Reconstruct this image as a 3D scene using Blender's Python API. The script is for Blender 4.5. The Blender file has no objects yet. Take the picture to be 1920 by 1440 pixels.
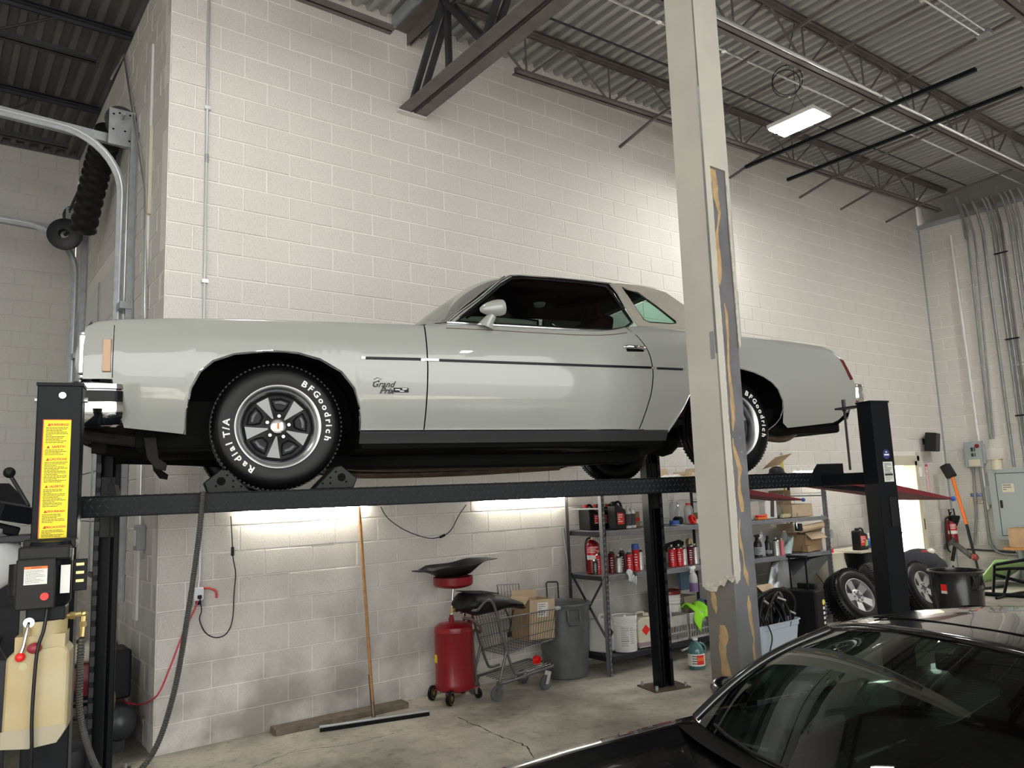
import bpy, math, random
from mathutils import Vector, Matrix, Euler
random.seed(7)
S = bpy.context.scene
COL = S.collection
R = math.radians
PI = math.pi

# ---------------------------------------------------------------- camera, world, lights, exposure
cam_data = bpy.data.cameras.new('camera')
cam_data.sensor_width = 36.0
cam_data.lens = 1437.86 * 36.0 / 1920.0
cam_data.clip_start = 0.05
camera = bpy.data.objects.new('camera', cam_data)
COL.objects.link(camera)
CAM = Vector((-1.41507, -6.32438, 1.79521))
RX = Vector((0.79730783, -0.60231136, -0.03900328))
UY = Vector((-0.05417459, -0.13577383, 0.98925759))
FW = Vector((0.60113671, 0.78662983, 0.14088351))
camera.matrix_world = Matrix(((RX.x, UY.x, -FW.x, CAM.x), (RX.y, UY.y, -FW.y, CAM.y), (RX.z, UY.z, -FW.z, CAM.z), (0, 0, 0, 1)))
S.camera = camera

world = bpy.data.worlds.new('daylight')
S.world = world
world.use_nodes = True
wbg = world.node_tree.nodes['Background']
wbg.inputs['Color'].default_value = (0.99, 1.0, 0.97, 1)
wbg.inputs['Strength'].default_value = 1.7

S.view_settings.view_transform = 'Standard'
S.view_settings.look = 'None'
S.view_settings.exposure = 1.2
S.view_settings.gamma = 1.0
S.view_settings.use_curve_mapping = False

sun_data = bpy.data.lights.new('sun', 'SUN'); sun_data.energy = 20.0; sun_data.angle = R(.6); sun_data.color = (1, .98, .96)
sun = bpy.data.objects.new('sun', sun_data); COL.objects.link(sun)
sun.rotation_euler = Vector((.75, -.35, .9)).to_track_quat('Z', 'Y').to_euler()

# ---------------------------------------------------------------- helpers
def new_mat(name):
    m = bpy.data.materials.new(name); m.use_nodes = True
    return m, m.node_tree, m.node_tree.nodes['Principled BSDF']

def mat(name, col, rough=0.5, metal=0.0, noise=0.0, nscale=20.0, bump=0.0, bscale=80.0, coat=0.0, spec=0.5, col2=None, emit=0.0, detail=4.0):
    m, nt, b = new_mat(name)
    c = (*col, 1.0)
    b.inputs['Base Color'].default_value = c
    b.inputs['Roughness'].default_value = rough
    b.inputs['Metallic'].default_value = metal
    b.inputs['Coat Weight'].default_value = coat
    b.inputs['Coat Roughness'].default_value = 0.03
    b.inputs['Specular IOR Level'].default_value = spec
    if emit:
        b.inputs['Emission Color'].default_value = c
        b.inputs['Emission Strength'].default_value = emit
    if noise or col2 or bump:
        g = nt.nodes.new('ShaderNodeNewGeometry')
        if noise or col2:
            n = nt.nodes.new('ShaderNodeTexNoise'); n.inputs['Scale'].default_value = nscale; n.inputs['Detail'].default_value = detail
            nt.links.new(g.outputs['Position'], n.inputs['Vector'])
            r = nt.nodes.new('ShaderNodeValToRGB')
            r.color_ramp.elements[0].position = 0.35; r.color_ramp.elements[1].position = 0.68
            k = 1.0 - noise
            r.color_ramp.elements[0].color = (*col2, 1) if col2 else (col[0]*k, col[1]*k, col[2]*k, 1)
            r.color_ramp.elements[1].color = c
            nt.links.new(n.outputs['Fac'], r.inputs['Fac']); nt.links.new(r.outputs['Color'], b.inputs['Base Color'])
        if bump:
            n2 = nt.nodes.new('ShaderNodeTexNoise'); n2.inputs['Scale'].default_value = bscale; n2.inputs['Detail'].default_value = 3
            nt.links.new(g.outputs['Position'], n2.inputs['Vector'])
            bp = nt.nodes.new('ShaderNodeBump'); bp.inputs['Strength'].default_value = bump; bp.inputs['Distance'].default_value = 0.004
            nt.links.new(n2.outputs['Fac'], bp.inputs['Height']); nt.links.new(bp.outputs['Normal'], b.inputs['Normal'])
    return m

def glass_mat(name, tint, refl=1.0, ior=1.5):
    m = bpy.data.materials.new(name); m.use_nodes = True
    nt = m.node_tree; nt.nodes.clear()
    out = nt.nodes.new('ShaderNodeOutputMaterial'); mx = nt.nodes.new('ShaderNodeMixShader')
    tr = nt.nodes.new('ShaderNodeBsdfTransparent'); gl = nt.nodes.new('ShaderNodeBsdfGlossy'); fr = nt.nodes.new('ShaderNodeFresnel')
    tr.inputs['Color'].default_value = (*tint, 1); gl.inputs['Roughness'].default_value = 0.01
    gl.inputs['Color'].default_value = (refl, refl, refl, 1); fr.inputs['IOR'].default_value = ior
    geo = nt.nodes.new('ShaderNodeNewGeometry'); io = nt.nodes.new('ShaderNodeMapRange')   # same pane from either side
    io.inputs[3].default_value = ior; io.inputs[4].default_value = 1/ior
    nt.links.new(geo.outputs['Backfacing'], io.inputs[0]); nt.links.new(io.outputs[0], fr.inputs['IOR'])
    nt.links.new(fr.outputs[0], mx.inputs[0]); nt.links.new(tr.outputs[0], mx.inputs[1]); nt.links.new(gl.outputs[0], mx.inputs[2])
    nt.links.new(mx.outputs[0], out.inputs[0])
    return m

def clear_mat(name, col, alpha, rough=0.15):
    """cloudy see-through plastic"""
    m, nt, b = new_mat(name)
    b.inputs['Base Color'].default_value = (*col, 1); b.inputs['Roughness'].default_value = rough; b.inputs['Alpha'].default_value = alpha
    return m

class MB:
    def __init__(s): s.v = []; s.f = []
    def add(s, vs, fs):
        k = len(s.v); s.v += [tuple(v) for v in vs]; s.f += [tuple(i + k for i in f) for f in fs]; return s
    def box(s, c, d, rot=None):
        x, y, z = d[0]/2, d[1]/2, d[2]/2
        vs = [Vector(p) for p in ((-x,-y,-z),(x,-y,-z),(x,y,-z),(-x,y,-z),(-x,-y,z),(x,-y,z),(x,y,z),(-x,y,z))]
        if rot is not None:
            e = rot if isinstance(rot, Matrix) else Euler(rot).to_matrix()
            vs = [e @ v for v in vs]
        c = Vector(c)
        return s.add([v + c for v in vs], [(0,3,2,1),(4,5,6,7),(0,1,5,4),(1,2,6,5),(2,3,7,6),(3,0,4,7)])
    def bb(s, lo, hi):
        return s.box([(a+b)/2 for a, b in zip(lo, hi)], [abs(b-a) for a, b in zip(lo, hi)])
    def bar(s, a, b, w, h, up=(0,0,1)):
        """rectangular bar from a to b"""
        a, b = Vector(a), Vector(b); d = (b-a); L = d.length; d.normalize()
        u = Vector(up)
        if abs(d.dot(u)) > .98: u = Vector((0,1,0)) if abs(d.y) < .9 else Vector((1,0,0))
        x = d.cross(u).normalized(); u = x.cross(d)
        m = Matrix((x, d, u)).transposed()
        return s.box((a+b)/2, (w, L, h), m)
    def frame(s, d, ref=None):
        d = d.normalized(); r = ref or (Vector((0,0,1)) if abs(d.z) < .9 else Vector((1,0,0)))
        x = d.cross(r).normalized(); return x, d.cross(x)
    def cyl(s, a, b, r, r2=None, n=16, cap=True):
        a, b = Vector(a), Vector(b); r2 = r if r2 is None else r2
        x, y = s.frame(b-a); vs = []
        for p, q in ((a, r), (b, r2)):
            for i in range(n):
                t = 2*PI*i/n; vs.append(p + (x*math.cos(t) + y*math.sin(t))*q)
        fs = [(i, (i+1) % n, n+(i+1) % n, n+i) for i in range(n)]
        if cap: fs += [tuple(range(n-1, -1, -1)), tuple(range(n, 2*n))]
        return s.add(vs, fs)
    def tube(s, pts, r, n=8, cap=True, closed=False):
        pts = [Vector(p) for p in pts]; vs = []; m = len(pts); ref = None
        for i, p in enumerate(pts):
            if closed: d = pts[(i+1) % m] - pts[i-1]
            else: d = pts[min(i+1, m-1)] - pts[max(i-1, 0)]
            d.normalize()
            if ref is None:
                x, y = s.frame(d)
            else:
                x = (ref - d*ref.dot(d)).normalized(); y = d.cross(x)
            ref = x
            rr = r[i] if isinstance(r, (list, tuple)) else r
            for k in range(n):
                t = 2*PI*k/n; vs.append(p + (x*math.cos(t)+y*math.sin(t))*rr)
        fs = []
        for i in range(m if closed else m-1):
            j = (i+1) % m
            for k in range(n): fs.append((i*n+k, i*n+(k+1) % n, j*n+(k+1) % n, j*n+k))
        if cap and not closed: fs += [tuple(range(n-1,-1,-1)), tuple((m-1)*n+k for k in range(n))]
        return s.add(vs, fs)
    def lathe(s, prof, c=(0,0,0), axis=(0,0,1), n=24, a0=0.0, a1=2*PI):
        """prof: list of (radius, height along axis)"""
        A = Vector(axis).normalized(); x, y = s.frame(A); c = Vector(c); vs = []
        full = abs(a1-a0-2*PI) < 1e-6; m = n if full else n+1
        for r, h in prof:
            for i in range(m):
                t = a0+(a1-a0)*i/n; vs.append(c + A*h + (x*math.cos(t)+y*math.sin(t))*max(r, 1e-5))
        fs = []
        for j in range(len(prof)-1):
            for i in range(n):
                k = (i+1) % m
                fs.append((j*m+i, j*m+k, (j+1)*m+k, (j+1)*m+i))
        return s.add(vs, fs)
    def prism(s, poly, o, ex, ey, ez, h):
        """extrude 2D poly (in plane ex, ey through o) by h along ez"""
        o, ex, ey, ez = Vector(o), Vector(ex), Vector(ey), Vector(ez); n = len(poly)
        a = [o + ex*p[0] + ey*p[1] for p in poly]; b = [p + ez*h for p in a]
        return s.add(a+b, [tuple(range(n-1,-1,-1)), tuple(range(n, 2*n))] + [(i, (i+1) % n, n+(i+1) % n, n+i) for i in range(n)])
    def grid(s, rows, closed=False):
        m = len(rows[0]); vs = [p for r in rows for p in r]; fs = []
        for i in range(len(rows)-1):
            for k in range(m if closed else m-1): fs.append((i*m+k, i*m+(k+1) % m, (i+1)*m+(k+1) % m, (i+1)*m+k))
        return s.add(vs, fs)
    def ball(s, c, r, n=12, sc=(1,1,1)):
        c = Vector(c); prof = []; vs = []
        for j in range(n//2+1):
            t = PI*j/(n//2)
            for i in range(n):
                p = 2*PI*i/n; vs.append(c + Vector((math.sin(t)*math.cos(p)*r*sc[0], math.sin(t)*math.sin(p)*r*sc[1], -math.cos(t)*r*sc[2])))
        fs = [(j*n+i, j*n+(i+1) % n, (j+1)*n+(i+1) % n, (j+1)*n+i) for j in range(n//2) for i in range(n)]
        return s.add(vs, fs)
    def mesh(s, name, m, smooth=None, merge=False):
        me = bpy.data.meshes.new(name); me.from_pydata(s.v, [], s.f)
        if merge:
            import bmesh
            bm = bmesh.new(); bm.from_mesh(me); bmesh.ops.remove_doubles(bm, verts=bm.verts, dist=1e-4)
            bmesh.ops.recalc_face_normals(bm, faces=bm.faces); bm.to_mesh(me); bm.free()
        me.update()
        if m: me.materials.append(m)
        if smooth:
            me.polygons.foreach_set('use_smooth', [True]*len(me.polygons))
            me.set_sharp_from_angle(angle=R(smooth))
        return me

def obj(name, mb, m, parent=None, smooth=None, bevel=0, loc=None, rot=None, label=None, kind=None, merge=False, solid=0, seg=2):
    me = mb.mesh(name, m, smooth, merge) if isinstance(mb, MB) else mb
    o = bpy.data.objects.new(name, me); COL.objects.link(o)
    if parent: o.parent = parent
    if loc is not None: o.location = loc
    if rot is not None: o.rotation_euler = rot
    if label: o['label'] = label
    if name.endswith('_print') and parent: kind = 'stuff'      # rows of unreadable small print
    if kind: o['kind'] = kind
    if solid:
        md = o.modifiers.new('thickness', 'SOLIDIFY'); md.thickness = solid; md.offset = 0
    if bevel:
        md = o.modifiers.new('bevel', 'BEVEL'); md.width = bevel; md.segments = seg; md.limit_method = 'ANGLE'; md.angle_limit = R(40)
    return o

def tag(o, label, cat, group=None, kind=None):
    o['label'] = label; o['category'] = cat
    if group: o['group'] = group
    if kind: o['kind'] = kind
    return o

def thing(name, label, cat, loc=(0,0,0), rz=0.0, group=None, rot=None):
    o = bpy.data.objects.new(name, None); COL.objects.link(o); o.empty_display_size = .1
    o.location = loc; o.rotation_euler = rot if rot else (0, 0, rz)
    return tag(o, label, cat, group)

def struct(name, mb, m, parent=None, **k):
    o = obj(name, mb, m, parent, **k)
    if not parent: o['kind'] = 'structure'
    return o

def copy_tree(o, parent=None):
    c = o.copy(); COL.objects.link(c)
    if parent: c.parent = parent
    for ch in list(o.children): copy_tree(ch, c)
    return c

def kids(o): return list(o.children)

def arc(c, r, a0, a1, n, ax=(1,0,0), ay=(0,0,1)):
    c, ax, ay = Vector(c), Vector(ax), Vector(ay)
    return [c + ax*(r*math.cos(a0+(a1-a0)*i/n)) + ay*(r*math.sin(a0+(a1-a0)*i/n)) for i in range(n+1)]

def spline(pts, n=8):
    """Catmull-Rom through points"""
    P = [Vector(p) for p in pts]; P = [P[0]*2-P[1]] + P + [P[-1]*2-P[-2]]; out = []
    for i in range(1, len(P)-2):
        for k in range(n):
            t = k/n
            out.append(.5*((2*P[i]) + (P[i+1]-P[i-1])*t + (2*P[i-1]-5*P[i]+4*P[i+1]-P[i+2])*t*t + (3*P[i]-P[i-1]-3*P[i+1]+P[i+2])*t**3))
    out.append(P[-2]); return out

def interp(x, xs, ys):
    if x <= xs[0]: return ys[0]
    for i in range(len(xs)-1):
        if x <= xs[i+1]: return ys[i]+(ys[i+1]-ys[i])*(x-xs[i])/(xs[i+1]-xs[i])
    return ys[-1]

_txt = {}
def text_mesh(s, size, depth=.0, shear=0.0, bold=0.0, align='CENTER', spacing=1.0):
    """(verts, faces) of a piece of lettering in its own plane"""
    key = (s, size, depth, shear, bold, align, spacing)
    if key not in _txt:
        cu = bpy.data.curves.new('lettering', 'FONT'); cu.body = s; cu.size = size; cu.extrude = depth; cu.shear = shear; cu.offset = bold
        cu.align_x = align; cu.align_y = 'CENTER'; cu.space_character = spacing; cu.resolution_u = 2
        o = bpy.data.objects.new('lettering', cu); COL.objects.link(o)
        dg = bpy.context.evaluated_depsgraph_get(); me = o.evaluated_get(dg).to_mesh()
        _txt[key] = ([tuple(v.co) for v in me.vertices], [tuple(p.vertices) for p in me.polygons])
        bpy.data.objects.remove(o); bpy.data.curves.remove(cu)
    return _txt[key]

def put_text(mb, s, size, o, ex, ey, depth=.0, **k):
    v, f = text_mesh(s, size, depth, **k)
    o, ex, ey = Vector(o), Vector(ex).normalized(), Vector(ey).normalized(); ez = ex.cross(ey)
    mb.add([o + ex*p[0] + ey*p[1] + ez*p[2] for p in v], f)
    return mb

def scribble(mb, o, ex, ey, w, rows, lh, th=.0012, lift=.0006, seed=1):
    """rows of unreadably small print as thin raised dashes"""
    rng = random.Random(seed); o, ex, ey = Vector(o), Vector(ex).normalized(), Vector(ey).normalized(); ez = ex.cross(ey)
    for i in range(rows):
        L = w*(rng.uniform(.75, 1) if (i+1) % 3 else rng.uniform(.3, .7)); x = 0
        while x < L:
            d = min(rng.uniform(.05, .16)*w, L-x)
            a = o + ex*x - ey*(i*lh) + ez*lift
            mb.add([a, a+ex*d, a+ex*d+ey*th, a+ey*th], [(0,1,2,3)])
            x += d + .02*w
    return mb

# ---------------------------------------------------------------- materials
def block_material(name, base, dirty, dirt_top, speck=1.0):
    """painted, porous concrete block: pits, blotches and grime that thins out above the floor"""
    m, nt, b = new_mat(name); N = nt.nodes; L = nt.links
    b.inputs['Roughness'].default_value = .75
    g = N.new('ShaderNodeNewGeometry')
    n1 = N.new('ShaderNodeTexNoise'); n1.inputs['Scale'].default_value = 70; n1.inputs['Detail'].default_value = 5
    n2 = N.new('ShaderNodeTexNoise'); n2.inputs['Scale'].default_value = 2.1; n2.inputs['Detail'].default_value = 4
    n3 = N.new('ShaderNodeTexNoise'); n3.inputs['Scale'].default_value = 34; n3.inputs['Detail'].default_value = 4
    for n in (n1, n2, n3): L.new(g.outputs['Position'], n.inputs['Vector'])
    r1 = N.new('ShaderNodeValToRGB'); r1.color_ramp.elements[0].position = .30; r1.color_ramp.elements[1].position = .55
    k = 1 - .30*speck
    r1.color_ramp.elements[0].color = (base[0]*k, base[1]*k, base[2]*k, 1); r1.color_ramp.elements[1].color = (*base, 1)
    L.new(n1.outputs['Fac'], r1.inputs['Fac'])
    r3 = N.new('ShaderNodeValToRGB'); r3.color_ramp.elements[0].position = .24; r3.color_ramp.elements[1].position = .31
    r3.color_ramp.elements[0].color = (.30, .29, .28, 1); r3.color_ramp.elements[1].color = (1, 1, 1, 1)
    L.new(n3.outputs['Fac'], r3.inputs['Fac'])
    mu = N.new('ShaderNodeMix'); mu.data_type = 'RGBA'; mu.blend_type = 'MULTIPLY'; mu.inputs[0].default_value = 1.2*speck
    L.new(r1.outputs['Color'], mu.inputs[6]); L.new(r3.outputs['Color'], mu.inputs[7])
    sep = N.new('ShaderNodeSeparateXYZ'); L.new(g.outputs['Position'], sep.inputs[0])
    mr = N.new('ShaderNodeMapRange'); mr.inputs[1].default_value = dirt_top; mr.inputs[2].default_value = 0; mr.inputs[3].default_value = 0; mr.inputs[4].default_value = 1
    L.new(sep.outputs['Z'], mr.inputs[0])
    r2 = N.new('ShaderNodeValToRGB'); r2.color_ramp.elements[0].position = .42; r2.color_ramp.elements[1].position = .62
    L.new(n2.outputs['Fac'], r2.inputs['Fac'])
    ml = N.new('ShaderNodeMath'); ml.operation = 'MULTIPLY'; L.new(mr.outputs[0], ml.inputs[0]); L.new(r2.outputs['Color'], ml.inputs[1])
    mx = N.new('ShaderNodeMix'); mx.data_type = 'RGBA'; L.new(ml.outputs[0], mx.inputs[0]); L.new(mu.outputs[2], mx.inputs[6]); mx.inputs[7].default_value = (*dirty, 1)
    r5 = N.new('ShaderNodeValToRGB'); r5.color_ramp.elements[0].color = (.93, .91, .93, 1); r5.color_ramp.elements[1].color = (1, 1, .97, 1)
    n5 = N.new('ShaderNodeTexNoise'); n5.inputs['Scale'].default_value = 1.3; L.new(g.outputs['Position'], n5.inputs['Vector']); L.new(n5.outputs['Fac'], r5.inputs['Fac'])
    mu2 = N.new('ShaderNodeMix'); mu2.data_type = 'RGBA'; mu2.blend_type = 'MULTIPLY'; mu2.inputs[0].default_value = 1
    L.new(mx.outputs[2], mu2.inputs[6]); L.new(r5.outputs['Color'], mu2.inputs[7]); L.new(mu2.outputs[2], b.inputs['Base Color'])
    bp = N.new('ShaderNodeBump'); bp.inputs['Strength'].default_value = .5; bp.inputs['Distance'].default_value = .003
    L.new(n1.outputs['Fac'], bp.inputs['Height']); L.new(bp.outputs['Normal'], b.inputs['Normal'])
    return m

M = {}
M['block'] = block_material('painted block', (.69, .67, .635), (.30, .28, .26), 1.5, .5)
M['joint'] = block_material('painted mortar', (.86, .84, .80), (.45, .42, .38), 1.3, .15)
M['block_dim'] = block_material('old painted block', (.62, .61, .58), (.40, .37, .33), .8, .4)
M['block_top'] = block_material('grey upper block', (.30, .29, .28), (.2, .2, .2), .1, .5)
M['steel'] = mat('primed joist steel', (.15, .13, .125), .5, 0, .3, 6)
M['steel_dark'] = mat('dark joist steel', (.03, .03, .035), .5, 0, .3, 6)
M['galv'] = mat('galvanised steel', (.40, .42, .44), .4, .45, .2, 14)
M['zinc'] = mat('bright zinc conduit', (.75, .76, .77), .28, .85)
M['deck'] = mat('roof deck', (.40, .40, .385), .40, .2)
M['deck_dark'] = mat('older darkened roof deck', (.13, .13, .125), .6, 0, .2, 2)  # darker tone than the main roof deck
M['conduit'] = mat('dull grey conduit', (.27, .275, .28), .42, .4, .2, 10)
M['black_metal'] = mat('satin black powder coat', (.007, .008, .010), .35, 0, 0, spec=.13)
M['black_plastic'] = mat('black plastic', (.009, .009, .010), .45, spec=.25)
M['rubber'] = mat('tyre rubber', (.004, .004, .0045), .32, bump=.15, bscale=150, spec=.22)
M['rubber_old'] = mat('dusty rubber', (.045, .045, .045), .8, 0, .3, 30)
M['chrome'] = mat('chrome', (.85, .86, .88), .06, 1.0)
M['alu'] = mat('polished aluminium', (.78, .79, .80), .18, 1.0)
M['alu_dull'] = mat('machined aluminium', (.46, .465, .47), .42, .85)
M['white'] = mat('white plastic', (.78, .78, .76), .4)
M['white_paint'] = mat('white enamel', (.72, .72, .70), .45)
M['paper'] = mat('paper', (.75, .74, .70), .8)
M['card'] = mat('cardboard', (.42, .28, .16), .85, 0, .2, 8)
M['card_pale'] = mat('pale cardboard', (.55, .42, .28), .85, 0, .15, 8)
M['red'] = mat('red enamel', (.25, .007, .014), .3, 0, .15, 6)
M['red_bright'] = mat('bright red plastic', (.75, .02, .015), .3)
M['wood'] = mat('varnished broom handle', (.46, .22, .07), .45, 0, .3, 25)
M['plank'] = mat('weathered plank', (.20, .165, .125), .85, 0, .35, 12, bump=.3, bscale=60)
M['yellow'] = mat('yellow label', (.90, .72, .01), .5)
M['ink'] = mat('black print', (.02, .02, .02), .6)
M['ink_red'] = mat('red print', (.55, .05, .02), .6)
M['ink_white'] = mat('white print', (.85, .85, .83), .6)
M['orange'] = mat('orange', (.80, .18, .02), .45)
M['blue'] = mat('blue plastic', (.03, .10, .42), .4)
M['green'] = mat('lime cloth', (.30, .75, .03), .9)
M['green_pale'] = mat('pale green plastic', (.36, .62, .22), .5)
M['brass'] = mat('brass', (.62, .48, .22), .3, .9)
M['grey'] = mat('grey paint', (.33, .35, .37), .5)
M['grey_rack'] = mat('grey rack steel', (.23, .235, .26), .42, .2, .2, 12)
M['rack_black'] = mat('charcoal rack steel', (.028, .029, .034), .42, .2, spec=.3)
M['panel_grey'] = mat('grey electrical enamel', (.33, .37, .375), .45)
M['cream'] = mat('cream plastic', (.62, .58, .46), .5)
M['hose_black'] = mat('black hose', (.008, .008, .009), .35, spec=.35)
M['exhaust'] = mat('rusty exhaust pipe', (.16, .12, .09), .45, .6, .4, 12)
M['under_steel'] = mat('dirty chassis steel', (.016, .014, .012), .7, 0, .3, 20, spec=.2)
M['dark'] = mat('underbody black', (.004, .004, .004), .8, spec=.1)
M['spoke'] = mat('silver painted spoke', (.24, .245, .25), .38, .3)
M['rocker'] = mat('brushed dark sill', (.13, .13, .135), .32, .7)
M['ring'] = mat('brushed trim ring', (.50, .51, .52), .30, 1.0)

# ---------------------------------------------------------------- floor
def floor_material():
    m, nt, b = new_mat('stained concrete'); N = nt.nodes; L = nt.links
    g = N.new('ShaderNodeNewGeometry')
    def noise(sc, de=5, rough=.55):
        n = N.new('ShaderNodeTexNoise'); n.inputs['Scale'].default_value = sc; n.inputs['Detail'].default_value = de; n.inputs['Roughness'].default_value = rough
        L.new(g.outputs['Position'], n.inputs['Vector']); return n
    def ramp(n, p0, c0, p1, c1):
        r = N.new('ShaderNodeValToRGB'); r.color_ramp.elements[0].position = p0; r.color_ramp.elements[1].position = p1
        r.color_ramp.elements[0].color = (*c0, 1); r.color_ramp.elements[1].color = (*c1, 1); L.new(n.outputs['Fac'], r.inputs['Fac']); return r
    def mul(a, c, f=1.0):
        x = N.new('ShaderNodeMix'); x.data_type = 'RGBA'; x.blend_type = 'MULTIPLY'; x.inputs[0].default_value = f
        L.new(a, x.inputs[6]); L.new(c, x.inputs[7]); return x.outputs[2]
    a = ramp(noise(1.6, 8, .65), .34, (.38, .355, .305), .62, (.62, .58, .50))
    c = ramp(noise(.7, 4), .40, (.42, .41, .41), .58, (1, 1, 1))
    d = ramp(noise(9, 6, .7), .30, (.50, .49, .47), .48, (1, 1, 1))
    e = ramp(noise(60, 4), .3, (.8, .8, .8), .6, (1, 1, 1))
    x = mul(mul(mul(a.outputs['Color'], c.outputs['Color']), d.outputs['Color'], .8), e.outputs['Color'])
    L.new(x, b.inputs['Base Color'])
    r = ramp(noise(3, 4), .3, (.42,)*3, .7, (.75,)*3); L.new(r.outputs['Color'], b.inputs['Roughness'])
    bp = N.new('ShaderNodeBump'); bp.inputs['Strength'].default_value = .12; bp.inputs['Distance'].default_value = .01
    L.new(d.outputs['Color'], bp.inputs['Height']); L.new(bp.outputs['Normal'], b.inputs['Normal'])
    return m
M['floor'] = floor_material()
fl = struct('floor', MB().bb((-9, -11, -.1), (13.4, 5.2, 0)), M['floor'])
struct('ground_front', MB().bb((-60, -90, -.12), (60, -11, -.02)), mat('dark asphalt apron', (.10,.10,.10), .85))  # unseen ground added to block sky light from below the horizon
crk = MB()
rng = random.Random(3)
def crack(mb, pts, w):
    P = spline(pts, 10); P = [p + Vector((rng.uniform(-.012,.012), rng.uniform(-.012,.012), 0)) for p in P]
    L_, R_ = [], []
    for i, p in enumerate(P):
        d = P[min(i+1, len(P)-1)]-P[max(i-1, 0)]; n = Vector((-d.y, d.x, 0)).normalized()
        ww = w*rng.uniform(.4, 1.2); L_.append((p.x+n.x*ww, p.y+n.y*ww, .0012)); R_.append((p.x-n.x*ww, p.y-n.y*ww, .0012))
    mb.grid([L_, R_])
crack(crk, [(2.153,-0.761,0), (2.102,-1.353,0), (2.095,-1.72,0), (1.894,-2.118,0)], .006)
crack(crk, [(0.461,-0.748,0), (0.847,-0.636,0), (1.164,-0.763,0), (1.562,-0.766,0)], .004)
obj('crack', crk, mat('crack dirt', (.03, .028, .025), .9), fl)

# ---------------------------------------------------------------- block walls
BW, BH = .4064, .2032
def chamfer_block(w, h, d=.03, j=.0045, c=.004):
    """front of a block, facing -y, centred on its face: chamfered edges down to the joint"""
    w2, h2 = w/2-j, h/2-j; i2, k2 = w2-c, h2-c
    vs = [(-w2, .006, -h2), (w2, .006, -h2), (w2, .006, h2), (-w2, .006, h2), (-i2, 0, -k2), (i2, 0, -k2), (i2, 0, k2), (-i2, 0, k2)]
    fs = [(4,5,6,7), (0,1,5,4), (1,2,6,5), (2,3,7,6), (3,0,4,7)]
    return vs, fs
def project(p):
    d = Vector(p)-CAM; z = d.dot(FW)
    if z < .1: return None
    return (960+1437.86*d.dot(RX)/z, 720-1437.86*d.dot(UY)/z, z)

def block_wall(name, origin, ex, ez_h, length, rows, m, mj, n_single, parity=0, holes=(), thick=.2, zt=None):
    """wall through origin along ex (its face looks along n); blocks in running bond"""
    ex = Vector(ex); nrm = Vector((ex.y, -ex.x, 0))       # outward face normal
    rot = math.atan2(ex.y, ex.x); o = Vector(origin)
    base = MB(); H = rows*BH if zt is None else zt
    segs = [((0, 0), (length, H))]
    for (a0, z0, a1, z1) in holes:      # split the slab round each opening
        ns = []
        for (p, q) in segs:
            if a0 >= q[0] or a1 <= p[0] or z0 >= q[1] or z1 <= p[1]: ns.append((p, q)); continue
            if a0 > p[0]: ns.append((p, (a0, q[1])))
            if a1 < q[0]: ns.append(((a1, p[1]), q))
            l, r = max(a0, p[0]), min(a1, q[0])
            if z0 > p[1]: ns.append(((l, p[1]), (r, z0)))
            if z1 < q[1]: ns.append(((l, z1), (r, q[1])))
        segs = ns
    for p, q in segs:
        vs = []
        for (a, z) in (p, (q[0], p[1]), q, (p[0], q[1])): vs.append(o + ex*a + Vector((0,0,z)) - nrm*.006)
        for (a, z) in (p, (q[0], p[1]), q, (p[0], q[1])): vs.append(o + ex*a + Vector((0,0,z)) - nrm*thick)
        base.add(vs, [(0,1,2,3), (7,6,5,4), (0,4,5,1), (1,5,6,2), (2,6,7,3), (3,7,4,0)])
    w = struct(name, base, mj)
    cells = []
    for r in range(rows):
        h = min(BH, H-r*BH)
        if h < .04: break
        off = 0 if (r+parity) % 2 == 0 else BW/2
        x = -BW+off
        while x < length:
            a0, a1 = max(x, 0), min(x+BW, length); z0, z1 = r*BH, r*BH+h
            x += BW
            if a1-a0 < .05: continue
            bits = [(a0, a1)]
            for (h0, k0, h1, k1) in holes:
                if z1 <= k0+.02 or z0 >= k1-.02: continue
                nb = []
                for (p, q) in bits:
                    if h0 >= q or h1 <= p: nb.append((p, q)); continue
                    if h0-p > .05: nb.append((p, h0))
                    if q-h1 > .05: nb.append((h1, q))
                bits = nb
            for p, q in bits: cells.append((p, q, z0, z1))
    scored = []
    for (p, q, z0, z1) in cells:
        c = o + ex*((p+q)/2) + Vector((0, 0, (z0+z1)/2)); pr = project(c)
        vis = pr is not None and -40 < pr[0] < 1960 and -30 < pr[1] < 1470
        scored.append((-(q-p)*(z1-z0)/(pr[2]**2) if vis else 1.0, c, q-p, z1-z0))
    scored.sort(key=lambda t: t[0])
    cache = {}; rest = MB(); rg = random.Random(len(cells))
    for i, (sc, c, bw, bh) in enumerate(scored):
        proud = rg.uniform(-.002, .002)
        if i < n_single and sc < 0:
            k = (round(bw, 3), round(bh, 3))
            if k not in cache:
                mb = MB(); mb.add(*chamfer_block(bw, bh)); cache[k] = mb.mesh('block', m)
            obj('block', cache[k], None, w, loc=c + nrm*proud, rot=(0, 0, rot))
        elif sc < 0 or True:
            vs, fs = chamfer_block(bw, bh); e = Matrix.Rotation(rot, 3, 'Z')
            rest.add([e @ Vector(v) + c + nrm*proud for v in vs], fs)
    if rest.v: obj('block_courses', rest, m, w, kind='stuff')
    return w

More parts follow.
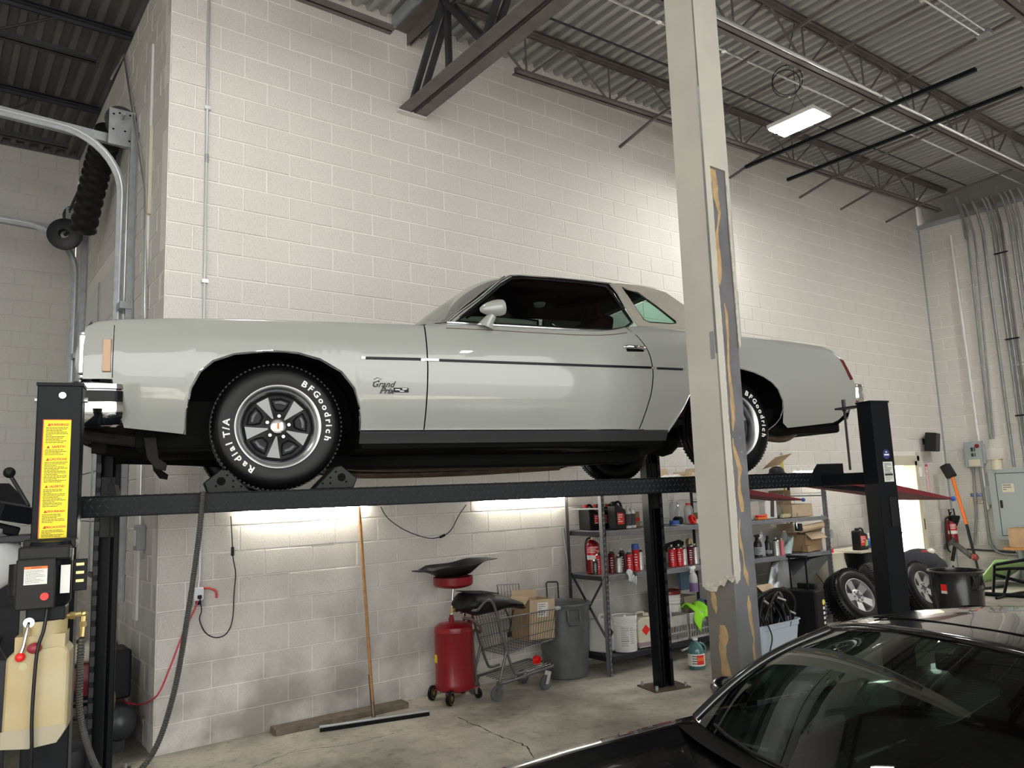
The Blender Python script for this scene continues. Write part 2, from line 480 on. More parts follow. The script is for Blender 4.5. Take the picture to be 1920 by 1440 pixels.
wall_back = block_wall('wall_back', (0, 0, 0), (1, 0, 0), BH, 13.13, 35, M['block'], M['joint'], 300, 0, holes=[(11.02, 0, 12.04, 2.07)])
wall_right = block_wall('wall_right', (13.13, 0, 0), (0, -1, 0), BH, 9.0, 32, M['block'], M['joint'], 160, 1, zt=6.4)
wall_left = block_wall('wall_left', (0, 5.0, 0), (0, -1, 0), BH, 4.985, 32, M['block'], M['joint'], 200, 1, holes=[(.35, 1.15, 3.62, 4.29)])
wall_left.location = (0, 0, 0)
wall_far = block_wall('wall_far', (-9, 5.0, 0), (1, 0, 0), BH, 9.0, 32, M['block_dim'], M['block_dim'], 200, 0)
block_wall('wall_right_upper', (13.2, .12, 6.4), (0, -1, 0), BH, 9.0, 4, M['block_top'], M['block_top'], 60, 0)
struct('wall_far_upper', MB().bb((-9.2, 5.02, 6.2), (.2, 5.3, 7.2)), M['deck_dark'])  # backing added to stop sky light leaking over the far wall
struct('wall_left_end', MB().bb((-9.2, -11, 0), (-9, 5.2, 6.6)), M['block_dim'])  # unseen wall added to keep sky light out of the left bay
struct('wall_front', MB().bb((4.0, -11.2, 0), (13.4, -11, 7.0)), M['block_dim'])  # unseen wall added to cut daylight and sky reflections from the right
struct('wall_right_near', MB().bb((13.13, -11.2, 0), (13.33, -9, 7.0)), M['block_dim'])
struct('trim_3', MB().bb((13.10, -.022, 0), (13.125, -.002, 6.4)), M['grey'])
struct('trim_1', MB().bb((13.06, -9, 6.36), (13.2, 0, 6.43)), M['grey'])

# ---------------------------------------------------------------- roof deck and joists
def zdeck(x): return 6.58 + .035*(x-2) if x > 0 else 6.53
prof = []
x = -9.0
while x < 13.6:
    for dx, dz in ((0, 0), (.055, 0), (.068, .055), (.139, .055)):
        prof.append((x+dx, (zdeck(x)+dz)))
    x += .152
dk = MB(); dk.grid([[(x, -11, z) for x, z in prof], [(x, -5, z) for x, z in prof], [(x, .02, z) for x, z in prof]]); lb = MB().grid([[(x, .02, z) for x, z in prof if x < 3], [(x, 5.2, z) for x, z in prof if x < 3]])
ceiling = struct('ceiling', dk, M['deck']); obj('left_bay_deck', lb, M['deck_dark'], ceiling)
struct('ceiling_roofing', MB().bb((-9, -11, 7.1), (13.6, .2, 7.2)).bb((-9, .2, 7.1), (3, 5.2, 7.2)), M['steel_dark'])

def joist(y, x0, x1, zb0, zb1, label, m, panel=1.22, chord_in=.75, group=None):
    """open-web bar joist along x; zb: underside of the bottom chord"""
    t = thing('bar_joist', label, 'joist', (x0, y, 0), group=group)
    zt = lambda x: zdeck(x+x0)-.004
    zb = lambda x: zb0+(zb1-zb0)*x/(x1-x0)
    L = x1-x0
    tc = MB()
    for s in (-1, 1):
        tc.bar((0, s*.035, zt(0.01)-.035), (L, s*.035, zt(L)-.035), .05, .006); 
        tc.bar((0, s*.012, zt(0.01)-.035), (L, s*.012, zt(L)-.035), .006, .07)
        tc.bar((0, s*.035, zt(0.01)-.004), (L, s*.035, zt(L)-.004), .05, .006)
    obj('top_chord', tc, m, t)
    bc = MB(); a, b = chord_in, L-chord_in*.4
    for s in (-1, 1):
        bc.bar((a, s*.035, zb(a)+.004), (b, s*.035, zb(b)+.004), .05, .007)
        bc.bar((a, s*.013, zb(a)+.03), (b, s*.013, zb(b)+.03), .006, .06)
    obj('bottom_chord', bc, m, t)
    x = chord_in+.15; lw = MB()
    first = True
    while x < L-.3:
        nb = Vector((x, 0, zb(x)+.03))
        for dx in (-panel/2, panel/2):
            p = x+dx
            if p < 0: p = .05
            if p > L: continue
            obj('web', MB().cyl(nb + Vector((dx*.06, 0, 0)), (p - dx*.08, 0, zt(p)-.05), .013, n=8), m, t, smooth=40)
        obj('web', MB().cyl(nb, (x, 0, zt(x)-.04), .011, n=8), m, t, smooth=40)
        x += panel
    return t
joist(-.55, 2.45, 13.1, 6.06, 6.50, 'brown steel bar joist nearest the white block wall, right of the girder', M['steel'])
joist(-2.25, 2.45, 13.1, 6.02, 6.42, 'second brown bar joist out from the block wall, passing behind the pillar top', M['steel'])
joist(-3.95, 2.45, 13.1, 6.02, 6.42, 'third brown bar joist out from the block wall, at the top right of the photo', M['steel'])
joist(-5.65, 2.45, 13.1, 6.02, 6.42, 'fourth brown bar joist out from the block wall, beyond the top edge', M['steel'])
joist(-.55, .04, 2.1, 6.04, 6.04, 'short bar joist along the wall left of the girder, chord end showing', M['steel'], chord_in=.8)
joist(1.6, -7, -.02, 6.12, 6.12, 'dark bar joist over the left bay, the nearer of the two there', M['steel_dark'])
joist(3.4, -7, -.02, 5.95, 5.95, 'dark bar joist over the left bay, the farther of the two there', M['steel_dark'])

gd = thing('roof_girder', 'dark steel roof girder with split bottom chord, running from block wall to pillar', 'girder', (2.26, 0, 0))
bc = MB()
for s in (-1, 1):
    x0 = s*.085
    bc.bb((x0-.07, -9.5, 5.60), (x0+.07, -.01, 5.612)); bc.bb((s*.018-.006, -9.5, 5.60), (s*.018+.006, -.01, 5.74))
obj('bottom_chord', bc, M['steel'], gd)
bt = MB()
for s in (-1, 1):
    bt.bb((s*.08-.07, -9.5, 6.475), (s*.08+.07, -.01, 6.487)); bt.bb((s*.018-.006, -9.5, 6.35), (s*.018+.006, -.01, 6.48))
obj('top_chord', bt, M['steel'], gd)
y = -.12; up = True
while y > -9:
    y2 = y-.62
    for s in (-1, 1):
        a, b = (y, y2) if up else (y2, y)
        obj('web', MB().bar((s*.045, a, 5.66), (s*.045, b, 6.42), .05, .05), M['steel_dark'], gd)
    if not up: obj('web', MB().bar((0, y, 5.66), (0, y, 6.42), .05, .05), M['steel_dark'], gd)
    y = y2; up = not up
obj('bearing_plate', MB().bb((-.16, -.06, 5.585), (.16, -.002, 5.61)), M['white_paint'], gd)
obj('end_seat', MB().bb((-.2, -.45, 6.50), (.2, -.02, 6.60)), M['grey'], gd)

# angle bridging between joists and wall
for k, (bx, y1) in enumerate(((5.25, -2.2), (7.45, -.6), (9.2, -2.2), (10.4, -.6), (11.9, -2.2))):
    zz = 6.02+.042*(bx-2.5)
    b = MB().bar((bx, -.005, zz-.12), (bx, -.55, zz+.0), .028, .028).bar((bx, -.55, zz), (bx, y1-4.0, zz+.15+.25), .028, .028)
    tag(obj('bridging_angle', b, M['steel']), ['steel bridging angle anchored to the wall just left of the pillar', 'steel bridging angle anchored to the wall just right of the pillar', 'steel bridging angle to the wall behind the lit lamp', 'steel bridging angle to the wall right of the lamp', 'steel bridging angle nearest the far corner of the wall'][k], 'bridging')
def strut(a, b, label):
    t = MB(); w = .041
    a, b = Vector(a), Vector(b); d = (b-a)
    t.bar(a, b, w, .004).bar(a+Vector((-.0195,0,.02)), b+Vector((-.0195,0,.02)), .003, w).bar(a+Vector((.0195,0,.02)), b+Vector((.0195,0,.02)), .003, w)
    tag(obj('strut_channel', t, M['black_metal']), label, 'strut')
strut((7.35, -.35, 6.10), (7.35, -3.3, 6.10), 'black strut channel hung under the joists nearest the lamp')
strut((8.35, -.35, 6.14), (8.35, -3.4, 6.14), 'black strut channel hung under the joists farther from the lamp')
# white and grey conduits under the roof
def pipe(pts, r, m, label, cat='conduit', name='conduit', n=10, clips=(), group=None, spl=0):
    P = spline(pts, spl) if spl else pts
    o = tag(obj(name, MB().tube(P, r, n), m, smooth=50), label, cat, group)
    for c in clips: obj('clip', MB().box(c, (.05, .05, .03)), M['zinc'], o)
    return o
pipe([(2.5, -1.80, 6.22), (13.0, -1.86, 6.55)], .013, M['zinc'], 'thin bright conduit below the roof deck passing left of the pillar top', clips=[(4.0, -1.81, 6.27), (5, -1.815, 6.3), (6.5, -1.825, 6.35)])
pipe([(2.5, -2.345, 6.03), (13.0, -2.345, 6.42)], .021, M['zinc'], 'thick bright conduit running along the second joist', clips=[(7.2, -2.345, 6.20), (9.5, -2.345, 6.29)])
pipe([(4.3, -3.36, 6.3), (7.2, -3.42, 6.4)], .013, M['zinc'], 'upper one of the paired bright conduits ending at a small box', clips=[(6, -3.39, 6.36)])
pipe([(5.4, -3.47, 6.34), (7.15, -3.49, 6.4)], .011, M['zinc'], 'lower one of the paired bright conduits ending at a small box')
tag(obj('junction_box', MB().box((7.25, -3.45, 6.41), (.12, .14, .05)), M['galv'], bevel=.005), 'small steel junction box at the end of the paired roof conduits', 'box')
pipe([(3, -.98, 6.5), (13, -1.0, 6.84)], .012, M['steel_dark'], 'dark sprinkler pipe threaded under the deck behind the first joist', 'pipe', 'sprinkler_pipe')

cc = MB().tube([(5.75,-2.05,6.25),(5.77,-2.1,6.45),(5.76,-2.2,6.70)], .005, 5)
for k in range(2): cc.tube(arc((5.75+.02*k, -2.05+.03*k, 6.09-.02*k), .17-.012*k, 0, 2*PI*.98, 26, (.75,-.6,.1), (0,0,1)), .005, 5)
tag(obj('cable_coil', cc, M['black_plastic'], smooth=60), 'coil of thin black cable hanging from the joist above the lit lamp', 'cable')
pipe([(6.55,-.62,6.60),(6.5,-9.0,6.60)], .016, M['steel'], 'brown sprinkler branch pipe running across the joists above the lamp', 'pipe', 'sprinkler_pipe')
pipe([(9.75,-.62,6.71),(9.7,-9.0,6.71)], .016, M['steel'], 'brown sprinkler branch pipe across the joists near the far end', 'pipe', 'sprinkler_pipe')
# ---------------------------------------------------------------- ceiling lamp
def led_lamp(loc, label, group=None, sx=.36, sy=.58, e=74):
    t = thing('led_high_bay', label, 'lamp', loc, group=group)
    obj('housing', MB().bb((-sx/2-.01, -sy/2-.01, .012), (sx/2+.01, sy/2+.01, .06)), M['white_paint'], t, bevel=.006)
    me = bpy.data.materials.get('lit diffuser %d' % e) or mat('lit diffuser %d' % e, (1, .98, .93), .4, emit=e)
    for s in (-1, 1):
        obj('diffuser', MB().bb((s*sx/4-sx*.17, -sy/2, .0), (s*sx/4+sx*.17, sy/2, .011)), me, t)
    w = MB()
    for s in (-1, 1): w.tube([(0, s*sy*.3, .06), (0, s*sy*.12, .22), (0, 0, .38), (0, 0, .80)], .003, 5)
    obj('hanger', w, M['steel_dark'], t)
    return t
led_lamp((6.42, -1.74, 5.90), 'lit twin-panel LED high bay lamp hanging from the joists right of the pillar')
led_lamp((5.2, -5.0, 5.93), 'LED high bay lamp of the next row, right of the pillar and out of view', e=22)  # unseen lamp, added for light on the floor, roof deck and black car
led_lamp((.2, -1.9, 5.93), 'LED high bay lamp over the coupe nose, out of view above', e=25)  # unseen lamp, added to light the block wall behind the coupe
led_lamp((11.4, -4.6, 6.0), 'LED high bay lamp out of view near the right wall', e=170)  # unseen lamp, added to brighten the right wall
led_lamp((-4.0, -2.4, 5.8), 'LED high bay lamp out of view over the left bay', e=58)  # unseen lamp, added to brighten the left wall return and far wall
led_lamp((2.2, -8.6, 5.93), 'LED high bay lamp out of view far behind the camera', e=40)  # unseen lamp, added so the rear deck shows lit in the windscreen


# ---------------------------------------------------------------- white coupe on the lift
# local frame: x along the car (0 = front axle, + towards the tail), y across (- = side facing the camera), z above the runways
ORG = Vector((.281, -1.437, 0)); THETA = .234
def car_paint(name, col):
    m, nt, b = new_mat(name)
    b.inputs['Base Color'].default_value = (*col, 1); b.inputs['Roughness'].default_value = .32
    b.inputs['Coat Weight'].default_value = 1.0; b.inputs['Coat Roughness'].default_value = .02
    return m
M['car_white'] = car_paint('white car paint', (.315, .326, .302))
M['vinyl'] = mat('beige vinyl roof', (.40, .37, .31), .42, 0, .12, 60, bump=.15, bscale=400)
M['maroon'] = mat('maroon interior', (.030, .004, .007), .8, spec=.1)
M['amber'] = mat('amber lens', (.36, .16, .02), .15, coat=1)
M['redlens'] = mat('red lens', (.12, .005, .008), .2, coat=1)
M['side_glass'] = glass_mat('tinted side glass', (.30, .36, .33), .4)
M['quarter_tint'] = glass_mat('mint tinted glass', (.66, .86, .78), .4)
M['shield_glass'] = glass_mat('tinted windscreen glass', (.55, .62, .58), .9)
M['lens'] = mat('headlamp lens', (.75, .78, .80), .1, .3, coat=1)

CAR = thing('car', 'long white two-door vintage coupe with beige vinyl roof, raised on the lift', 'car', (ORG.x, ORG.y, 1.856), -THETA)

def W(s, z):
    w = interp(z, [.24, .33, .45, .56, .68, .80, .90, .98, 1.03], [.862, .900, .940, .964, .972, .957, .927, .895, .87])
    if s < -.35: w -= .055*((-.35-s)/.6)**2
    if s > 2.9: w -= .075*((s-2.9)/1.35)**1.6
    if s > 2.0: w += .012*math.exp(-((s-3.0)/.55)**2)*(1 if z > .5 else .5)
    return w
FTOP = ([-.93,-.925,-.90,-.806,-.593,-.34,-.13,.2,.5,.82,1.01,1.3,1.7,2.0,2.15,2.25,2.39,2.58,3.12,3.66,4.0,4.09,4.15,4.19,4.22,4.245], [.835,.848,.862,.876,.890,.901,.911,.918,.923,.930,.946,.952,.952,.955,.975,1.0,1.014,1.008,.979,.965,.945,.920,.865,.79,.72,.66])
def ztop(s): return interp(s, *FTOP)
FARCH = [(-.462,.303),(-.463,.37),(-.461,.43),(-.442,.531),(-.4,.617),(-.338,.674),(-.234,.715),(-.075,.737),(.02,.738),(.091,.732),(.204,.702),(.319,.637),(.392,.547),(.425,.445),(.433,.37),(.434,.317)]
RARCH = [(2.50,.300),(2.545,.37),(2.595,.455),(2.634,.54),(2.70,.62),(2.78,.685),(2.88,.725),(2.98,.74),(3.083,.735),(3.19,.715),(3.278,.685),(3.36,.645),(3.415,.60),(3.465,.52),(3.476,.46),(3.46,.40),(3.42,.355),(3.36,.315)]
def zlo_front(s):
    if s < -.80: return .575
    if s < -.745: return interp(s, [-.80,-.745], [.575,.338])
    if s < -.463: return interp(s, [-.745,-.463], [.338,.303])
    if s <= .434: return interp(s, [p[0] for p in FARCH[1:]], [p[1] for p in FARCH[1:]])
    return .317
def zlo_rear(s):
    if s < 2.50: return .317
    if s < 3.476: return interp(s, [p[0] for p in RARCH[:15]], [p[1] for p in RARCH[:15]])
    if s < 3.50: return interp(s, [3.476,3.50], [.46,.335])
    return interp(s, [3.50,4.05,4.245], [.325,.372,.52])
def seamF(z): return .806 + .012*math.sin((z-.3)*2.2)
def seamR(z): return interp(z, [.28,.367,.542,.64,.719,.80,.843,.90,.959,1.0,1.03], [2.256,2.287,2.337,2.353,2.359,2.352,2.344,2.318,2.278,2.225,2.16])

def side_patch(us, s0, s1, zlo, nv, sg, roll=True):
    rows = []
    for u in us:
        z0 = .6; col = []
        for v in range(nv+1):
            v = v/nv
            s = s0(.6)+(s1(.6)-s0(.6))*u; z = .6
            for _ in range(4):
                z = zlo(s)+(ztop(s)-zlo(s))*v; s = s0(z)+(s1(z)-s0(z))*u
            col.append(Vector((s, sg*W(s, z), z)))
        if roll:
            p = col[-1]
            k = interp(p.x, [-.93,-.8,4.0,4.2], [.5,1,1,.35])
            for dt, dz in ((.018, .010), (.05, .017), (.10, .019)):
                col.append(Vector((p.x, p.y-sg*dt*k, p.z+dz*k)))
        rows.append(col)
    if sg > 0: rows = rows[::-1]
    return MB().grid(rows)
def ulist(a, b, pts, n):
    """column positions: even, plus the corners of the wheel arch"""
    L = [i/n for i in range(n+1)] + [(p-a)/(b-a) for p in pts]
    L = sorted(x for x in L if 0 <= x <= 1); out = [L[0]]
    for x in L[1:]:
        if x-out[-1] > .0006: out.append(x)
    return out

fa_s = [p[0] for p in FARCH]; ra_s = sorted(set(p[0] for p in RARCH[:15]))
for sg in (-1, 1):
    fender = obj('front_fender', side_patch(ulist(-.93, .803, fa_s+[-.80,-.745,-.463,.435], 34), lambda z: -.93, lambda z: seamF(z)-.004, zlo_front, 16, sg), M['car_white'], CAR, smooth=50)
    door = obj('door', side_patch(ulist(.8, 2.3, [], 24), lambda z: seamF(z)+.004, lambda z: seamR(z)-.004, lambda s: .317, 16, sg), M['car_white'], CAR, smooth=50)
    quarter = obj('quarter_panel', side_patch(ulist(2.353, 4.245, ra_s+[2.5,3.478,3.50], 34), lambda z: seamR(z)+.004, lambda z: 4.245, zlo_rear, 16, sg), M['car_white'], CAR, smooth=50)
    # dark jamb behind each door gap
    j = MB()
    for f in (seamF, seamR):
        zs = [.32+i*.05 for i in range(13)]
        top = .925 if f is seamF else 1.0
        zs = [.32+(top-.32)*i/12 for i in range(13)]
        j = MB(); j.grid([[Vector((f(z)-.02, sg*(W(f(z), z)-.014), z)) for z in zs], [Vector((f(z)+.02, sg*(W(f(z), z)-.014), z)) for z in zs]]); obj('door_jamb', j, M['dark'], CAR)
    # arch liners and mouldings
    for arch in (FARCH, RARCH):
        o = [(p[0], sg*(W(p[0], p[1])+.001), p[1]) for p in arch]
        obj('arch_moulding', MB().tube(o, .0065, 6), M['chrome'], CAR, smooth=60)
        lin = MB(); cx = .5*(arch[0][0]+arch[-1][0])
        lin.grid([[Vector((cx+(p[0]-cx)*1.04, sg*(W(p[0], p[1])-.012), p[1]*1.01)) for p in arch], [Vector((cx+(p[0]-cx)*1.10, sg*.48, p[1]*1.06)) for p in arch]])
        lin.prism([(cx+(p[0]-cx)*1.1, p[1]*1.06) for p in arch], (0, sg*.48, 0), (1,0,0), (0,0,1), (0,1,0), .004)
        obj('wheel_well', lin, M['dark'], CAR)
    # rocker, sill moulding, body side strips
    rk = MB(); rows = []
    for i in range(25):
        s = .436+(2.50-.436)*i/24; rows.append([Vector((s, sg*(W(s, z)+.003 if z > .29 else W(s, .3)-(.3-z)*.5), z)) for z in (.316, .30, .285, .262, .247)])
    obj('rocker_panel', MB().grid(rows), M['rocker'], CAR, smooth=60, label='brushed dark silver sill panel under the door')
    obj('sill_moulding', MB().tube([(s, sg*(W(s, .319)+.004), .319) for s in [.436+i*.1 for i in range(19)]+[2.30]], .0055, 6), M['chrome'], CAR, smooth=60)
    def strip(a, b, z0, z1):
        n = 14; r = []
        for i in range(n+1):
            s = a+(b-a)*i/n; z = z0+(z1-z0)*i/n; w = W(s, z)
            r.append([Vector((s, sg*(w+d), z+h)) for d, h in ((.000,-.0085),(.008,-.006),(.008,.006),(.000,.0085))])
        return MB().grid(r)
    for a, b, z0, z1 in ((.452, .775, .718, .722), (.885, 2.345, .720, .720), (2.385, 2.590, .717, .715)):
        obj('side_strip', strip(a, b, z0, z1), M['rubber'], CAR, label='black rub strip along the body side')
        for e, d in ((a, -1), (b, 1)):
            if e == .885: obj('strip_emblem', MB().box((.84, sg*(W(.84,.72)+.005), .7205), (.085, .006, .015)), M['alu_dull'], CAR)
            else: obj('strip_tip', strip(e, e+d*.022, .718, .718), M['chrome'], CAR)
    obj('pinstripe', MB().tube([(s, sg*(W(s, z)+.001), z) for s, z in [(.95,.925),(1.2,.928),(1.5,.926),(1.8,.925),(2.0,.932),(2.12,.945),(2.22,.962)]], .0022, 4), mat('maroon pinstripe', (.10,.05,.04), .5) if sg < 0 else bpy.data.materials['maroon pinstripe'], CAR)
    # lamps on the sides
    mk = MB()
    fx = lambda s, z, d: (s, sg*(W(s, z)+d), z)
    mk.add([fx(-.846,.607,.0),fx(-.806,.607,.0),fx(-.808,.776,.0),fx(-.848,.776,.0), fx(-.843,.612,.014),fx(-.81,.612,.012),fx(-.812,.771,.014),fx(-.845,.771,.016)], [(4,5,6,7),(0,1,5,4),(1,2,6,5),(2,3,7,6),(3,0,4,7)])
    sm = obj('side_marker', mk, M['amber'], CAR, label='amber side marker lens')
    mk = MB(); q = [(4.128,.858),(4.162,.845),(4.218,.70),(4.190,.690)]
    mk.add([fx(s, z, .002) for s, z in q]+[fx(s, z, .008) for s, z in q], [(4,5,6,7),(0,1,5,4),(1,2,6,5),(2,3,7,6),(3,0,4,7)])
    obj('rear_side_marker', mk, M['redlens'], CAR, label='dark red rear corner lens')
    # header seam at the front of the fender
    obj('fender_seam', MB().tube([fx(-.80, z, .0005) for z in [.58+i*.03 for i in range(10)]]+[(-.80, sg*(W(-.8,.872)-.05), .889)], .0018, 4), M['dark'], CAR)
    # door handle and lock
    h = MB(); w0 = W(2.24, .85)
    h.tube([(2.165, sg*(w0+.004), .853), (2.18, sg*(w0+.026), .855), (2.24, sg*(w0+.029), .853), (2.305, sg*(w0+.026), .850), (2.32, sg*(w0+.004), .848)], [.009,.012,.012,.012,.009], 8)
    hd = obj('door_handle', h, M['chrome'], door, smooth=60)
    obj('handle_recess', MB().box((2.245, sg*(w0+.004), .834), (.13, .006, .022)), M['dark'], door)
    obj('door_lock', MB().cyl((2.252, sg*(W(2.25,.804)-.002), .804), (2.252, sg*(W(2.25,.804)+.007), .804), .012, n=14), M['chrome'], door)
    # door mirror
    mb = MB(); c = Vector((1.245, sg*.955, 1.055))
    prof = [(.001,-.092),(.014,-.086),(.028,-.066),(.040,-.035),(.048,.0),(.051,.035),(.049,.058),(.045,.066)]
    mb.lathe(prof, c, (1, 0, .16), 18)
    mb.tube([c+Vector((-.005, 0, -.04)), (1.215, sg*.935, .975), (1.205, sg*.925, .948)], [.026,.036,.05], 12)
    mr = obj('door_mirror', mb, M['car_white'], CAR, smooth=50)
    obj('mirror_glass', MB().cyl(c+Vector((.062,0,.010)), c+Vector((.064,0,.0103)), .044, n=18), M['chrome'], mr)

# lettering and badge on the near fender
t = MB(); e0 = Vector((.50, -(W(.55,.56)+.002), .568)); nx, nz = Vector((1,0,0)), Vector((0,.05,1))
put_text(t, 'Grand', .050, e0+Vector((.050, 0, .003)), nx, nz, .0015, shear=.45, bold=.0006)
put_text(t, 'Prix', .050, e0+Vector((.072, 0, -.033)), nx, nz, .0015, shear=.45, bold=.0006)
t.tube([e0+Vector((a, -.002, b)) for a, b in ((.0,.03),(.02,.04),(.045,.034),(.02,.02),(-.005,.012))], .0018, 5)
obj('script_emblem', t, M['ink'], CAR, label='dark script lettering on the front fender')
t = MB().box((.657, -(W(.65,.54)+.003), .5415), (.088, .006, .026))
bd = obj('fender_badge', t, M['black_plastic'], CAR, bevel=.003)
t = MB(); o_ = Vector((.657, -(W(.65,.54)+.0066), .5415))
t.add([o_+Vector(p) for p in ((-.036,0,.004),(-.008,0,.004),(-.008,0,-.001),(-.036,0,-.001),(.006,0,.009),(.036,0,.009),(.03,0,.003),(.006,0,.003),(-.012,0,-.004),(.02,0,-.004),(.012,0,-.009),(-.006,0,-.009))], [(0,1,2,3),(4,5,6,7),(8,9,10,11)])
obj('badge_mark', t, M['alu_dull'], bd)

# hood, cowl, trunk lid
rows = []
for i in range(25):
    s = -.90+1.66*i/24; r = []
    for k in range(21):
        t_ = -1+2*k/20; w = interp(s, [-.9,-.5,.76], [.76,.79,.80])
        zf = ztop(s)+.017
        bulge = .03*math.exp(-(abs(t_)/.42)**4)*interp(s, [-.9,-.2,.5,.76], [.3,.7,1,1])
        z = zf + .012*(1-t_*t_)*interp(s, [-.9, 0, .76], [0, 1, 2.4]) + bulge
        x = s + (-.04*math.exp(-(t_/.35)**2) if i == 0 else -.04*math.exp(-(t_/.35)**2)*max(0, 1-(s+.9)/.5))
        r.append(Vector((x, t_*w, z)))
    rows.append(r)
obj('hood', MB().grid(rows), M['car_white'], CAR, smooth=50)
rows = []
for i in range(7):
    s = .765+.27*i/6; rows.append([Vector((s+.10*(1-(k/10-1)**2)*-.8, (k/10-1)*.80, interp(s, [.765,1.04], [.952,1.0])+.02*(1-(k/10-1)**2))) for k in range(21)])
obj('cowl', MB().grid(rows), M['car_white'], CAR, smooth=50)
rows = []
for i in range(13):
    s = 3.02+1.12*i/12; rows.append([Vector((s, (k/8-1)*.80, ztop(s)+.017+.012*(1-(k/8-1)**2))) for k in range(17)])
obj('trunk_lid', MB().grid(rows), M['car_white'], CAR, smooth=50)
rows = []
for z in (.945,.92,.86,.79,.72,.66,.55,.40):
    s = interp(z, [.40,.55,.66,.72,.79,.865,.92,.945], [4.20,4.235,4.24,4.215,4.185,4.15,4.10,4.05]); rows.append([Vector((s, (k/8-1)*(W(4.2, z)-.02), z)) for k in range(17)])
obj('tail_panel', MB().grid(rows), M['car_white'], CAR, smooth=50)
for k in (-1, 1):
    obj('tail_lamp', MB().box((4.215, k*.62, .76), (.03, .30, .10), (0, .45, 0)), M['redlens'], CAR, bevel=.008)

# nose: bezels, lamps, grille
nose = MB(); rows = []
for z in (.575,.62,.70,.78,.84,.875):
    rows.append([Vector((-.925 - .05*math.exp(-((k/10-1)/.34)**2) + (.02 if z > .85 else 0), (k/10-1)*(W(-.93, z)-.004), z)) for k in range(21)])
obj('nose_panel', nose.grid(rows), M['car_white'], CAR, smooth=40)
for k in (-1, 1):
    bz = MB().bb((-.965, k*.62-.15, .595), (-.935, k*.62+.15, .845)); b_ = obj('headlamp_bezel', bz, M['chrome'], CAR, bevel=.01)
    obj('headlamp', MB().lathe([(.0,-.03),(.05,-.026),(.085,-.012),(.092,0)], (-.967, k*.62, .72), (1,0,0), 24), M['lens'], b_, smooth=60)
    obj('corner_molding', MB().bb((-.955, k*.885-.025, .60), (-.925, k*.885+.025, .80)), M['chrome'], CAR, bevel=.008)
gr = MB().bb((-.985, -.36, .585), (-.95, .36, .84)); g_ = obj('grille', gr, M['dark'], CAR, bevel=.008)
for i in range(-11, 12): obj('grille_bar', MB().bb((-1.0, i*.031-.005, .59), (-.98, i*.031+.005, .835)), M['chrome'], g_)

# bumpers
def bumper(plan, prof):
    rows = []
    for (px, py) in plan: rows.append([Vector((px*0+px+dx*(1 if px < 2 else -1)*(-1), py*(1+0*dx), z)) for dx, z in prof])
    return MB().grid(rows)
planF = [(-.755,-.925),(-.80,-.945),(-.90,-.945),(-.985,-.92),(-1.04,-.80),(-1.075,-.5),(-1.09,0),(-1.075,.5),(-1.04,.80),(-.985,.92),(-.90,.945),(-.80,.945),(-.755,.925)]
def sweep_bumper(plan, prof, n=5):
    P = spline([(a, b, 0) for a, b in plan], n); rows = []
    for i, p in enumerate(P):
        d = P[min(i+1, len(P)-1)]-P[max(i-1, 0)]; nn = Vector((d.y, -d.x, 0)).normalized()
        rows.append([p - nn*h*(-1) + Vector((0, 0, z)) for h, z in prof])
    return rows
profB = [(-.05,.555),(-.01,.560),(.008,.548),(.010,.525),(.002,.520),(.002,.465),(.012,.460),(.018,.425),(.008,.385),(-.02,.352),(-.06,.340)]
def flip(rows, s): return [[Vector((p.x, p.y, p.z)) for p in r] for r in rows]
bf = obj('front_bumper', MB().grid(sweep_bumper(planF[::-1], profB)), M['chrome'], CAR, smooth=50, label='chrome front bumper')
obj('bumper_pad', MB().grid(sweep_bumper([(a, b) for a, b in planF[::-1]], [(.003,.516),(.010,.512),(.010,.463),(.003,.459)])), M['rubber'], bf)
planR = [(4.235,-.86),(4.30,-.885),(4.36,-.84),(4.40,-.6),(4.42,0),(4.40,.6),(4.36,.84),(4.30,.885),(4.235,.86)]
profR = [(-.05,.665),(-.01,.668),(.008,.655),(.012,.62),(.004,.60),(.012,.57),(.004,.54),(-.03,.52),(-.06,.522)]
br = obj('rear_bumper', MB().grid(sweep_bumper(planR, profR)), M['chrome'], CAR, smooth=50, label='chrome rear bumper')
rows = [[Vector((x, (k/8-1)*.84, z)) for k in range(17)] for x, z in ((4.24,.52),(4.20,.42),(4.08,.355),(3.98,.375))]
obj('rear_valance', MB().grid(rows), M['dark'], CAR, smooth=50)

# greenhouse
def Gw(z): return interp(z, [.90,.95,1.02,1.34,1.41,1.43], [.825,.80,.765,.60,.535,.50])
def gp(s, z, d=0.0, sg=-1): return Vector((s, sg*(Gw(z)+d), z))
from mathutils.geometry import tessellate_polygon
def poly(pts, hole=None):
    loops = [[Vector(p) for p in pts]] + ([[Vector(p) for p in hole]] if hole else [])
    flat = [Vector((p.x, p.z, 0)) for l in loops for p in l]; l2 = [[Vector((p.x, p.z, 0)) for p in l] for l in loops]
    tris = tessellate_polygon(l2); allp = [p for l in loops for p in l]
    return MB().add(allp, [tuple(t) for t in tris])
DG = [(1.07,1.00),(1.12,1.045),(1.284,1.175),(1.45,1.312),(1.545,1.372),(1.65,1.388),(1.85,1.390),(2.15,1.386),(2.285,1.376),(2.31,1.30),(2.337,1.204),(2.36,1.13),(2.375,1.075),(2.30,1.03),(2.177,1.003),(1.9,1.0),(1.5,1.0)]
QG = [(2.415,1.372),(2.523,1.332),(2.64,1.225),(2.75,1.108),(2.748,1.092),(2.70,1.085),(2.52,1.085),(2.480,1.105)]
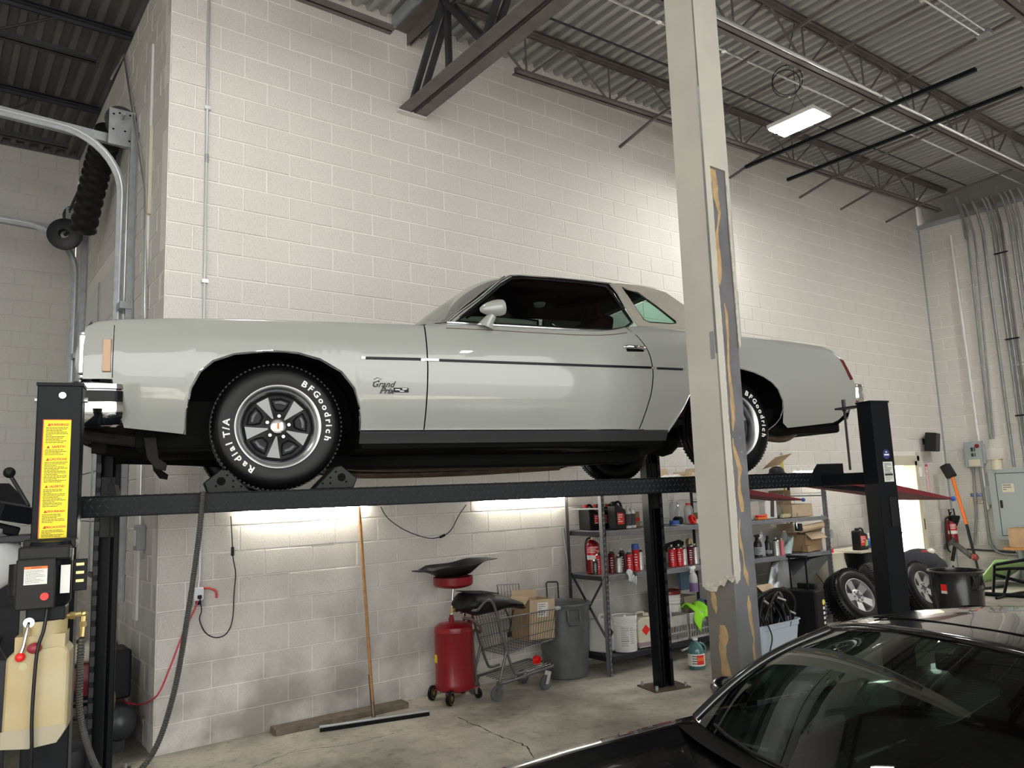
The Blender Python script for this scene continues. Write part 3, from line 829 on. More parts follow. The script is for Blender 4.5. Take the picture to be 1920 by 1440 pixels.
VN = [(2.345,1.405),(2.45,1.412),(2.583,1.408),(2.70,1.388),(2.78,1.355),(2.89,1.255),(3.0,1.15),(3.10,1.055),(3.19,.995),(2.60,1.024),(2.42,1.045),(2.395,1.10),(2.372,1.20),(2.352,1.31)]
for sg in (-1, 1):
    g = poly([gp(s, z, -.012, sg) for s, z in DG]); obj('door_glass', g, M['side_glass'], CAR)
    obj('window_seal', MB().tube([gp(s, z, -.004, sg) for s, z in DG], .011, 8, closed=True), M['rubber'], CAR, smooth=60)
    top = [(1.02,.995),(1.10,1.062),(1.284,1.199),(1.45,1.336),(1.545,1.396),(1.65,1.408),(1.85,1.412),(2.15,1.410),(2.34,1.403)]
    obj('drip_moulding', MB().tube([gp(s, z, .004, sg) for s, z in top], .006, 6), M['chrome'], CAR, smooth=60)
    obj('roof_side', poly([gp(s, z, .0, sg) for s, z in VN], [gp(s, z, .0, sg) for s, z in QG]), M['vinyl'], CAR, solid=.008, label='beige vinyl side of the roof')
    obj('quarter_glass', poly([gp(s, z, -.010, sg) for s, z in QG]), M['quarter_tint'], CAR)
    obj('quarter_seal', MB().tube([gp(s, z, -.002, sg) for s, z in QG], .008, 8, closed=True), M['rubber'], CAR, smooth=60)
    obj('pillar_strip', MB().grid([[gp(s-.012, z, .003, sg) for s, z in ((2.335,1.403),(2.352,1.31),(2.372,1.2),(2.395,1.1),(2.415,1.045),(2.43,1.02))], [gp(s+.014, z, .003, sg) for s, z in ((2.335,1.403),(2.352,1.31),(2.372,1.2),(2.395,1.1),(2.415,1.045),(2.43,1.02))]]), M['car_white'], CAR)
    obj('belt_moulding', MB().tube([gp(s, z, .012, sg) for s, z in ((1.0,.992),(1.5,.992),(1.9,.992),(2.177,.995),(2.30,1.021),(2.40,1.036))], .006, 6), M['chrome'], CAR, smooth=60)
    # shoulder between body side and glass
    ss = [.86+i*.075 for i in range(21)]
    rows = [[Vector((s, sg*(W(s, ztop(s))-.085), ztop(s)+.018)), gp(s, interp(s, [.8,2.0,2.2,2.35,2.45], [.994,.998,1.004,1.032,1.05]), -.002, sg)] for s in ss]
    obj('door_shoulder', MB().grid(rows), M['car_white'], CAR, smooth=60)
    ss = [2.36+i*.06 for i in range(16)]
    rows = [[Vector((s, sg*(W(s, ztop(s))-.085), ztop(s)+.018)), gp(s, interp(s, [2.36,2.42,2.60,3.19,3.3], [1.03,1.045,1.024,.996,.99]), .004, sg)] for s in ss]
    obj('quarter_shoulder', MB().grid(rows), M['car_white'], CAR, smooth=60)
    # windscreen pillar
    ap = [(1.0,.99),(1.08,1.06),(1.264,1.197),(1.43,1.334),(1.53,1.40)]
    rows = [[gp(s, z, .002, sg) for s, z in ap], [gp(s+.035, z-.004, .001, sg) for s, z in ap]]
    obj('windscreen_pillar', MB().grid(rows), M['car_white'], CAR)
def roof_rows(s0, s1, n, f=0):
    rows = []
    for i in range(n+1):
        s = s0+(s1-s0)*i/n
        zc = interp(s, [1.40,1.54,1.75,2.1,2.45,2.60,2.72,2.80], [1.375,1.425,1.447,1.452,1.445,1.432,1.405,1.37]); ze = interp(s, [1.40,1.53,1.65,1.85,2.15,2.34,2.45,2.583,2.70,2.78], [1.315,1.398,1.410,1.414,1.412,1.406,1.413,1.409,1.389,1.356])
        r = []
        for k in range(17):
            a = k/8-1; r.append(Vector((s - .06*(1-a*a)*(1 if s < 1.6 else 0)*(1-(s-1.45)/.15 if s < 1.6 else 0), a*(Gw(ze)+.004), ze+(zc-ze)*(1-abs(a)**2.6))))
        rows.append(r)
    return MB().grid(rows)
obj('roof', roof_rows(1.47, 2.34, 14), M['car_white'], CAR, smooth=60)
obj('vinyl_roof', roof_rows(2.34, 2.79, 9), M['vinyl'], CAR, smooth=60, label='beige vinyl rear half of the roof')
def pane(bot, top, nb, bulge):
    rows = []
    for i in range(9):
        u = i/8; r = []
        for k in range(17):
            a = k/8-1; w = bot[1]+(top[1]-bot[1])*u
            r.append(Vector((bot[0]+(top[0]-bot[0])*u+bulge*(1-a*a)*(1-.3*u), a*w, bot[2]+(top[2]-bot[2])*u+.012*math.sin(PI*u)+.03*(1-a*a)*u*nb)))
        rows.append(r)
    return MB().grid(rows)
obj('windscreen', pane((1.0,.765,.993), (1.505,.545,1.388), 1, -.16), M['shield_glass'], CAR, smooth=60)
obj('rear_window', pane((3.14,.70,1.0), (2.78,.555,1.36), .5, .05), M['quarter_tint'], CAR, smooth=60)
obj('windscreen_moulding', MB().tube([(1.0+(1.505-1.0)*u, -(.765+(.545-.765)*u)-.004, .993+(1.388-.993)*u+.012*math.sin(PI*u)) for u in [i/8 for i in range(9)]], .007, 6), M['chrome'], CAR, smooth=60)
for k in (-.35, .25): obj('wiper', MB().tube([(.87,k,1.0),(.84,k+.2,1.02),(.86,k+.42,1.03)], .006, 5), M['black_plastic'], CAR)

# cabin
obj('cabin_floor', MB().bb((.9,-.78,.36), (3.0,.78,.40)).bb((.92,-.80,.40),(.96,.80,.98)), M['dark'], CAR)
for sg in (-1, 1): obj('door_card', MB().bb((.98, sg*.74-.02, .42), (2.95, sg*.74+.02, .985)), M['maroon'], CAR)
obj('dashboard', MB().prism([(.98,.62),(1.28,.62),(1.32,.80),(1.25,.93),(.98,.985)], (0,-.74,0), (1,0,0), (0,0,1), (0,1,0), 1.48), M['maroon'], CAR, bevel=.02)
for k in (-.37, .37):
    st = obj('front_seat', MB().bb((1.55,k-.30,.50),(2.08,k+.30,.66)).prism([(2.02,.60),(2.18,.60),(2.30,1.14),(2.19,1.16)], (0,k-.29,0), (1,0,0), (0,0,1), (0,1,0), .58), M['maroon'], CAR, bevel=.04)
    obj('headrest', MB().box((2.27,k,1.21),(.07,.26,.13)), M['maroon'], st, bevel=.03)
obj('rear_seat', MB().bb((2.50,-.62,.50),(2.85,.62,.68)).prism([(2.80,.62),(2.92,.62),(3.02,1.0),(2.94,1.02)], (0,-.62,0), (1,0,0), (0,0,1), (0,1,0), 1.24), M['maroon'], CAR, bevel=.03)
obj('parcel_shelf', MB().bb((2.95,-.66,.955),(3.12,.66,.985)), M['maroon'], CAR)
obj('headliner', MB().bb((1.56,-.50,1.375),(2.72,.50,1.392)), M['maroon'], CAR)
sw = MB(); c = Vector((1.44,-.38,.95)); ax = Vector((-.45,0,.9)).normalized()
a1 = Vector((0,1,0)); a2 = ax.cross(a1)
sw.tube([c+a1*(.19*math.cos(2*PI*i/24))+a2*(.19*math.sin(2*PI*i/24)) for i in range(24)], .013, 8, closed=True); sw.cyl(c, c-ax*.2, .03, n=10)
for a in (.4, PI-.4): sw.bar(c, c+a1*(.18*math.cos(a))+a2*(.18*math.sin(a)), .03, .01)
obj('steering_wheel', sw, M['black_plastic'], CAR, smooth=60)
dl = obj('dome_lamp', MB().lathe([(.0,-.035),(.03,-.03),(.042,-.018),(.048,0)], (2.03,0,1.372), (0,0,1), 18), M['lens'], CAR, smooth=60)
obj('rear_view_mirror', MB().box((1.47,0,1.27),(.02,.22,.055)), M['black_plastic'], CAR, bevel=.008)

# underbody
ub = MB().bb((-.70,-.72,.24),(-.02,.72,.50)).bb((.45,-.84,.215),(2.50,.84,.36)).bb((3.3,-.80,.30),(4.15,.80,.48)).bb((-.5,-.44,.30),(.45,.44,.8)).bb((2.5,-.46,.30),(3.5,.46,.78))
obj('floor_pan', ub, M['dark'], CAR, bevel=.02)
for sg in (-1, 1): obj('frame_rail', MB().tube(spline([(-.85,sg*.42,.27),(-.3,sg*.42,.24),(.4,sg*.45,.17),(.8,sg*.62,.155),(2.2,sg*.62,.155),(2.6,sg*.46,.22),(3.2,sg*.44,.42),(4.1,sg*.44,.36)], 5), .045, 8), M['dark'], CAR, smooth=40)
obj('exhaust_pipe', MB().tube(spline([(.30,-.22,.20),(.6,-.30,.145),(1.4,-.33,.135),(2.2,-.33,.150),(2.5,-.38,.22)], 6), .033, 12), M['exhaust'], CAR, smooth=60)
obj('second_exhaust_pipe', MB().tube(spline([(.35,.24,.19),(.6,.30,.12),(1.4,.32,.11),(2.3,.33,.135)], 6), .03, 12), M['exhaust'], CAR, smooth=60)
obj('muffler', MB().tube([(2.35,.36,.23),(2.40,.36,.23),(2.9,.36,.25),(2.95,.36,.25)], [.05,.1,.1,.05], 14), M['exhaust'], CAR, smooth=40)
obj('tailpipe', MB().tube(spline([(3.35,-.55,.40),(3.5,-.62,.30),(3.75,-.62,.27),(3.95,-.62,.36),(4.15,-.60,.37)], 5), .028, 10), M['exhaust'], CAR, smooth=60)
obj('drive_shaft', MB().cyl((1.0,0,.2),(3.0,0,.30),.04,n=12), M['dark'], CAR, smooth=60)
obj('rear_axle', MB().cyl((3.065,-.7,.33),(3.065,.7,.33),.045,n=12).ball((3.065,0,.33),.15), M['dark'], CAR, smooth=60)
obj('front_crossmember', MB().bb((-.12,-.55,.16),(.14,.55,.26)), M['dark'], CAR, bevel=.02)
for sg in (-1, 1):
    obj('control_arm', MB().bar((-.30,sg*.38,.22),(.0,sg*.66,.19),.06,.04).bar((.30,sg*.38,.22),(.0,sg*.66,.19),.06,.04), M['dark'], CAR)
    obj('tow_bracket', MB().prism([(-.66,.30),(-.60,.30),(-.585,.19),(-.545,.16),(-.55,.125),(-.60,.135),(-.64,.19)], (0,sg*.74-.01,0), (1,0,0), (0,0,1), (0,1,0), .02), M['under_steel'], CAR, bevel=.004)
    obj('bumper_bracket', MB().bb((-1.0, sg*.5-.04,.30),(-.62,sg*.5+.04,.38)).tube([(-.98,sg*.62,.33),(-.8,sg*.66,.30),(-.66,sg*.66,.28)],.03,8), M['under_steel'], CAR)

# wheels
TR = .345
def wheel(x, y, sg, roll):
    """sg -1: outer face towards the camera"""
    ax = Vector((0, sg, 0))
    prof = [(.215,-.085),(.225,-.10),(.262,-.108),(.302,-.104),(.322,-.094),(.336,-.078),(.3425,-.06),(.3425,-.048),(.336,-.046),(.336,-.040),(.345,-.038),(.345,-.012),(.338,-.010),(.338,-.002),(.345,0)]
    full = prof + [(r, -h) for r, h in prof[::-1][1:]]
    c = (x, y, TR)
    w = obj('wheel', MB().lathe(full, c, ax, 72), M['rubber'], CAR, smooth=35)
    # tread blocks on the shoulders
    tb = MB()
    for i in range(84):
        a = 2*PI*i/84
        for h in (-.085, .085):
            d = Vector((math.cos(a), 0, math.sin(a))); p = Vector(c)+d*.340+ax*h*.72
            tb.box(p, (.011, .022, .011), Matrix.Rotation(-a, 3, 'Y'))
    obj('tread_blocks', tb, M['rubber'], w, kind='stuff')
    o = Vector(c)+ax*.0
    def at(r, ang, h):   # ang measured clockwise from the top as seen from outside (camera side)
        return Vector(c)+Vector((math.sin(ang)*(-sg), 0, math.cos(ang)))*r + ax*h
    rim = MB().lathe([(.214,.07),(.224,.094),(.229,.100),(.225,.104),(.216,.102),(.205,.094),(.194,.084),(.187,.070),(.184,.045),(.180,.034)], c, ax, 64)
    obj('trim_ring', rim, M['ring'], w, smooth=45, label='polished trim ring of the wheel')
    obj('wheel_disc', MB().lathe([(.0,.050),(.040,.052),(.062,.046),(.090,.030),(.130,.030),(.168,.026),(.180,.033),(.2,.02),(.2,-.08),(.0,-.08)], c, ax, 48), M['black_plastic'], w, smooth=45)
    for k in range(5):
        a = roll+k*2*PI/5
        sp = MB()
        pts = [(.052, -.16, .056), (.052, .16, .056), (.115,-.17,.050),(.115,.17,.050),(.170,-.205,.047),(.170,.205,.047)]
        pts2 = [(.052, -.16, .03), (.052, .16, .03), (.115,-.20,.02),(.115,.20,.02),(.172,-.235,.02),(.172,.235,.02)]
        vs = [at(r, a+d*(.42 if r < .1 else 1)*(1.0), h) for r, d, h in pts] + [at(r, a+d*(.5 if r < .1 else 1.02), h) for r, d, h in pts2]
        sp.add(vs, [(0,1,3,2),(2,3,5,4),(0,2,8,6),(2,4,10,8),(1,7,9,3),(3,9,11,5),(4,5,11,10),(0,6,7,1)])
        obj('spoke', sp, M['spoke'], w, label='silver wedge spoke')
        # raised loop in each black pocket
        lp = []; m_ = a+PI/5
        for r, d in ((.095,-.20),(.095,.20),(.120,.30),(.155,.33),(.158,0),(.155,-.33),(.120,-.30)): lp.append(at(r, m_+d, .035))
        obj('pocket_rim', MB().tube(lp, .0055, 6, closed=True), M['black_metal'], w, smooth=60)
        lp = [at(.135, m_-.22, .0345), at(.138, m_, .0345), at(.135, m_+.22, .0345)]
        obj('pocket_slot', MB().tube(lp, [.008,.010,.008], 6), M['alu_dull'] if False else M['grey_rack'], w, smooth=60)
        n0 = at(.060, a+.62, .045); obj('lug_nut', MB().cyl(n0, n0+ax*.018, .011, .009, n=6), M['chrome'], w)
    cap = obj('centre_cap', MB().lathe([(.0,.078),(.034,.077),(.041,.072),(.043,.055)], c, ax, 24), M['alu'], w, smooth=45)
    def tri(pts, m):
        obj('cap_mark', MB().add([Vector(c)+Vector((p[0]*(-sg), 0, p[1]))+ax*.0785 for p in pts], [tuple(range(len(pts)))]), m, w)
    tri([(-.004,.020),(.004,.020),(.007,-.006),(0,-.018),(-.007,-.006)], M['orange'])
    tri([(-.011,-.016),(-.004,-.012),(-.004,-.024),(-.011,-.022)], M['brass']); tri([(.011,-.016),(.004,-.012),(.004,-.024),(.011,-.022)], M['brass'])
    if sg < 0:
        for word, a0, sz, sp_ in (('BFGoodrich', R(26), .0475, None), ('Radial T/A', R(207), .0475, None)):
            mb = MB(); a = a0; r0 = .2685
            adv = {'i': .5, 'l': .5, 'r': .75, ' ': .55, '/': .62, 'G': 1.12, 'B': 1.0, 'F': .95, 'T': .85, 'A': 1.0, 'R': 1.05}
            for ch in word:
                wd = adv.get(ch, .98)*.046*.92/r0
                am = a+wd/2
                if ch != ' ':
                    ex = Vector((math.cos(am), 0, -math.sin(am))); ey = Vector((math.sin(am), 0, math.cos(am)))
                    v, f = text_mesh(ch, sz, .0007, bold=.0014)
                    p0 = Vector(c)+ey*(r0-.003)+ax*.1085
                    mb.add([p0+ex*(q[0]*1.12)+ey*q[1]+ax*q[2] for q in v], f)
                a += wd
            obj('tyre_lettering', mb, M['ink_white'], w, label='raised white tyre lettering')
    return w
wheel(0, -.772, -1, R(-29)); wheel(3.065, -.772, -1, R(-10)); wheel(0, .772, 1, 0); wheel(3.065, .772, 1, .4)

# ---------------------------------------------------------------- four-post lift (same axes as the car)
LIFT = thing('car_lift', 'black four-post car lift with tread-plate runways under the white coupe', 'lift', (ORG.x, ORG.y, 0), -THETA)
PF, PR_, TN, TF = -.93, 3.545, -1.635, 1.0
M['sticker_grey'] = mat('grey certificate label', (.62,.63,.58), .5)
def post(s, t, h, tdir, label=None):
    mb = MB(); w, d, k = .155, .11, .007    # channel, open towards the runways
    mb.bb((s-w/2, t-tdir*d/2, .012), (s+w/2, t-tdir*(d/2-k), h))
    for e in (-1, 1):
        mb.bb((s+e*(w/2-k), t-d/2, .012), (s+e*w/2, t+d/2, h)); a = t+tdir*d/2
        mb.bb((s+e*w/2, a-tdir*k, .012), (s+e*(w/2-.032), a, h))
    p = obj('post', mb, M['black_metal'], LIFT, bevel=.003, label=label)
    obj('post_cap', MB().bb((s-w/2-.004, t-d/2-.004, h), (s+w/2+.004, t+d/2+.004, h+.012)), M['black_metal'], p)
    obj('base_plate', MB().bb((s-.19, t-.15, 0), (s+.19, t+.15, .013)), M['exhaust'], p)
    for a in (-1, 1):
        for b in (-1, 1): obj('anchor_bolt', MB().cyl((s+a*.155, t+b*.115, .012), (s+a*.155, t+b*.115, .05), .013, n=6), M['galv'], p)
    # ladder of latch slots inside
    ld = MB(); le = -1 if s < 0 else 1
    obj('inner_rib', MB().bb((s-le*.02-.006, t-d/2+.01, .012), (s-le*.02+.006, t+d/2-.02, h)), M['black_metal'], p)
    for i in range(int((h-.3)/.1)): ld.bb((s+le*.058-.014, t+tdir*(d/2+.002)-.004, .25+i*.1), (s+le*.058+.014, t+tdir*(d/2+.002)+.004, .31+i*.1))
    obj('latch_ladder', ld, M['rack_black'], p, kind='stuff')
    return p
pn = post(PF, TN, 2.285, 1); pr_ = post(PR_, TN, 2.27, 1); pff = post(PF, TF, 2.27, -1); prf = post(PR_+.065, TF, 2.27, -1)
fy = TN-.056
for s, z, r in ((PF+.01, 2.245, .013),): obj('cap_bolt', MB().cyl((s, fy, z), (s, fy-.014, z), r, n=12), M['zinc'], pn)
for e in (-1, 1): obj('cap_bolt', MB().cyl((PF+e*.078, TN, 2.235), (PF+e*.092, TN, 2.235), .011, n=12), M['zinc'], pn)
# yellow warning label with its headings
lb = obj('warning_label', MB().bb((PF-.050, fy-.003, 1.688), (PF+.043, fy-.0005, 2.148)), M['yellow'], pn, label='tall yellow warning label')
obj('label_edge', MB().bb((PF-.0535, fy-.0028, 1.688), (PF-.050, fy-.0005, 2.148)).bb((PF-.0535, fy-.0028, 2.148), (PF+.043, fy-.0005, 2.151)), M['ink_red'], pn)
ex, ez = (1,0,0), (0,0,1); fz = fy-.0034
heads = [('WARNING!', 2.130, 4), ('SAFETY!', 2.043, 3), ('CAUTION!', 1.995, 7), ('\u00a1ALERTA!', 1.890, 5), ('\u00a1SEGURIDAD!', 1.795, 3), ('\u00a1PRECAUCI\u00d3N!', 1.735, 3)]
hm, bm_ = MB(), MB()
for i, (w, z, n) in enumerate(heads):
    put_text(hm, w, .0125 if len(w) < 10 else .0105, (PF+.003, fz, z), ex, ez, .0004, bold=.0003)
    a = Vector((PF-.038, fz, z-.005)); hm.add([a, a+Vector((.012,0,0)), a+Vector((.006,0,.011))], [(0,1,2)])
    zn = heads[i+1][1]+.010 if i < 5 else 1.693
    rows = int((z-.012-zn)/.0058)
    scribble(bm_, (PF-.042, fz+.0006, z-.013), ex, ez, .078, rows, .0058, .0022, seed=i)
obj('label_headings', hm, M['ink_red'], pn); obj('label_print', bm_, M['ink'], pn)
# rear post labels
fr = TN-.056
obj('round_label', MB().cyl((PR_+.01, fr, 1.945), (PR_+.01, fr-.002, 1.945), .030, n=24), mat('navy label', (.02,.03,.14), .5), pr_)
m_ = MB(); scribble(m_, (PR_-.010, fr-.0024, 1.937), ex, ez, .042, 1, .01, .010, seed=2); m_.bb((PR_+.004, fr-.003, 1.955), (PR_+.016, fr-.002, 1.962)); obj('label_print', m_, M['ink_white'], pr_)
obj('certificate_label', MB().bb((PR_-.028, fr-.003, 1.775), (PR_+.052, fr-.0005, 1.898)), M['sticker_grey'], pr_)
m_ = MB(); scribble(m_, (PR_-.02, fr-.0032, 1.885), ex, ez, .064, 7, .009, .004, seed=5); m_.bb((PR_-.022, fr-.004, 1.812), (PR_+.046, fr-.0032, 1.826)); scribble(m_, (PR_-.02, fr-.0032, 1.802), ex, ez, .064, 3, .009, .003, seed=6)
obj('label_print', m_, M['ink'], pr_)
obj('cover_plate', MB().bb((PR_-.005, fr-.006, 1.50), (PR_+.055, fr, 1.68)), M['black_plastic'], pr_, bevel=.002)

# runways
ZD, TH_ = 1.855, .096
def runway(t0, t1, near):
    m = MB().bb((-.90, t0, ZD-.008), (3.70, t1, ZD))
    m.bb((-.90, t0, ZD-TH_), (3.70, t0+.006, ZD)).bb((-.90, t1-.006, ZD-TH_), (3.70, t1, ZD)).bb((-.90, t0, ZD-TH_), (3.70, t0+.05, ZD-TH_+.006)).bb((-.90, t1-.05, ZD-TH_), (3.70, t1, ZD-TH_+.006)).bb((-.90, t0, ZD-TH_), (-.892, t1, ZD))
    r = obj('runway', m, M['black_metal'], LIFT)
    # raised lozenges of the tread plate
    for nm, face in (('side_tread', 0), ('top_tread', 1)):
        tb = MB(); rg = random.Random(1); L = .030
        if face == 0:
            y = t0-.0004
            for i in range(152):
                for j in range(3):
                    x = -.885+i*.030+(.0075 if j % 2 else 0); z = ZD-.018-j*.030; sl = 1 if (i+j) % 2 else -1
                    d = Vector((math.cos(.75)*sl, 0, math.sin(.75)))*.0135; q = Vector((-d.z, 0, d.x))*.24; c = Vector((x, y, z)); n = Vector((0, -.0022, 0))
                    tb.add([c-d, c+q, c+d, c-q, c+n], [(0,3,4),(3,2,4),(2,1,4),(1,0,4)])
        else:
            for i in range(110):
                for j in range(12):
                    x = -.88+i*.0417; y = t0+.02+j*.042; sl = 1 if (i+j) % 2 else -1; c = Vector((x, y, ZD)); d = Vector((sl*.7, .7, 0))*.015; q = Vector((-d.y, d.x, 0))*.25; n = Vector((0,0,.002))
                    tb.add([c-d, c+q, c+d, c-q, c+n], [(0,3,4),(3,2,4),(2,1,4),(1,0,4)])
        obj(nm, tb, M['tread'], r, kind='stuff')
    return r
M['tread'] = mat('worn tread lozenges', (.045,.046,.05), .35, .3)
rn = runway(-1.20, -.69, True); rf = runway(.44, .935, False)
# end bracket of the near runway
obj('end_bracket', MB().prism([(3.40,ZD-.02),(3.47,ZD+.055),(3.70,ZD+.055),(3.70,ZD-TH_),(3.40,ZD-TH_)], (0,-1.21,0), (1,0,0), (0,0,1), (0,1,0), .008), M['black_metal'], LIFT, bevel=.002)
# cross beams, lifting boxes
for s in (PF, PR_):
    obj('cross_beam', MB().bb((s-.05, TN+.05, ZD-TH_+.004), (s+.05, TF-.05, ZD-.015)), M['black_metal'], LIFT, bevel=.004)
    for t in (TN, TF): e = .065 if t == TF and s == PR_ else 0; obj('carriage', MB().bb((s+e-.064, t-.045, 1.60), (s+e+.064, t+.045, 2.02)), M['black_plastic'], LIFT, bevel=.004)
obj('lift_cable', MB().cyl((3.60,-1.36,1.86), (3.60,-1.36,2.30), .008, n=8), M['steel_dark'], LIFT, smooth=60)
obj('cable_anchor', MB().bb((3.545,-1.58,2.262),(3.625,-1.33,2.275)).cyl((3.60,-1.36,2.25),(3.60,-1.36,2.33),.013,n=8), M['steel_dark'], LIFT)
# ramps
for t0, t1, s1 in ((-1.18,-.71,4.80),(.46,.92,4.94)):
    rp = obj('approach_ramp', MB().prism([(3.71,ZD-.085),(3.71,ZD-.005),(s1,ZD-.222),(s1,ZD-.235)], (0,t0,0), (1,0,0), (0,0,1), (0,1,0), t1-t0), mat('dark red ramp', (.16,.012,.02), .5) if t0 < 0 else bpy.data.materials['dark red ramp'], LIFT, label='dark red approach ramp')
    obj('ramp_tie', MB().ball((s1, t0, ZD-.228), .02, 8), M['blue'], rp)
obj('cable_cover', MB().prism([(3.50,ZD-.100),(3.70,ZD-.098),(4.02,ZD-.115),(4.02,ZD-.155)], (0,-1.15,0), (1,0,0), (0,0,1), (0,1,0), .03), M['black_metal'], LIFT)
obj('front_stop', MB().prism([(-.90,ZD),(-.84,ZD),(-.86,ZD+.10),(-.90,ZD+.11)], (0,.45,0), (1,0,0), (0,0,1), (0,1,0), .48), M['black_metal'], LIFT)

# power unit on the near front post
py = fy-.02
pu = obj('power_unit', MB().lathe([(.0,1.45),(.062,1.452),(.072,1.47),(.074,1.66),(.066,1.685),(.0,1.69)], (PF+.005, py-.075, 0), (0,0,1), 28), M['black_metal'], LIFT, smooth=40, label='black electric motor and pump on the post')
obj('motor_shroud', MB().bb((PF-.085, py-.09, 1.655), (PF+.085, py, 1.695)).bb((PF-.088, py-.16, 1.62), (PF+.075, py-.02, 1.672)), M['black_plastic'], pu, bevel=.008)
obj('switch_box', MB().bb((PF-.088, py-.185, 1.452), (PF+.035, py-.07, 1.63)), M['black_plastic'], pu, bevel=.006)
obj('capacitor', MB().cyl((PF-.092, py-.10, 1.50),(PF-.092, py-.10, 1.61), .03, n=14), M['black_plastic'], pu, smooth=50)
obj('red_button', MB().cyl((PF+.005, py-.184, 1.497),(PF+.005, py-.197, 1.497), .0135, n=18), M['red_bright'], pu)
obj('rating_label', MB().bb((PF-.062, py-.187, 1.540),(PF+.010, py-.1848, 1.603)), M['paper'], pu)
obj('label_band', MB().bb((PF-.062, py-.1875, 1.594),(PF+.010, py-.1848, 1.603)), M['orange'], pu)
m_ = MB(); put_text(m_, 'WARNING', .007, (PF-.024, py-.188, 1.5985), ex, ez, .0002); scribble(m_, (PF-.058, py-.1875, 1.588), ex, ez, .064, 9, .0052, .0012, seed=9); obj('label_print', m_, M['ink'], pu)
obj('side_label', MB().bb((PF+.048, py-.155, 1.50),(PF+.078, py-.149, 1.60)), M['paper'], pu)
obj('bracket_plate', MB().bb((PF+.080, py-.10, 1.50),(PF+.128, py-.085, 1.615)), M['black_metal'], pu, bevel=.003)
for z in (1.53,1.56,1.59): obj('bracket_slot', MB().bb((PF+.090, py-.102, z),(PF+.118, py-.099, z+.012)), M['brass'], pu, bevel=.003)
obj('pump_block', MB().bb((PF-.06, py-.13, 1.402),(PF+.065, py-.02, 1.455)), M['black_metal'], pu, bevel=.006)
lv = MB().tube([(PF-.045, py-.145, 1.405),(PF-.047, py-.16, 1.39),(PF-.055, py-.165, 1.33),(PF-.062, py-.167, 1.305)], .006, 8)
obj('release_lever', lv, M['chrome'], pu, smooth=60); obj('lever_knob', MB().ball((PF-.064, py-.167, 1.292), .0165, 14), M['red_bright'], pu, smooth=80)
obj('lever_pivot', MB().cyl((PF-.045, py-.13, 1.405),(PF-.045, py-.15, 1.405), .018, n=16), M['chrome'], pu)
obj('vent_cap', MB().ball((PF-.022, py-.165, 1.318), .024, 14, (1,.8,.8)), mat('dull red cap', (.25,.02,.03), .45), pu, smooth=80)
M['reservoir'] = mat('yellowed reservoir plastic', (.47,.42,.27), .4, 0, 0, 4, col2=(.42,.32,.15))
M['reservoir'].node_tree.nodes['Principled BSDF'].inputs['Subsurface Weight'].default_value = .15
rs = MB().prism([(-.118,.985),(-.035,.975),(.055,.985),(.082,1.03),(.082,1.30),(.055,1.325),(-.085,1.31),(-.115,1.29)], (PF+.005, py-.155, 0), (1,0,0), (0,0,1), (0,1,0), .14)
res = obj('oil_reservoir', rs, M['reservoir'], LIFT, bevel=.018, seg=3, label='yellowed plastic oil reservoir')
obj('reservoir_neck', MB().cyl((PF+.0, py-.085, 1.355),(PF+.0, py-.085, 1.405), .070, n=28).bb((PF-.085,py-.150,1.30),(PF+.070,py-.02,1.358)), M['reservoir'], res, smooth=50)
obj('oil_level', MB().prism([(-.1165,.988),(-.035,.978),(.052,.987),(.078,1.03),(.078,1.045),(-.1185,1.045)], (PF+.005, py-.1562, 0), (1,0,0), (0,0,1), (0,1,0), .001), mat('oil in the reservoir', (.36,.32,.23), .4), res)
obj('sight_spot', MB().cyl((PF-.055, py-.156, 1.258),(PF-.055, py-.157, 1.258), .013, n=16), mat('faded stamp', (.47,.42,.24), .5), res)
obj('power_cord', MB().tube(spline([(PF+.012, py-.16, 1.46),(PF+.005, py-.175, 1.38),(PF-.012, py-.18, 1.30),(PF-.018, py-.18, 1.1),(PF-.014, py-.175, .95),(PF-.02, py-.14, .7),(PF-.04, py-.1, .3),(PF-.1, py-.08, .02)], 6), .006, 8), M['hose_black'], pu, smooth=60)
bf_ = MB().cyl((PF+.065, py-.07, 1.408),(PF+.118, py-.07, 1.412),.011,n=8).cyl((PF+.075, py-.07, 1.409),(PF+.092, py-.07, 1.41),.015,n=6).ball((PF+.12, py-.07, 1.412),.014,10).cyl((PF+.12, py-.07, 1.41),(PF+.116, py-.07, 1.33),.0105,n=8).cyl((PF+.118, py-.07, 1.385),(PF+.118, py-.07, 1.365),.014,n=6)
obj('brass_fitting', bf_, M['brass'], pu, smooth=40)

# ribbed cable conduit from the runway to the power unit
hp = spline([(-.385,-1.245,1.86),(-.392,-1.25,1.75),(-.405,-1.25,1.60),(-.441,-1.25,1.30),(-.484,-1.25,1.01),(-.545,-1.27,.79),(-.62,-1.33,.69),(-.70,-1.42,.685),(-.77,-1.55,.80),(-.815,-1.70,1.02),(-.820,-1.74,1.2),(PF+.116,py-.07,1.33)], 10)
fine = []; 
for i in range(len(hp)-1):
    n = max(1, int((hp[i+1]-hp[i]).length/.0045))
    for k in range(n): fine.append(hp[i]+(hp[i+1]-hp[i])*k/n)
hs = obj('ribbed_conduit', MB().tube(fine, [.0135 if i % 2 else .0105 for i in range(len(fine))], 8), mat('dark ribbed conduit', (.05,.048,.042), .4), LIFT, label='ribbed dark conduit looping to the pump')
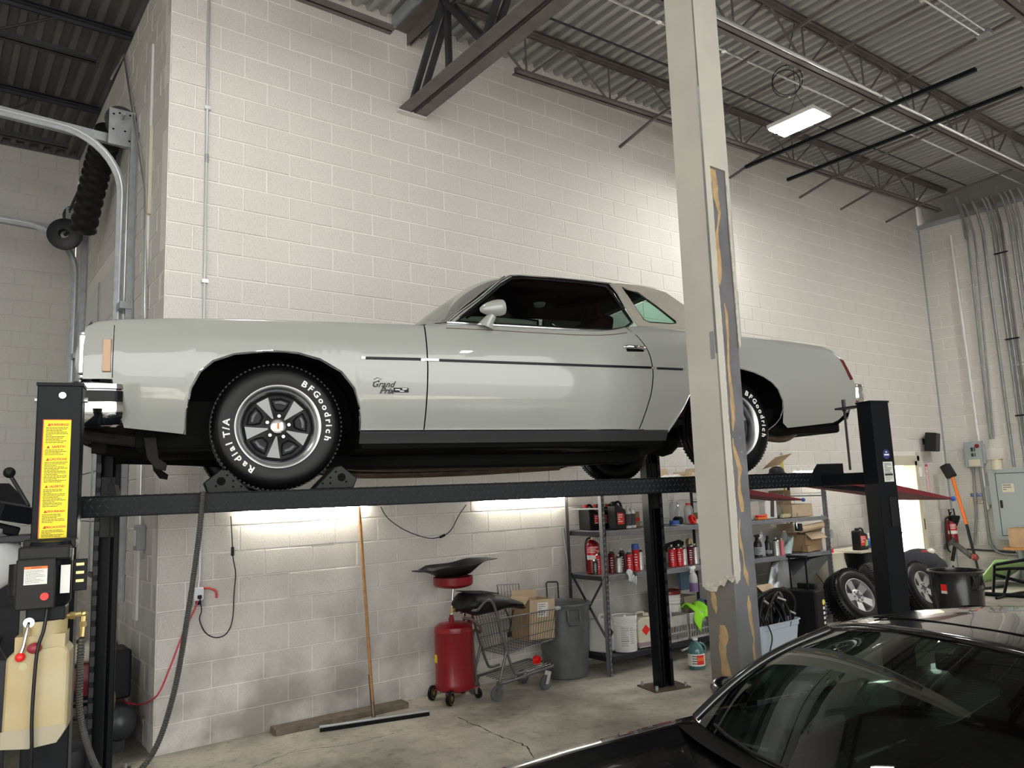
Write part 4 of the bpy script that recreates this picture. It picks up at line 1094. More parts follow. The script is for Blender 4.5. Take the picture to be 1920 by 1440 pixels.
# rubber chocks on the near runway
def chock(s, d, label, t=-.90):
    c = thing('wheel_chock', label, 'chock', CAR.matrix_basis @ Vector((s, t, 0)), -THETA, group=None)
    w = .15
    obj('body', MB().prism([(0,0),(d*.215,0),(d*.235,.055),(d*.15,.125),(d*.115,.118)], (0,-w/2,0), (1,0,0), (0,0,1), (0,1,0), w), M['rubber'], c, bevel=.006)
    for a, b in ((.05,.03),(.09,.06),(.12,.09),(.09,.03),(.175,.035)): obj('hole', MB().cyl((d*a,-w/2-.0012,b),(d*a,-w/2+.002,b),.006,n=10), M['dark'], c)
    obj('grip', MB().cyl((d*.15,-w/2-.0015,.06),(d*.15,-w/2+.002,.06),.022,n=18), M['dark'], c)
    return c
chock(.165, 1, 'black rubber wheel chock behind the near front tyre of the coupe')
chock(-.135, -1, 'black rubber wheel chock in front of the near front tyre of the coupe', t=-.77)

# ---------------------------------------------------------------- pillar in the foreground
PIL = thing('pillar', 'grey steel pillar in broken beige drywall with tan glue streaks, in front of the coupe', 'pillar', (2.15, -3.59, 0), rot=(0, .0100, 0))
M['steel_grey'] = mat('grey primed pillar steel', (.20,.20,.215), .5, .2, .3, 5)
M['steel_stain'] = mat('stained pillar steel', (.19,.195,.21), .55, .1, 0, 2.2, col2=(.165,.145,.115))
M['drywall'] = mat('painted drywall', (.52,.50,.44), .7, 0, .12, 3, bump=.15, bscale=25)
M['gypsum'] = mat('torn gypsum edge', (.62,.58,.50), .9, 0, .35, 40)
M['glue'] = mat('tan construction adhesive', (.50,.34,.17), .8, 0, .25, 20, bump=.4, bscale=60)
obj('steel_core', MB().bb((.016,.012,0),(.215,.212,6.55)), M['steel_grey'], PIL, bevel=.004)
obj('weathered_side', MB().bb((.013,.014,0),(.0165,.21,1.3)), M['steel_stain'], PIL)
rg = random.Random(5)
# drywall on the left face, torn along its lower edge
edge = [(.0,1.30),(.02,1.27),(.05,1.285),(.08,1.245),(.11,1.255),(.14,1.21),(.17,1.205),(.21,1.22)]
mb = MB().prism([(0,6.5)]+[(a, b) for a, b in edge]+[(.225,1.22),(.225,6.5)], (0,0,0), (0,1,0), (0,0,1), (1,0,0), .013)
obj('side_board', mb, M['drywall'], PIL)
obj('torn_edge', MB().tube([(.006, a, b-.004) for a, b in edge], [rg.uniform(.005,.010) for _ in edge], 7), M['gypsum'], PIL)
obj('torn_patch', MB().prism([(.02,1.285),(.05,1.30),(.09,1.27),(.14,1.25),(.20,1.245),(.20,1.22),(.14,1.215),(.08,1.25),(.04,1.275)], (-.002,0,0), (0,1,0), (0,0,1), (1,0,0), .004), M['gypsum'], PIL)
# front: whole board above, opened lower down leaving strips along both edges
obj('front_board', MB().bb((0,-.001,3.70),(.226,.012,6.5)), M['drywall'], PIL)
lf = [(0,3.70),(.045,3.70),(.050,3.4),(.046,3.0),(.054,2.6),(.050,2.2),(.056,1.9),(.060,1.6),(.052,1.42),(.058,1.33),(.046,1.27),(.02,1.25),(0,1.30)]
obj('left_strip', MB().prism(lf, (0,-.001,0), (1,0,0), (0,0,1), (0,1,0), .013), M['drywall'], PIL)
obj('left_strip_edge', MB().tube([(a+.001, .004, b) for a, b in lf[1:11]], .007, 6), M['gypsum'], PIL)
rf_ = [(.205,3.70),(.226,3.70),(.226,2.62),(.212,2.60),(.208,2.9),(.203,3.3)]
obj('right_strip', MB().prism(rf_, (0,-.001,0), (1,0,0), (0,0,1), (0,1,0), .013), M['drywall'], PIL)
obj('right_strip_edge', MB().tube([(a-.001, .004, b) for a, b in ((.205,3.7),(.203,3.3),(.208,2.9),(.212,2.6))], .006, 6), M['gypsum'], PIL)
# metal corner beads peeping through the paint
for (x, y, z0, z1) in ((-.0015,.004,2.55,4.2),(.226,.002,2.62,2.95),(.222,.002,3.1,3.45)):
    obj('corner_bead', MB().bb((x-.001, y-.004, z0),(x+.002, y+.010, z1)), M['conduit'], PIL)
obj('bead_end', MB().bb((-.003,.02,2.52),(0,.05,2.68)), M['galv'], PIL)
def streak(pts, face):
    """wavy glue streak; pts: (across, z, half width)"""
    P = []
    for i in range(len(pts)-1):
        for k in range(4):
            u = k/4; a, b = pts[i], pts[i+1]; v = u*u*(3-2*u)
            P.append([a[j]+(b[j]-a[j])*v for j in range(3)])
    P.append(pts[-1]); l, r, c = [], [], []
    for a, z, w in P:
        w1, w2 = w*rg.uniform(.8,1.15), w*rg.uniform(.8,1.15)
        if face == 'front': l.append(Vector((a-w1,.0115,z))); r.append(Vector((a+w2,.0115,z))); c.append(Vector((a,.0065,z)))
        else: l.append(Vector((.0128,a-w1,z))); r.append(Vector((.0128,a+w2,z))); c.append(Vector((.008,a,z)))
    obj('glue_streak', MB().grid([l, c, r]), M['glue'], PIL, smooth=70)
streak([(.085,3.69,.035),(.10,3.60,.03),(.105,3.50,.025),(.125,3.42,.012),(.10,3.33,.008),(.075,3.25,.022),(.085,3.10,.028),(.080,3.0,.016),(.075,2.96,.002)], 'front')
streak([(.105,2.86,.004),(.12,2.80,.014),(.118,2.65,.011),(.105,2.5,.010),(.108,2.38,.014),(.115,2.25,.019),(.110,2.16,.016),(.100,2.10,.003)], 'front')
streak([(.092,2.06,.002),(.095,2.02,.010),(.115,1.95,.018),(.14,1.88,.021),(.125,1.83,.010),(.118,1.76,.014),(.13,1.69,.022),(.135,1.64,.014)], 'front')
streak([(.10,1.60,.002),(.09,1.53,.009),(.10,1.44,.016),(.108,1.42,.008),(.112,1.36,.003),(.122,1.30,.020),(.130,1.27,.016),(.135,1.23,.002)], 'front')
streak([(.128,1.18,.002),(.13,1.14,.015),(.135,1.05,.016),(.145,.98,.012),(.15,.94,.002),(.143,.90,.011),(.15,.8,.013),(.16,.65,.013),(.165,.5,.012),(.17,.35,.011),(.172,.2,.004)], 'front')
streak([(.165,1.21,.012),(.16,1.16,.02),(.155,1.10,.012),(.15,1.08,.002)], 'side')
streak([(.115,1.02,.02),(.105,.97,.034),(.125,.90,.026),(.115,.83,.022),(.105,.75,.036),(.125,.67,.016),(.115,.61,.03),(.13,.53,.014),(.13,.45,.022),(.12,.36,.03),(.12,.30,.004)], 'side')
for z, a in ((3.60,.11),(3.55,.07),(1.98,.16),(2.06,.15),(.62,.18)): obj('screw', MB().cyl((a,.012,z),(a,.006,z),.004,n=8), M['zinc'], PIL)
obj('pillar_cap', MB().bb((-.06,-.06,6.5),(.29,.29,6.53)), M['steel'], PIL)

# ---------------------------------------------------------------- black car in the foreground
BLK = thing('car', 'low glossy black car with dark windscreen in the lower right foreground', 'car', (-4.56*math.sin(THETA), -4.56*math.cos(THETA), 0), -THETA)
M['car_black'] = car_paint('black car paint', (.004,.004,.005)); M['car_black'].node_tree.nodes['Principled BSDF'].inputs['Roughness'].default_value = .2
M['black_glass'] = glass_mat('dark windscreen', (.22,.27,.25), .9)
SX = [-.02,.10,.35,.7,1.1,1.5,1.9,2.1,2.6,3.2,3.8,4.1,4.3,4.36]
HW = [.60,.74,.84,.90,.92,.925,.92,.915,.91,.92,.92,.89,.82,.70]
SH = [.52,.58,.66,.74,.80,.835,.86,.87,.88,.90,.90,.88,.84,.78]   # shoulder height
CH = [.53,.60,.69,.76,.815,.85,.875,.885,.92,.95,.94,.92,.88,.80]  # centre line
def bsec(s):
    w, sh, ch = interp(s, SX, HW), interp(s, SX, SH), interp(s, SX, CH)
    arch = 0
    for cx in (.95, 3.55):
        d = abs(s-cx)
        if d < .36: arch = max(arch, math.sqrt(.36**2-d*d))
    zb = max(.17, .31+arch*.98 if arch > 0 else .17)
    half = [(.0,ch),(.2*w,ch+.002),(.42*w,ch-.002),(.60*w,ch-.02),(.70*w,ch-.022),(.80*w,sh+.002),(.88*w,sh+.003),(.94*w,sh-.022),(.985*w,sh-.085),(w,max(sh-.2,zb+.02)),(w,max(.42,zb+.01)),(w*.97,zb)]
    return half
rows = []
n = 90
for i in range(n+1):
    s = -.02+(4.38)*i/n; h = bsec(s)
    rows.append([Vector((s, -a, z)) for a, z in h[::-1]] + [Vector((s, a, z)) for a, z in h[1:]])
mb = MB().grid(rows)
for r in (rows[0], rows[-1]):
    k = len(mb.v); c = sum(r, Vector())/len(r); mb.add([c]+list(r), [(0, j+1, j+2) for j in range(len(r)-1)])
obj('body', mb, M['car_black'], BLK, smooth=60)
obj('underbody', MB().bb((.1,-.62,.15),(4.3,.62,.5)), M['dark'], BLK)
for s in (.95, 3.55):
    for k in (-1, 1):
        w_ = obj('wheel', MB().lathe([(.0,.08),(.20,.09),(.23,.11),(.30,.11),(.33,.09),(.335,.0),(.335,-.1),(.2,-.1)], (s, k*.80, .335), (0,k,0), 40), M['rubber'], BLK, smooth=40)
        obj('rim', MB().lathe([(.0,.10),(.05,.10),(.06,.07),(.19,.085),(.215,.112),(.22,.10)], (s, k*.80, .335), (0,k,0), 40), M['alu'], w_, smooth=40)
# greenhouse
def hdr(y): return Vector((2.585-.10*(1-(y/.56)**2), y, 1.185+.062*(1-(abs(y)/.56)**2.2)))
def base(y): return Vector((2.03-.17*(1-(y/.76)**2), y, .868+.032*(1-(y/.76)**2)))
rows = []
for i in range(15):
    u = i/14; rows.append([])
    for k in range(25):
        a = k/12-1; p = base(a*.76)*(1-u)+hdr(a*.56)*u; b = .045*math.sin(PI*u)
        rows[-1].append(p+Vector((-b*.45, 0, b*.9)))
obj('windscreen', MB().grid(rows), M['black_glass'], BLK, smooth=80)
fr = MB()
for k in (-1, 1):
    pts = []
    for i in range(15):
        u = i/14; p = base(k*.775)*(1-u)+hdr(k*.575)*u; b = .045*math.sin(PI*u); pts.append(p+Vector((.005-b*.45, 0, b*.9)))
    fr.tube(pts, .022, 8)
fr.tube([hdr(y/20*.57)+Vector((.02,0,.004)) for y in range(-20,21)], .018, 8)
obj('screen_surround', fr, M['car_black'], BLK, smooth=60)
obj('cowl_grille', MB().grid([[base(y/12*.76)+Vector((-.09,0,-.004)) for y in range(-12,13)], [base(y/12*.77)+Vector((.02,0,-.006)) for y in range(-12,13)]]), M['dark'], BLK)
rows = []
for i in range(21):
    u = i/20; s0 = 2.60+(4.02-2.60)*u
    zc = interp(s0, [2.45,2.7,3.0,3.3,3.6,3.85,4.05], [1.247,1.268,1.275,1.262,1.205,1.10,.97]); hw = interp(s0, [2.45,2.8,3.2,3.6,4.05], [.575,.60,.60,.58,.55]); ze = interp(s0, [2.45,2.7,3.0,3.3,3.6,3.85,4.05], [1.187,1.205,1.212,1.20,1.15,1.05,.945])
    rows.append([Vector((s0-(.10*(1-a*a)*(1-u)**3), a*hw, ze+(zc-ze)*(1-abs(a)**2.2))) for a in [k/12-1 for k in range(25)]])
obj('roof', MB().grid(rows), M['car_black'], BLK, smooth=60)
# removable roof panel seam
obj('roof_seam', MB().tube([Vector((2.66+.02*abs(y), y*.42, 1.2685-.052*(abs(y*.42)/.6)**2.2+.0005)) for y in [k/10-1 for k in range(21)]]+[Vector((3.25, .43, 1.236)), Vector((3.30, 0, 1.2635)), Vector((3.25,-.43,1.236)), Vector((2.68,-.42,1.242))], .0035, 5), M['dark'], BLK)
for k in (-1, 1):
    pts_t = [(2.60,1.18),(3.0,1.207),(3.3,1.195),(3.6,1.145)]; r1 = [Vector((s, k*(interp(s,[2.45,2.8,3.2,3.6],[.575,.60,.60,.58])), z)) for s, z in pts_t]; r2 = [Vector((s, k*.80, .885)) for s in (2.06,2.7,3.2,3.75)]
    obj('side_glass', MB().grid([r1, r2]), M['black_glass'], BLK)
    mm = MB().ball((2.36, k*.955, .893), .110, 18, (.55,1.0,.56))
    mm.bar((2.35,k*.80,.868),(2.36,k*.90,.875),.05,.035)
    m_ = obj('door_mirror', mm, M['car_black'], BLK, smooth=60)
    obj('mirror_glass', MB().lathe([(.0,.0),(.05,.0),(.052,-.004)], (2.415,k*.955,.893), (1,0,0), 20), M['chrome'], m_)
    obj('wiper', MB().tube([(1.86+k*.02,-.1+k*.35,.905),(1.90,k*.45-.05,.918),(1.985,k*.58,.900)] if k > 0 else [(1.84,-.30,.905),(1.83,.0,.925),(1.86,.22,.915)], .007, 5), M['black_plastic'], BLK)
# cabin
obj('dashboard', MB().prism([(1.95,.60),(2.55,.60),(2.62,.80),(2.45,.86),(2.0,.855)], (0,-.74,0), (1,0,0), (0,0,1), (0,1,0), 1.48), M['black_plastic'], BLK, bevel=.02)
obj('cabin_floor', MB().bb((2.0,-.75,.25),(3.9,.75,.30)).bb((3.7,-.7,.3),(3.75,.7,.95)), M['dark'], BLK)
for k in (-.37,.37):
    st = obj('seat', MB().prism([(2.95,.40),(3.25,.40),(3.50,1.0),(3.36,1.04)], (0,k-.24,0), (1,0,0), (0,0,1), (0,1,0), .48).bb((2.75,k-.24,.35),(3.25,k+.24,.50)), mat('dark leather', (.02,.02,.02), .5) if k < 0 else bpy.data.materials['dark leather'], BLK, bevel=.04)
    obj('headrest', MB().box((3.47,k,1.08),(.07,.24,.14)), bpy.data.materials['dark leather'], st, bevel=.03)
sw = MB(); c = Vector((2.78,-.37,.84)); ax = Vector((-.8,0,.5)).normalized(); a1 = Vector((0,1,0)); a2 = ax.cross(a1)
sw.tube([c+a1*(.18*math.cos(2*PI*i/24))+a2*(.18*math.sin(2*PI*i/24)) for i in range(24)], .014, 8, closed=True)
obj('steering_wheel', sw, M['black_plastic'], BLK, smooth=60)
obj('inner_mirror', MB().box((2.62,0,1.14),(.02,.22,.06)), M['black_plastic'], BLK, bevel=.008)

# ---------------------------------------------------------------- things along the block wall
M['bin_grey'] = mat('scuffed charcoal bin plastic', (.115,.12,.122), .45, 0, .3, 9)
M['wire'] = mat('grey cart wire', (.16,.16,.165), .4, .6)
# wall conduit, outlet, plug-in timer and cords
M['emt'] = mat('wall conduit steel', (.55,.56,.57), .35, .4)
wc = pipe([(.29,-.022,6.5),(.30,-.022,1.25),(.285,-.03,1.16)], .011, M['emt'], 'vertical steel conduit on the block wall near its left corner', clips=[(.295,-.014,5.1),(.298,-.014,3.6),(.30,-.014,2.2)])
for z in (4.62, 3.02): obj('coupling', MB().cyl((.296,-.022,z),(.296,-.022,z+.07),.0155,n=10), M['galv'], wc)
ob = thing('outlet_box', 'small steel outlet box with a white plug-in timer on the block wall', 'outlet', (.285,-.001,1.09))
obj('box', MB().bb((-.035,-.045,-.055),(.04,0,.06)), M['galv'], ob, bevel=.004)
obj('socket_face', MB().bb((-.03,-.048,-.05),(.035,-.045,.055)), M['grey'], ob)
obj('socket', MB().bb((-.02,-.051,-.045),(.022,-.048,-.012)), M['black_plastic'], ob, bevel=.004)
obj('timer', MB().bb((-.038,-.085,-.012),(.032,-.048,.088)), mat('lilac white plastic', (.74,.74,.82), .35), ob, bevel=.014, seg=3)
obj('plug', MB().bb((-.018,-.105,.004),(.012,-.085,.032)), M['black_plastic'], ob, bevel=.005)
pipe([(.315,-.05,1.165),(.37,-.045,1.16),(.42,-.03,1.13),(.43,-.02,1.08)], .009, mat('faded red cord', (.62,.09,.07), .5), 'short faded red cord looping from the timer to the wall', 'cord', 'power_cord', spl=6)
lc = pipe([(.282,-.10,1.10),(.31,-.05,1.0),(.305,-.02,.93),(.35,-.015,.83),(.43,-.014,.78),(.51,-.014,.80),(.555,-.014,.90),(.565,-.014,1.1),(.575,-.014,1.25),(.553,-.014,1.38),(.545,-.014,1.52),(.532,-.014,1.70)], .0042, M['hose_black'], 'thin black lamp cord with an inline switch hanging on the block wall', 'cord', 'lamp_cord', spl=7)
obj('inline_switch', MB().box((.548,-.018,1.425),(.022,.02,.07)), M['black_plastic'], lc, bevel=.005)
w2 = pipe([(1.86,-.02,1.72),(1.90,-.02,1.65),(1.965,-.02,1.585),(2.10,-.02,1.50),(2.267,-.02,1.432),(2.40,-.02,1.405),(2.529,-.02,1.428),(2.61,-.02,1.48),(2.70,-.02,1.61),(2.783,-.02,1.70)], .0042, M['hose_black'], 'thin black cord sagging in a loop below the runway on the wall', 'cord', 'lamp_cord', spl=7)
obj('inline_switch', MB().box((2.50,-.025,1.42),(.06,.02,.022), (0,-.35,0)), M['black_plastic'], w2, bevel=.005)
pipe([(.29,-.07,1.17),(.27,-.06,1.05),(.18,-.05,.85),(.09,-.06,.62),(.0,-.10,.45),(-.06,.10,.36),(-.1,.35,.33),(-.12,.5,.33)], .0065, mat('pink red air hose', (.55,.03,.08), .4), 'thin pinkish red air hose drooping across the wall corner', 'hose', 'air_hose', spl=8)
# long lamps hidden behind the far runway, assumed from the glow on the wall
def tube_lamp(x0, x1, z, label, e):
    t = thing('shop_light', label, 'lamp', (x0, -.06, z))
    obj('housing', MB().bb((0,-.015,.018),(x1-x0,.055,.05)), M['white_paint'], t, bevel=.004)
    obj('lit_tube', MB().cyl((.02,.0,.004),(x1-x0-.02,.0,.004),.013,n=10), bpy.data.materials.get('lit tube %d' % e) or mat('lit tube %d' % e, (1,.95,.82), .4, emit=e), t)
tube_lamp(.60, 1.72, 1.735, 'lit shop light tube on the wall behind the runway, left one', 28)
tube_lamp(2.92, 4.06, 1.735, 'lit shop light tube on the wall behind the runway, above the shelf end', 20)
tube_lamp(8.45, 9.55, 1.93, 'lit shop light tube on the wall behind the right runway end', 16)

# squeegee leaning on the wall, plank
sq = thing('floor_squeegee', 'long orange wooden-handled floor squeegee leaning on the wall', 'squeegee', (1.585,-.36,0))
obj('handle', MB().tube([(.0,-.0,.10),(.045,.325,1.86)], .0135, 12), M['wood'], sq, smooth=60)
obj('socket', MB().cyl((-.002,-.015,.03),(.008,.06,.36),.0165,n=12), M['exhaust'], sq, smooth=60)
b0, b1 = Vector((-.44,.055,.03)), Vector((.42,-.17,.03))
obj('blade_bar', MB().bar(b0, b1, .035, .03), M['alu_dull'], sq, bevel=.004); obj('rubber_blade', MB().bar(b0+Vector((0,-.015,-.014)), b1+Vector((0,-.015,-.014)), .012, .03), M['rubber'], sq)
tag(obj('plank', MB().bar((.85,-.105,.024),(2.0,-.145,.024),.145,.046), M['plank'], bevel=.004), 'weathered grey wooden plank lying along the foot of the wall', 'plank')

# waste oil drainer
dr = thing('oil_drainer', 'red wheeled oil drain tank with a funnel bowl, beside the cart', 'oil drainer', (2.44,-.27,0))
obj('tank', MB().lathe([(.0,.085),(.15,.088),(.172,.105),(.176,.125),(.179,.14),(.174,.155),(.174,.58),(.179,.592),(.174,.606),(.168,.632),(.13,.66),(.0,.672)], n=40), M['red'], dr, smooth=35)
obj('warning_sticker', MB().lathe([(.1758,.335),(.1758,.405)], n=6, a0=R(60), a1=R(88)), M['yellow'], dr)
obj('fill_neck', MB().cyl((-.02,0,.66),(-.02,0,.71),.026,n=14).cyl((-.02,0,.71),(-.02,0,.735),.02,n=8), M['red'], dr, smooth=40)
obj('mast', MB().cyl((-.02,0,.72),(.01,0,.97),.0095,n=10), M['alu'], dr, smooth=60)
obj('mast_valve', MB().cyl((-.015,0,.745),(-.012,0,.80),.018,n=8).cyl((-.012,-.02,.765),(-.012,-.05,.77),.012,n=8), M['brass'], dr)
obj('valve_knob', MB().ball((.02,-.03,.77),.018,10), M['black_plastic'], dr, smooth=60)
obj('funnel_bowl', MB().lathe([(.0,.955),(.03,.957),(.10,.968),(.165,.985),(.180,1.0),(.182,1.065),(.176,1.066),(.172,1.0),(.0,.965)], (.01,0,0), n=36), M['red'], dr, smooth=40)
obj('push_handle', MB().tube(spline([(.155,-.05,.62),(.175,-.06,.74),(.19,-.02,.80),(.19,.06,.80),(.175,.09,.74),(.155,.08,.62)],5), .011, 8), M['red'], dr, smooth=60)
obj('side_bracket', MB().bb((.168,-.03,.42),(.186,.03,.68)), M['red'], dr, bevel=.004)
obj('air_valve', MB().cyl((.09,-.03,.67),(.10,-.03,.735),.014,n=8).bar((.05,-.05,.745),(.16,-.02,.75),.02,.014), M['chrome'], dr)
obj('drain_hose', MB().tube(spline([(.06,-.08,.70),(.10,-.16,.69),(.17,-.17,.62),(.205,-.12,.56),(.20,-.05,.58),(.19,-.02,.5),(.198,-.03,.3),(.195,-.05,.13)],6), .012, 8), mat('brown drain hose', (.12,.09,.07), .5), dr, smooth=60)
obj('base_frame', MB().bar((-.17,-.13,.09),(.18,.10,.09),.03,.015).bar((-.17,.13,.09),(.18,-.10,.09),.03,.015), M['red'], dr)
for (x, y) in ((-.155,-.16),(-.165,.12)):
    wl = obj('wheel', MB().lathe([(.026,.019),(.052,.019),(.064,.012),(.064,-.012),(.052,-.019),(.026,-.019)], (x,y,.064), (.5,-.87,0), 28), M['rubber'], dr, smooth=40)
    rm = MB().lathe([(.0,.02),(.014,.02),(.014,-.02),(.0,-.02)], (x,y,.064), (.5,-.87,0), 12).lathe([(.038,.016),(.05,.021),(.05,-.02),(.038,-.016),(.038,.016)], (x,y,.064), (.5,-.87,0), 24)
    A = Vector((.5,-.87,0)).normalized(); u = Vector((.87,.5,0)).normalized()
    for k in range(5):
        d = u*math.cos(k*2*PI/5)+Vector((0,0,1))*math.sin(k*2*PI/5); rm.bar(Vector((x,y,.064))+d*.008, Vector((x,y,.064))+d*.045, .014, .028, up=A)
    obj('wheel_hub', rm, M['brass'], wl)
for (x, y) in ((.165,-.12),(.16,.13)):
    wl = obj('caster', MB().cyl((x-.012,y,.045),(x+.012,y,.045),.045,n=20), M['rubber'], dr, smooth=40)
    obj('caster_fork', MB().bb((x-.02,y-.012,.04),(x-.014,y+.02,.085)).bb((x+.014,y-.012,.04),(x+.02,y+.02,.085)).bb((x-.02,y-.012,.08),(x+.02,y+.02,.088)), M['zinc'], wl)
# black plastic pan resting on the bowl
pan = MB(); rows = []
for i in range(17):
    u = i/16; x = -.385+.83*u; r = []
    for k in range(13):
        a = k/6-1; hw = interp(u, [0,.1,.3,.6,.85,1], [.06,.11,.19,.20,.17,.10])
        dep = .105*math.exp(-((u-.46)/.27)**4)*(1-abs(a)**3)
        r.append(Vector((x, a*hw, 1.115+interp(u, [0,.12,.25,.6,.8,1], [.035,.03,.06,.06,.09,.085])-dep-.005)))
    rows.append(r)
tag(obj('drain_pan', MB().grid(rows), M['black_plastic'], loc=(2.44,-.27,0), smooth=50, solid=.006), 'shallow black plastic pan lying across the red drainer bowl', 'pan')

# shopping cart
ct = thing('shopping_cart', 'grey wire shopping cart between the red drainer and the trash can', 'cart', (2.47,-.42,0))
fr = MB()
for y in (-.20, .20):
    fr.tube(spline([(.0,y,.80),(.10,y,.87),(.17,y,.83),(.22,y,.66),(.30,y,.40),(.36,y,.24),(.40,y,.20),(.50,y,.205)],6), .0125, 8)
    fr.tube(spline([(.30,y,.42),(.235,y,.24),(.215,y,.17),(.26,y,.145),(.55,y,.175),(.82,y,.200)],6), .0125, 8)
fr.tube([(.82,-.20,.200),(.845,-.17,.203),(.845,.17,.203),(.82,.20,.200)], .0125, 8); fr.tube([(.0,-.20,.80),(-.01,-.18,.795),(-.01,.18,.795),(.0,.20,.80)], .014, 8)
obj('frame', fr, M['wire'], ct, smooth=60)
bk = MB()
def Bp(u, v):   # basket side: u along, v height 0..1
    return (.23+.06*(1-v)+(.90-.04*(1-v)-.23-.06*(1-v))*u, interp(v,[0,1],[.375,.70])+u*interp(v,[0,1],[.055,.01]))
for y in (-.215, .215):
    yy = lambda v: y*(.80+.2*v)
    for i in range(22):
        u = i/21; a, b = Bp(u,0), Bp(u,1); bk.tube([(a[0],yy(0),a[1]),(b[0],yy(1),b[1])], .0026, 5, cap=False)
    for v in (0,.33,.66,1):
        a, b = Bp(0,v), Bp(1,v); bk.tube([(a[0],yy(v),a[1]),(b[0],yy(v),b[1])], .0055 if v in (0,1) else .004, 6)
for i in range(11):
    q = i/10*2-1
    a0, a1, c0, c1 = Bp(0,0), Bp(0,1), Bp(1,0), Bp(1,1)
    bk.tube([(a1[0],q*.215,a1[1]),(a0[0],q*.172,a0[1]),(c0[0],q*.172,c0[1]),(c1[0],q*.215,c1[1])], .0026, 5, cap=False)
for u in [k/9 for k in range(10)]:
    a = Bp(u,0); bk.tube([(a[0],-.172,a[1]),(a[0],.172,a[1])], .0026, 5, cap=False)
obj('basket', bk, M['wire'], ct, smooth=60)
obj('basket_rim_cap', MB().bb((.86,-.235,.695),(.925,-.195,.725)), M['grey'], ct, bevel=.01)
sg_ = MB()
for i in range(8): sg_.tube([(.50+i*.035,.16,.76),(.485+i*.035,.16,.93)], .0026, 5)
sg_.tube([(.49,.16,.75),(.475,.16,.94),(.735,.16,.925),(.745,.16,.75)], .005, 6, closed=True)
obj('seat_gate', sg_, M['wire'], ct)
lk = MB()
for y in (-.15,-.10,-.05,0,.05,.10,.15): lk.tube([(.24,y,.165),(.55,y,.185),(.84,y,.207)], .0045, 6)
obj('lower_rack', lk, M['wire'], ct, smooth=60)
for (x, y, n) in ((.19,-.18,1),(.19,.18,1),(.75,-.17,0),(.75,.17,0)):
    wl = obj('cart_wheel', MB().lathe([(.0,.016),(.03,.016),(.034,.011),(.048,.011),(.052,.015),(.062,.012),(.064,0),(.062,-.012),(.052,-.015),(.03,-.016),(.0,-.016)], (x,y,.064), (0,-1,0), 26), M['bin_grey'], ct, smooth=40)
    obj('wheel_fork', MB().prism([(x-.018,.05),(x+.018,.05),(x+.055,.15),(x+.02,.165)], (0,y-.024,0), (1,0,0), (0,0,1), (0,1,0), .005).prism([(x-.018,.05),(x+.018,.05),(x+.055,.15),(x+.02,.165)], (0,y+.019,0), (1,0,0), (0,0,1), (0,1,0), .005), M['wire'] if n else M['zinc'], wl, bevel=.002)
# things in the cart
cb = thing('cardboard_box', 'open brown cardboard box standing in the shopping cart', 'box', (3.22,-.43,.44), .05, rot=(0,.06,.05))
wl_ = .005
obj('box_wall', MB().bb((-.16,-.13,0),(.16,-.13+wl_,.36)), M['card_pale'], cb); obj('box_wall', MB().bb((-.16,.13-wl_,0),(.16,.13,.36)), M['card_pale'], cb)
obj('box_wall', MB().bb((-.16,-.13,0),(-.16+wl_,.13,.36)), M['card'], cb); obj('box_wall', MB().bb((.16-wl_,-.13,0),(.16,.13,.36)), M['card'], cb); obj('box_bottom', MB().bb((-.16,-.13,0),(.16,.13,wl_)), M['card'], cb)
obj('box_flap', MB().box((-.19,0,.345),(.10,.25,.004),(0,-.9,0)), M['card_pale'], cb); obj('box_flap', MB().box((0,.13,.39),(.31,.004,.08),(-.2,0,0)), M['card_pale'], cb)
obj('shipping_label', MB().bb((-.06,-.1325,.20),(.07,-.1302,.33)), M['paper'], cb)
m_ = MB(); scribble(m_, (-.05,-.1327,.31), (1,0,0), (0,0,1), .10, 6, .018, .006, seed=3); obj('label_print', m_, M['ink'], cb)
cs_ = MB(); rows = []
for i in range(19):
    u = i/18; x = -.34+.68*u; r = []
    zc = interp(u,[0,.1,.3,.5,.7,.9,1],[.11,.185,.18,.15,.115,.06,.0]); th = interp(u,[0,.08,.25,.5,.62,.75,1],[.06,.17,.215,.17,.13,.10,.03])
    for k in range(14):
        a = 2*PI*k/14; r.append(Vector((x, math.cos(a)*.19*interp(u,[0,.08,.9,1],[.6,1,.9,.5]), zc-th/2+math.sin(a)*th/2*(1 if math.sin(a)>0 else 1))))
    rows.append(r)
cm = MB().grid(rows, closed=True); cm.add(rows[0], [tuple(range(14))]); cm.add(rows[-1], [tuple(range(13,-1,-1))])
cu = thing('padded_cushion', 'black moulded pad with ribbed grey top draped over the cart handle', 'cushion', (2.74,-.42,.75))
obj('shell', cm, M['black_plastic'], cu, smooth=60)
rb = MB()
for i in range(14): rb.box((-.27+i*.021,0,.187-.0022*i),(.010,.28,.006),(0,.1,0))
obj('ribbed_pad', rb, M['rubber_old'], cu, kind='stuff')
obj('strap', MB().tube(spline([(.05,-.17,.02),(.08,-.20,-.10),(.06,-.19,-.22),(.10,-.18,-.12),(.13,-.18,.0)],5), .008, 6), M['black_plastic'], cu)
obj('buckle', MB().box((.07,-.2,-.2),(.04,.015,.05)), M['black_plastic'], cu, bevel=.005)
tag(obj('plastic_cup', MB().lathe([(.0,.07),(.022,.07),(.028,.055),(.040,.0),(.043,.0),(.043,-.004),(.038,-.002),(.024,.05),(.0,.055)], (3.20,-.50,.25), (.45,.85,.15), n=22), M['red_bright'], smooth=50), 'small bright red plastic cup lying on the cart lower rack', 'cup')

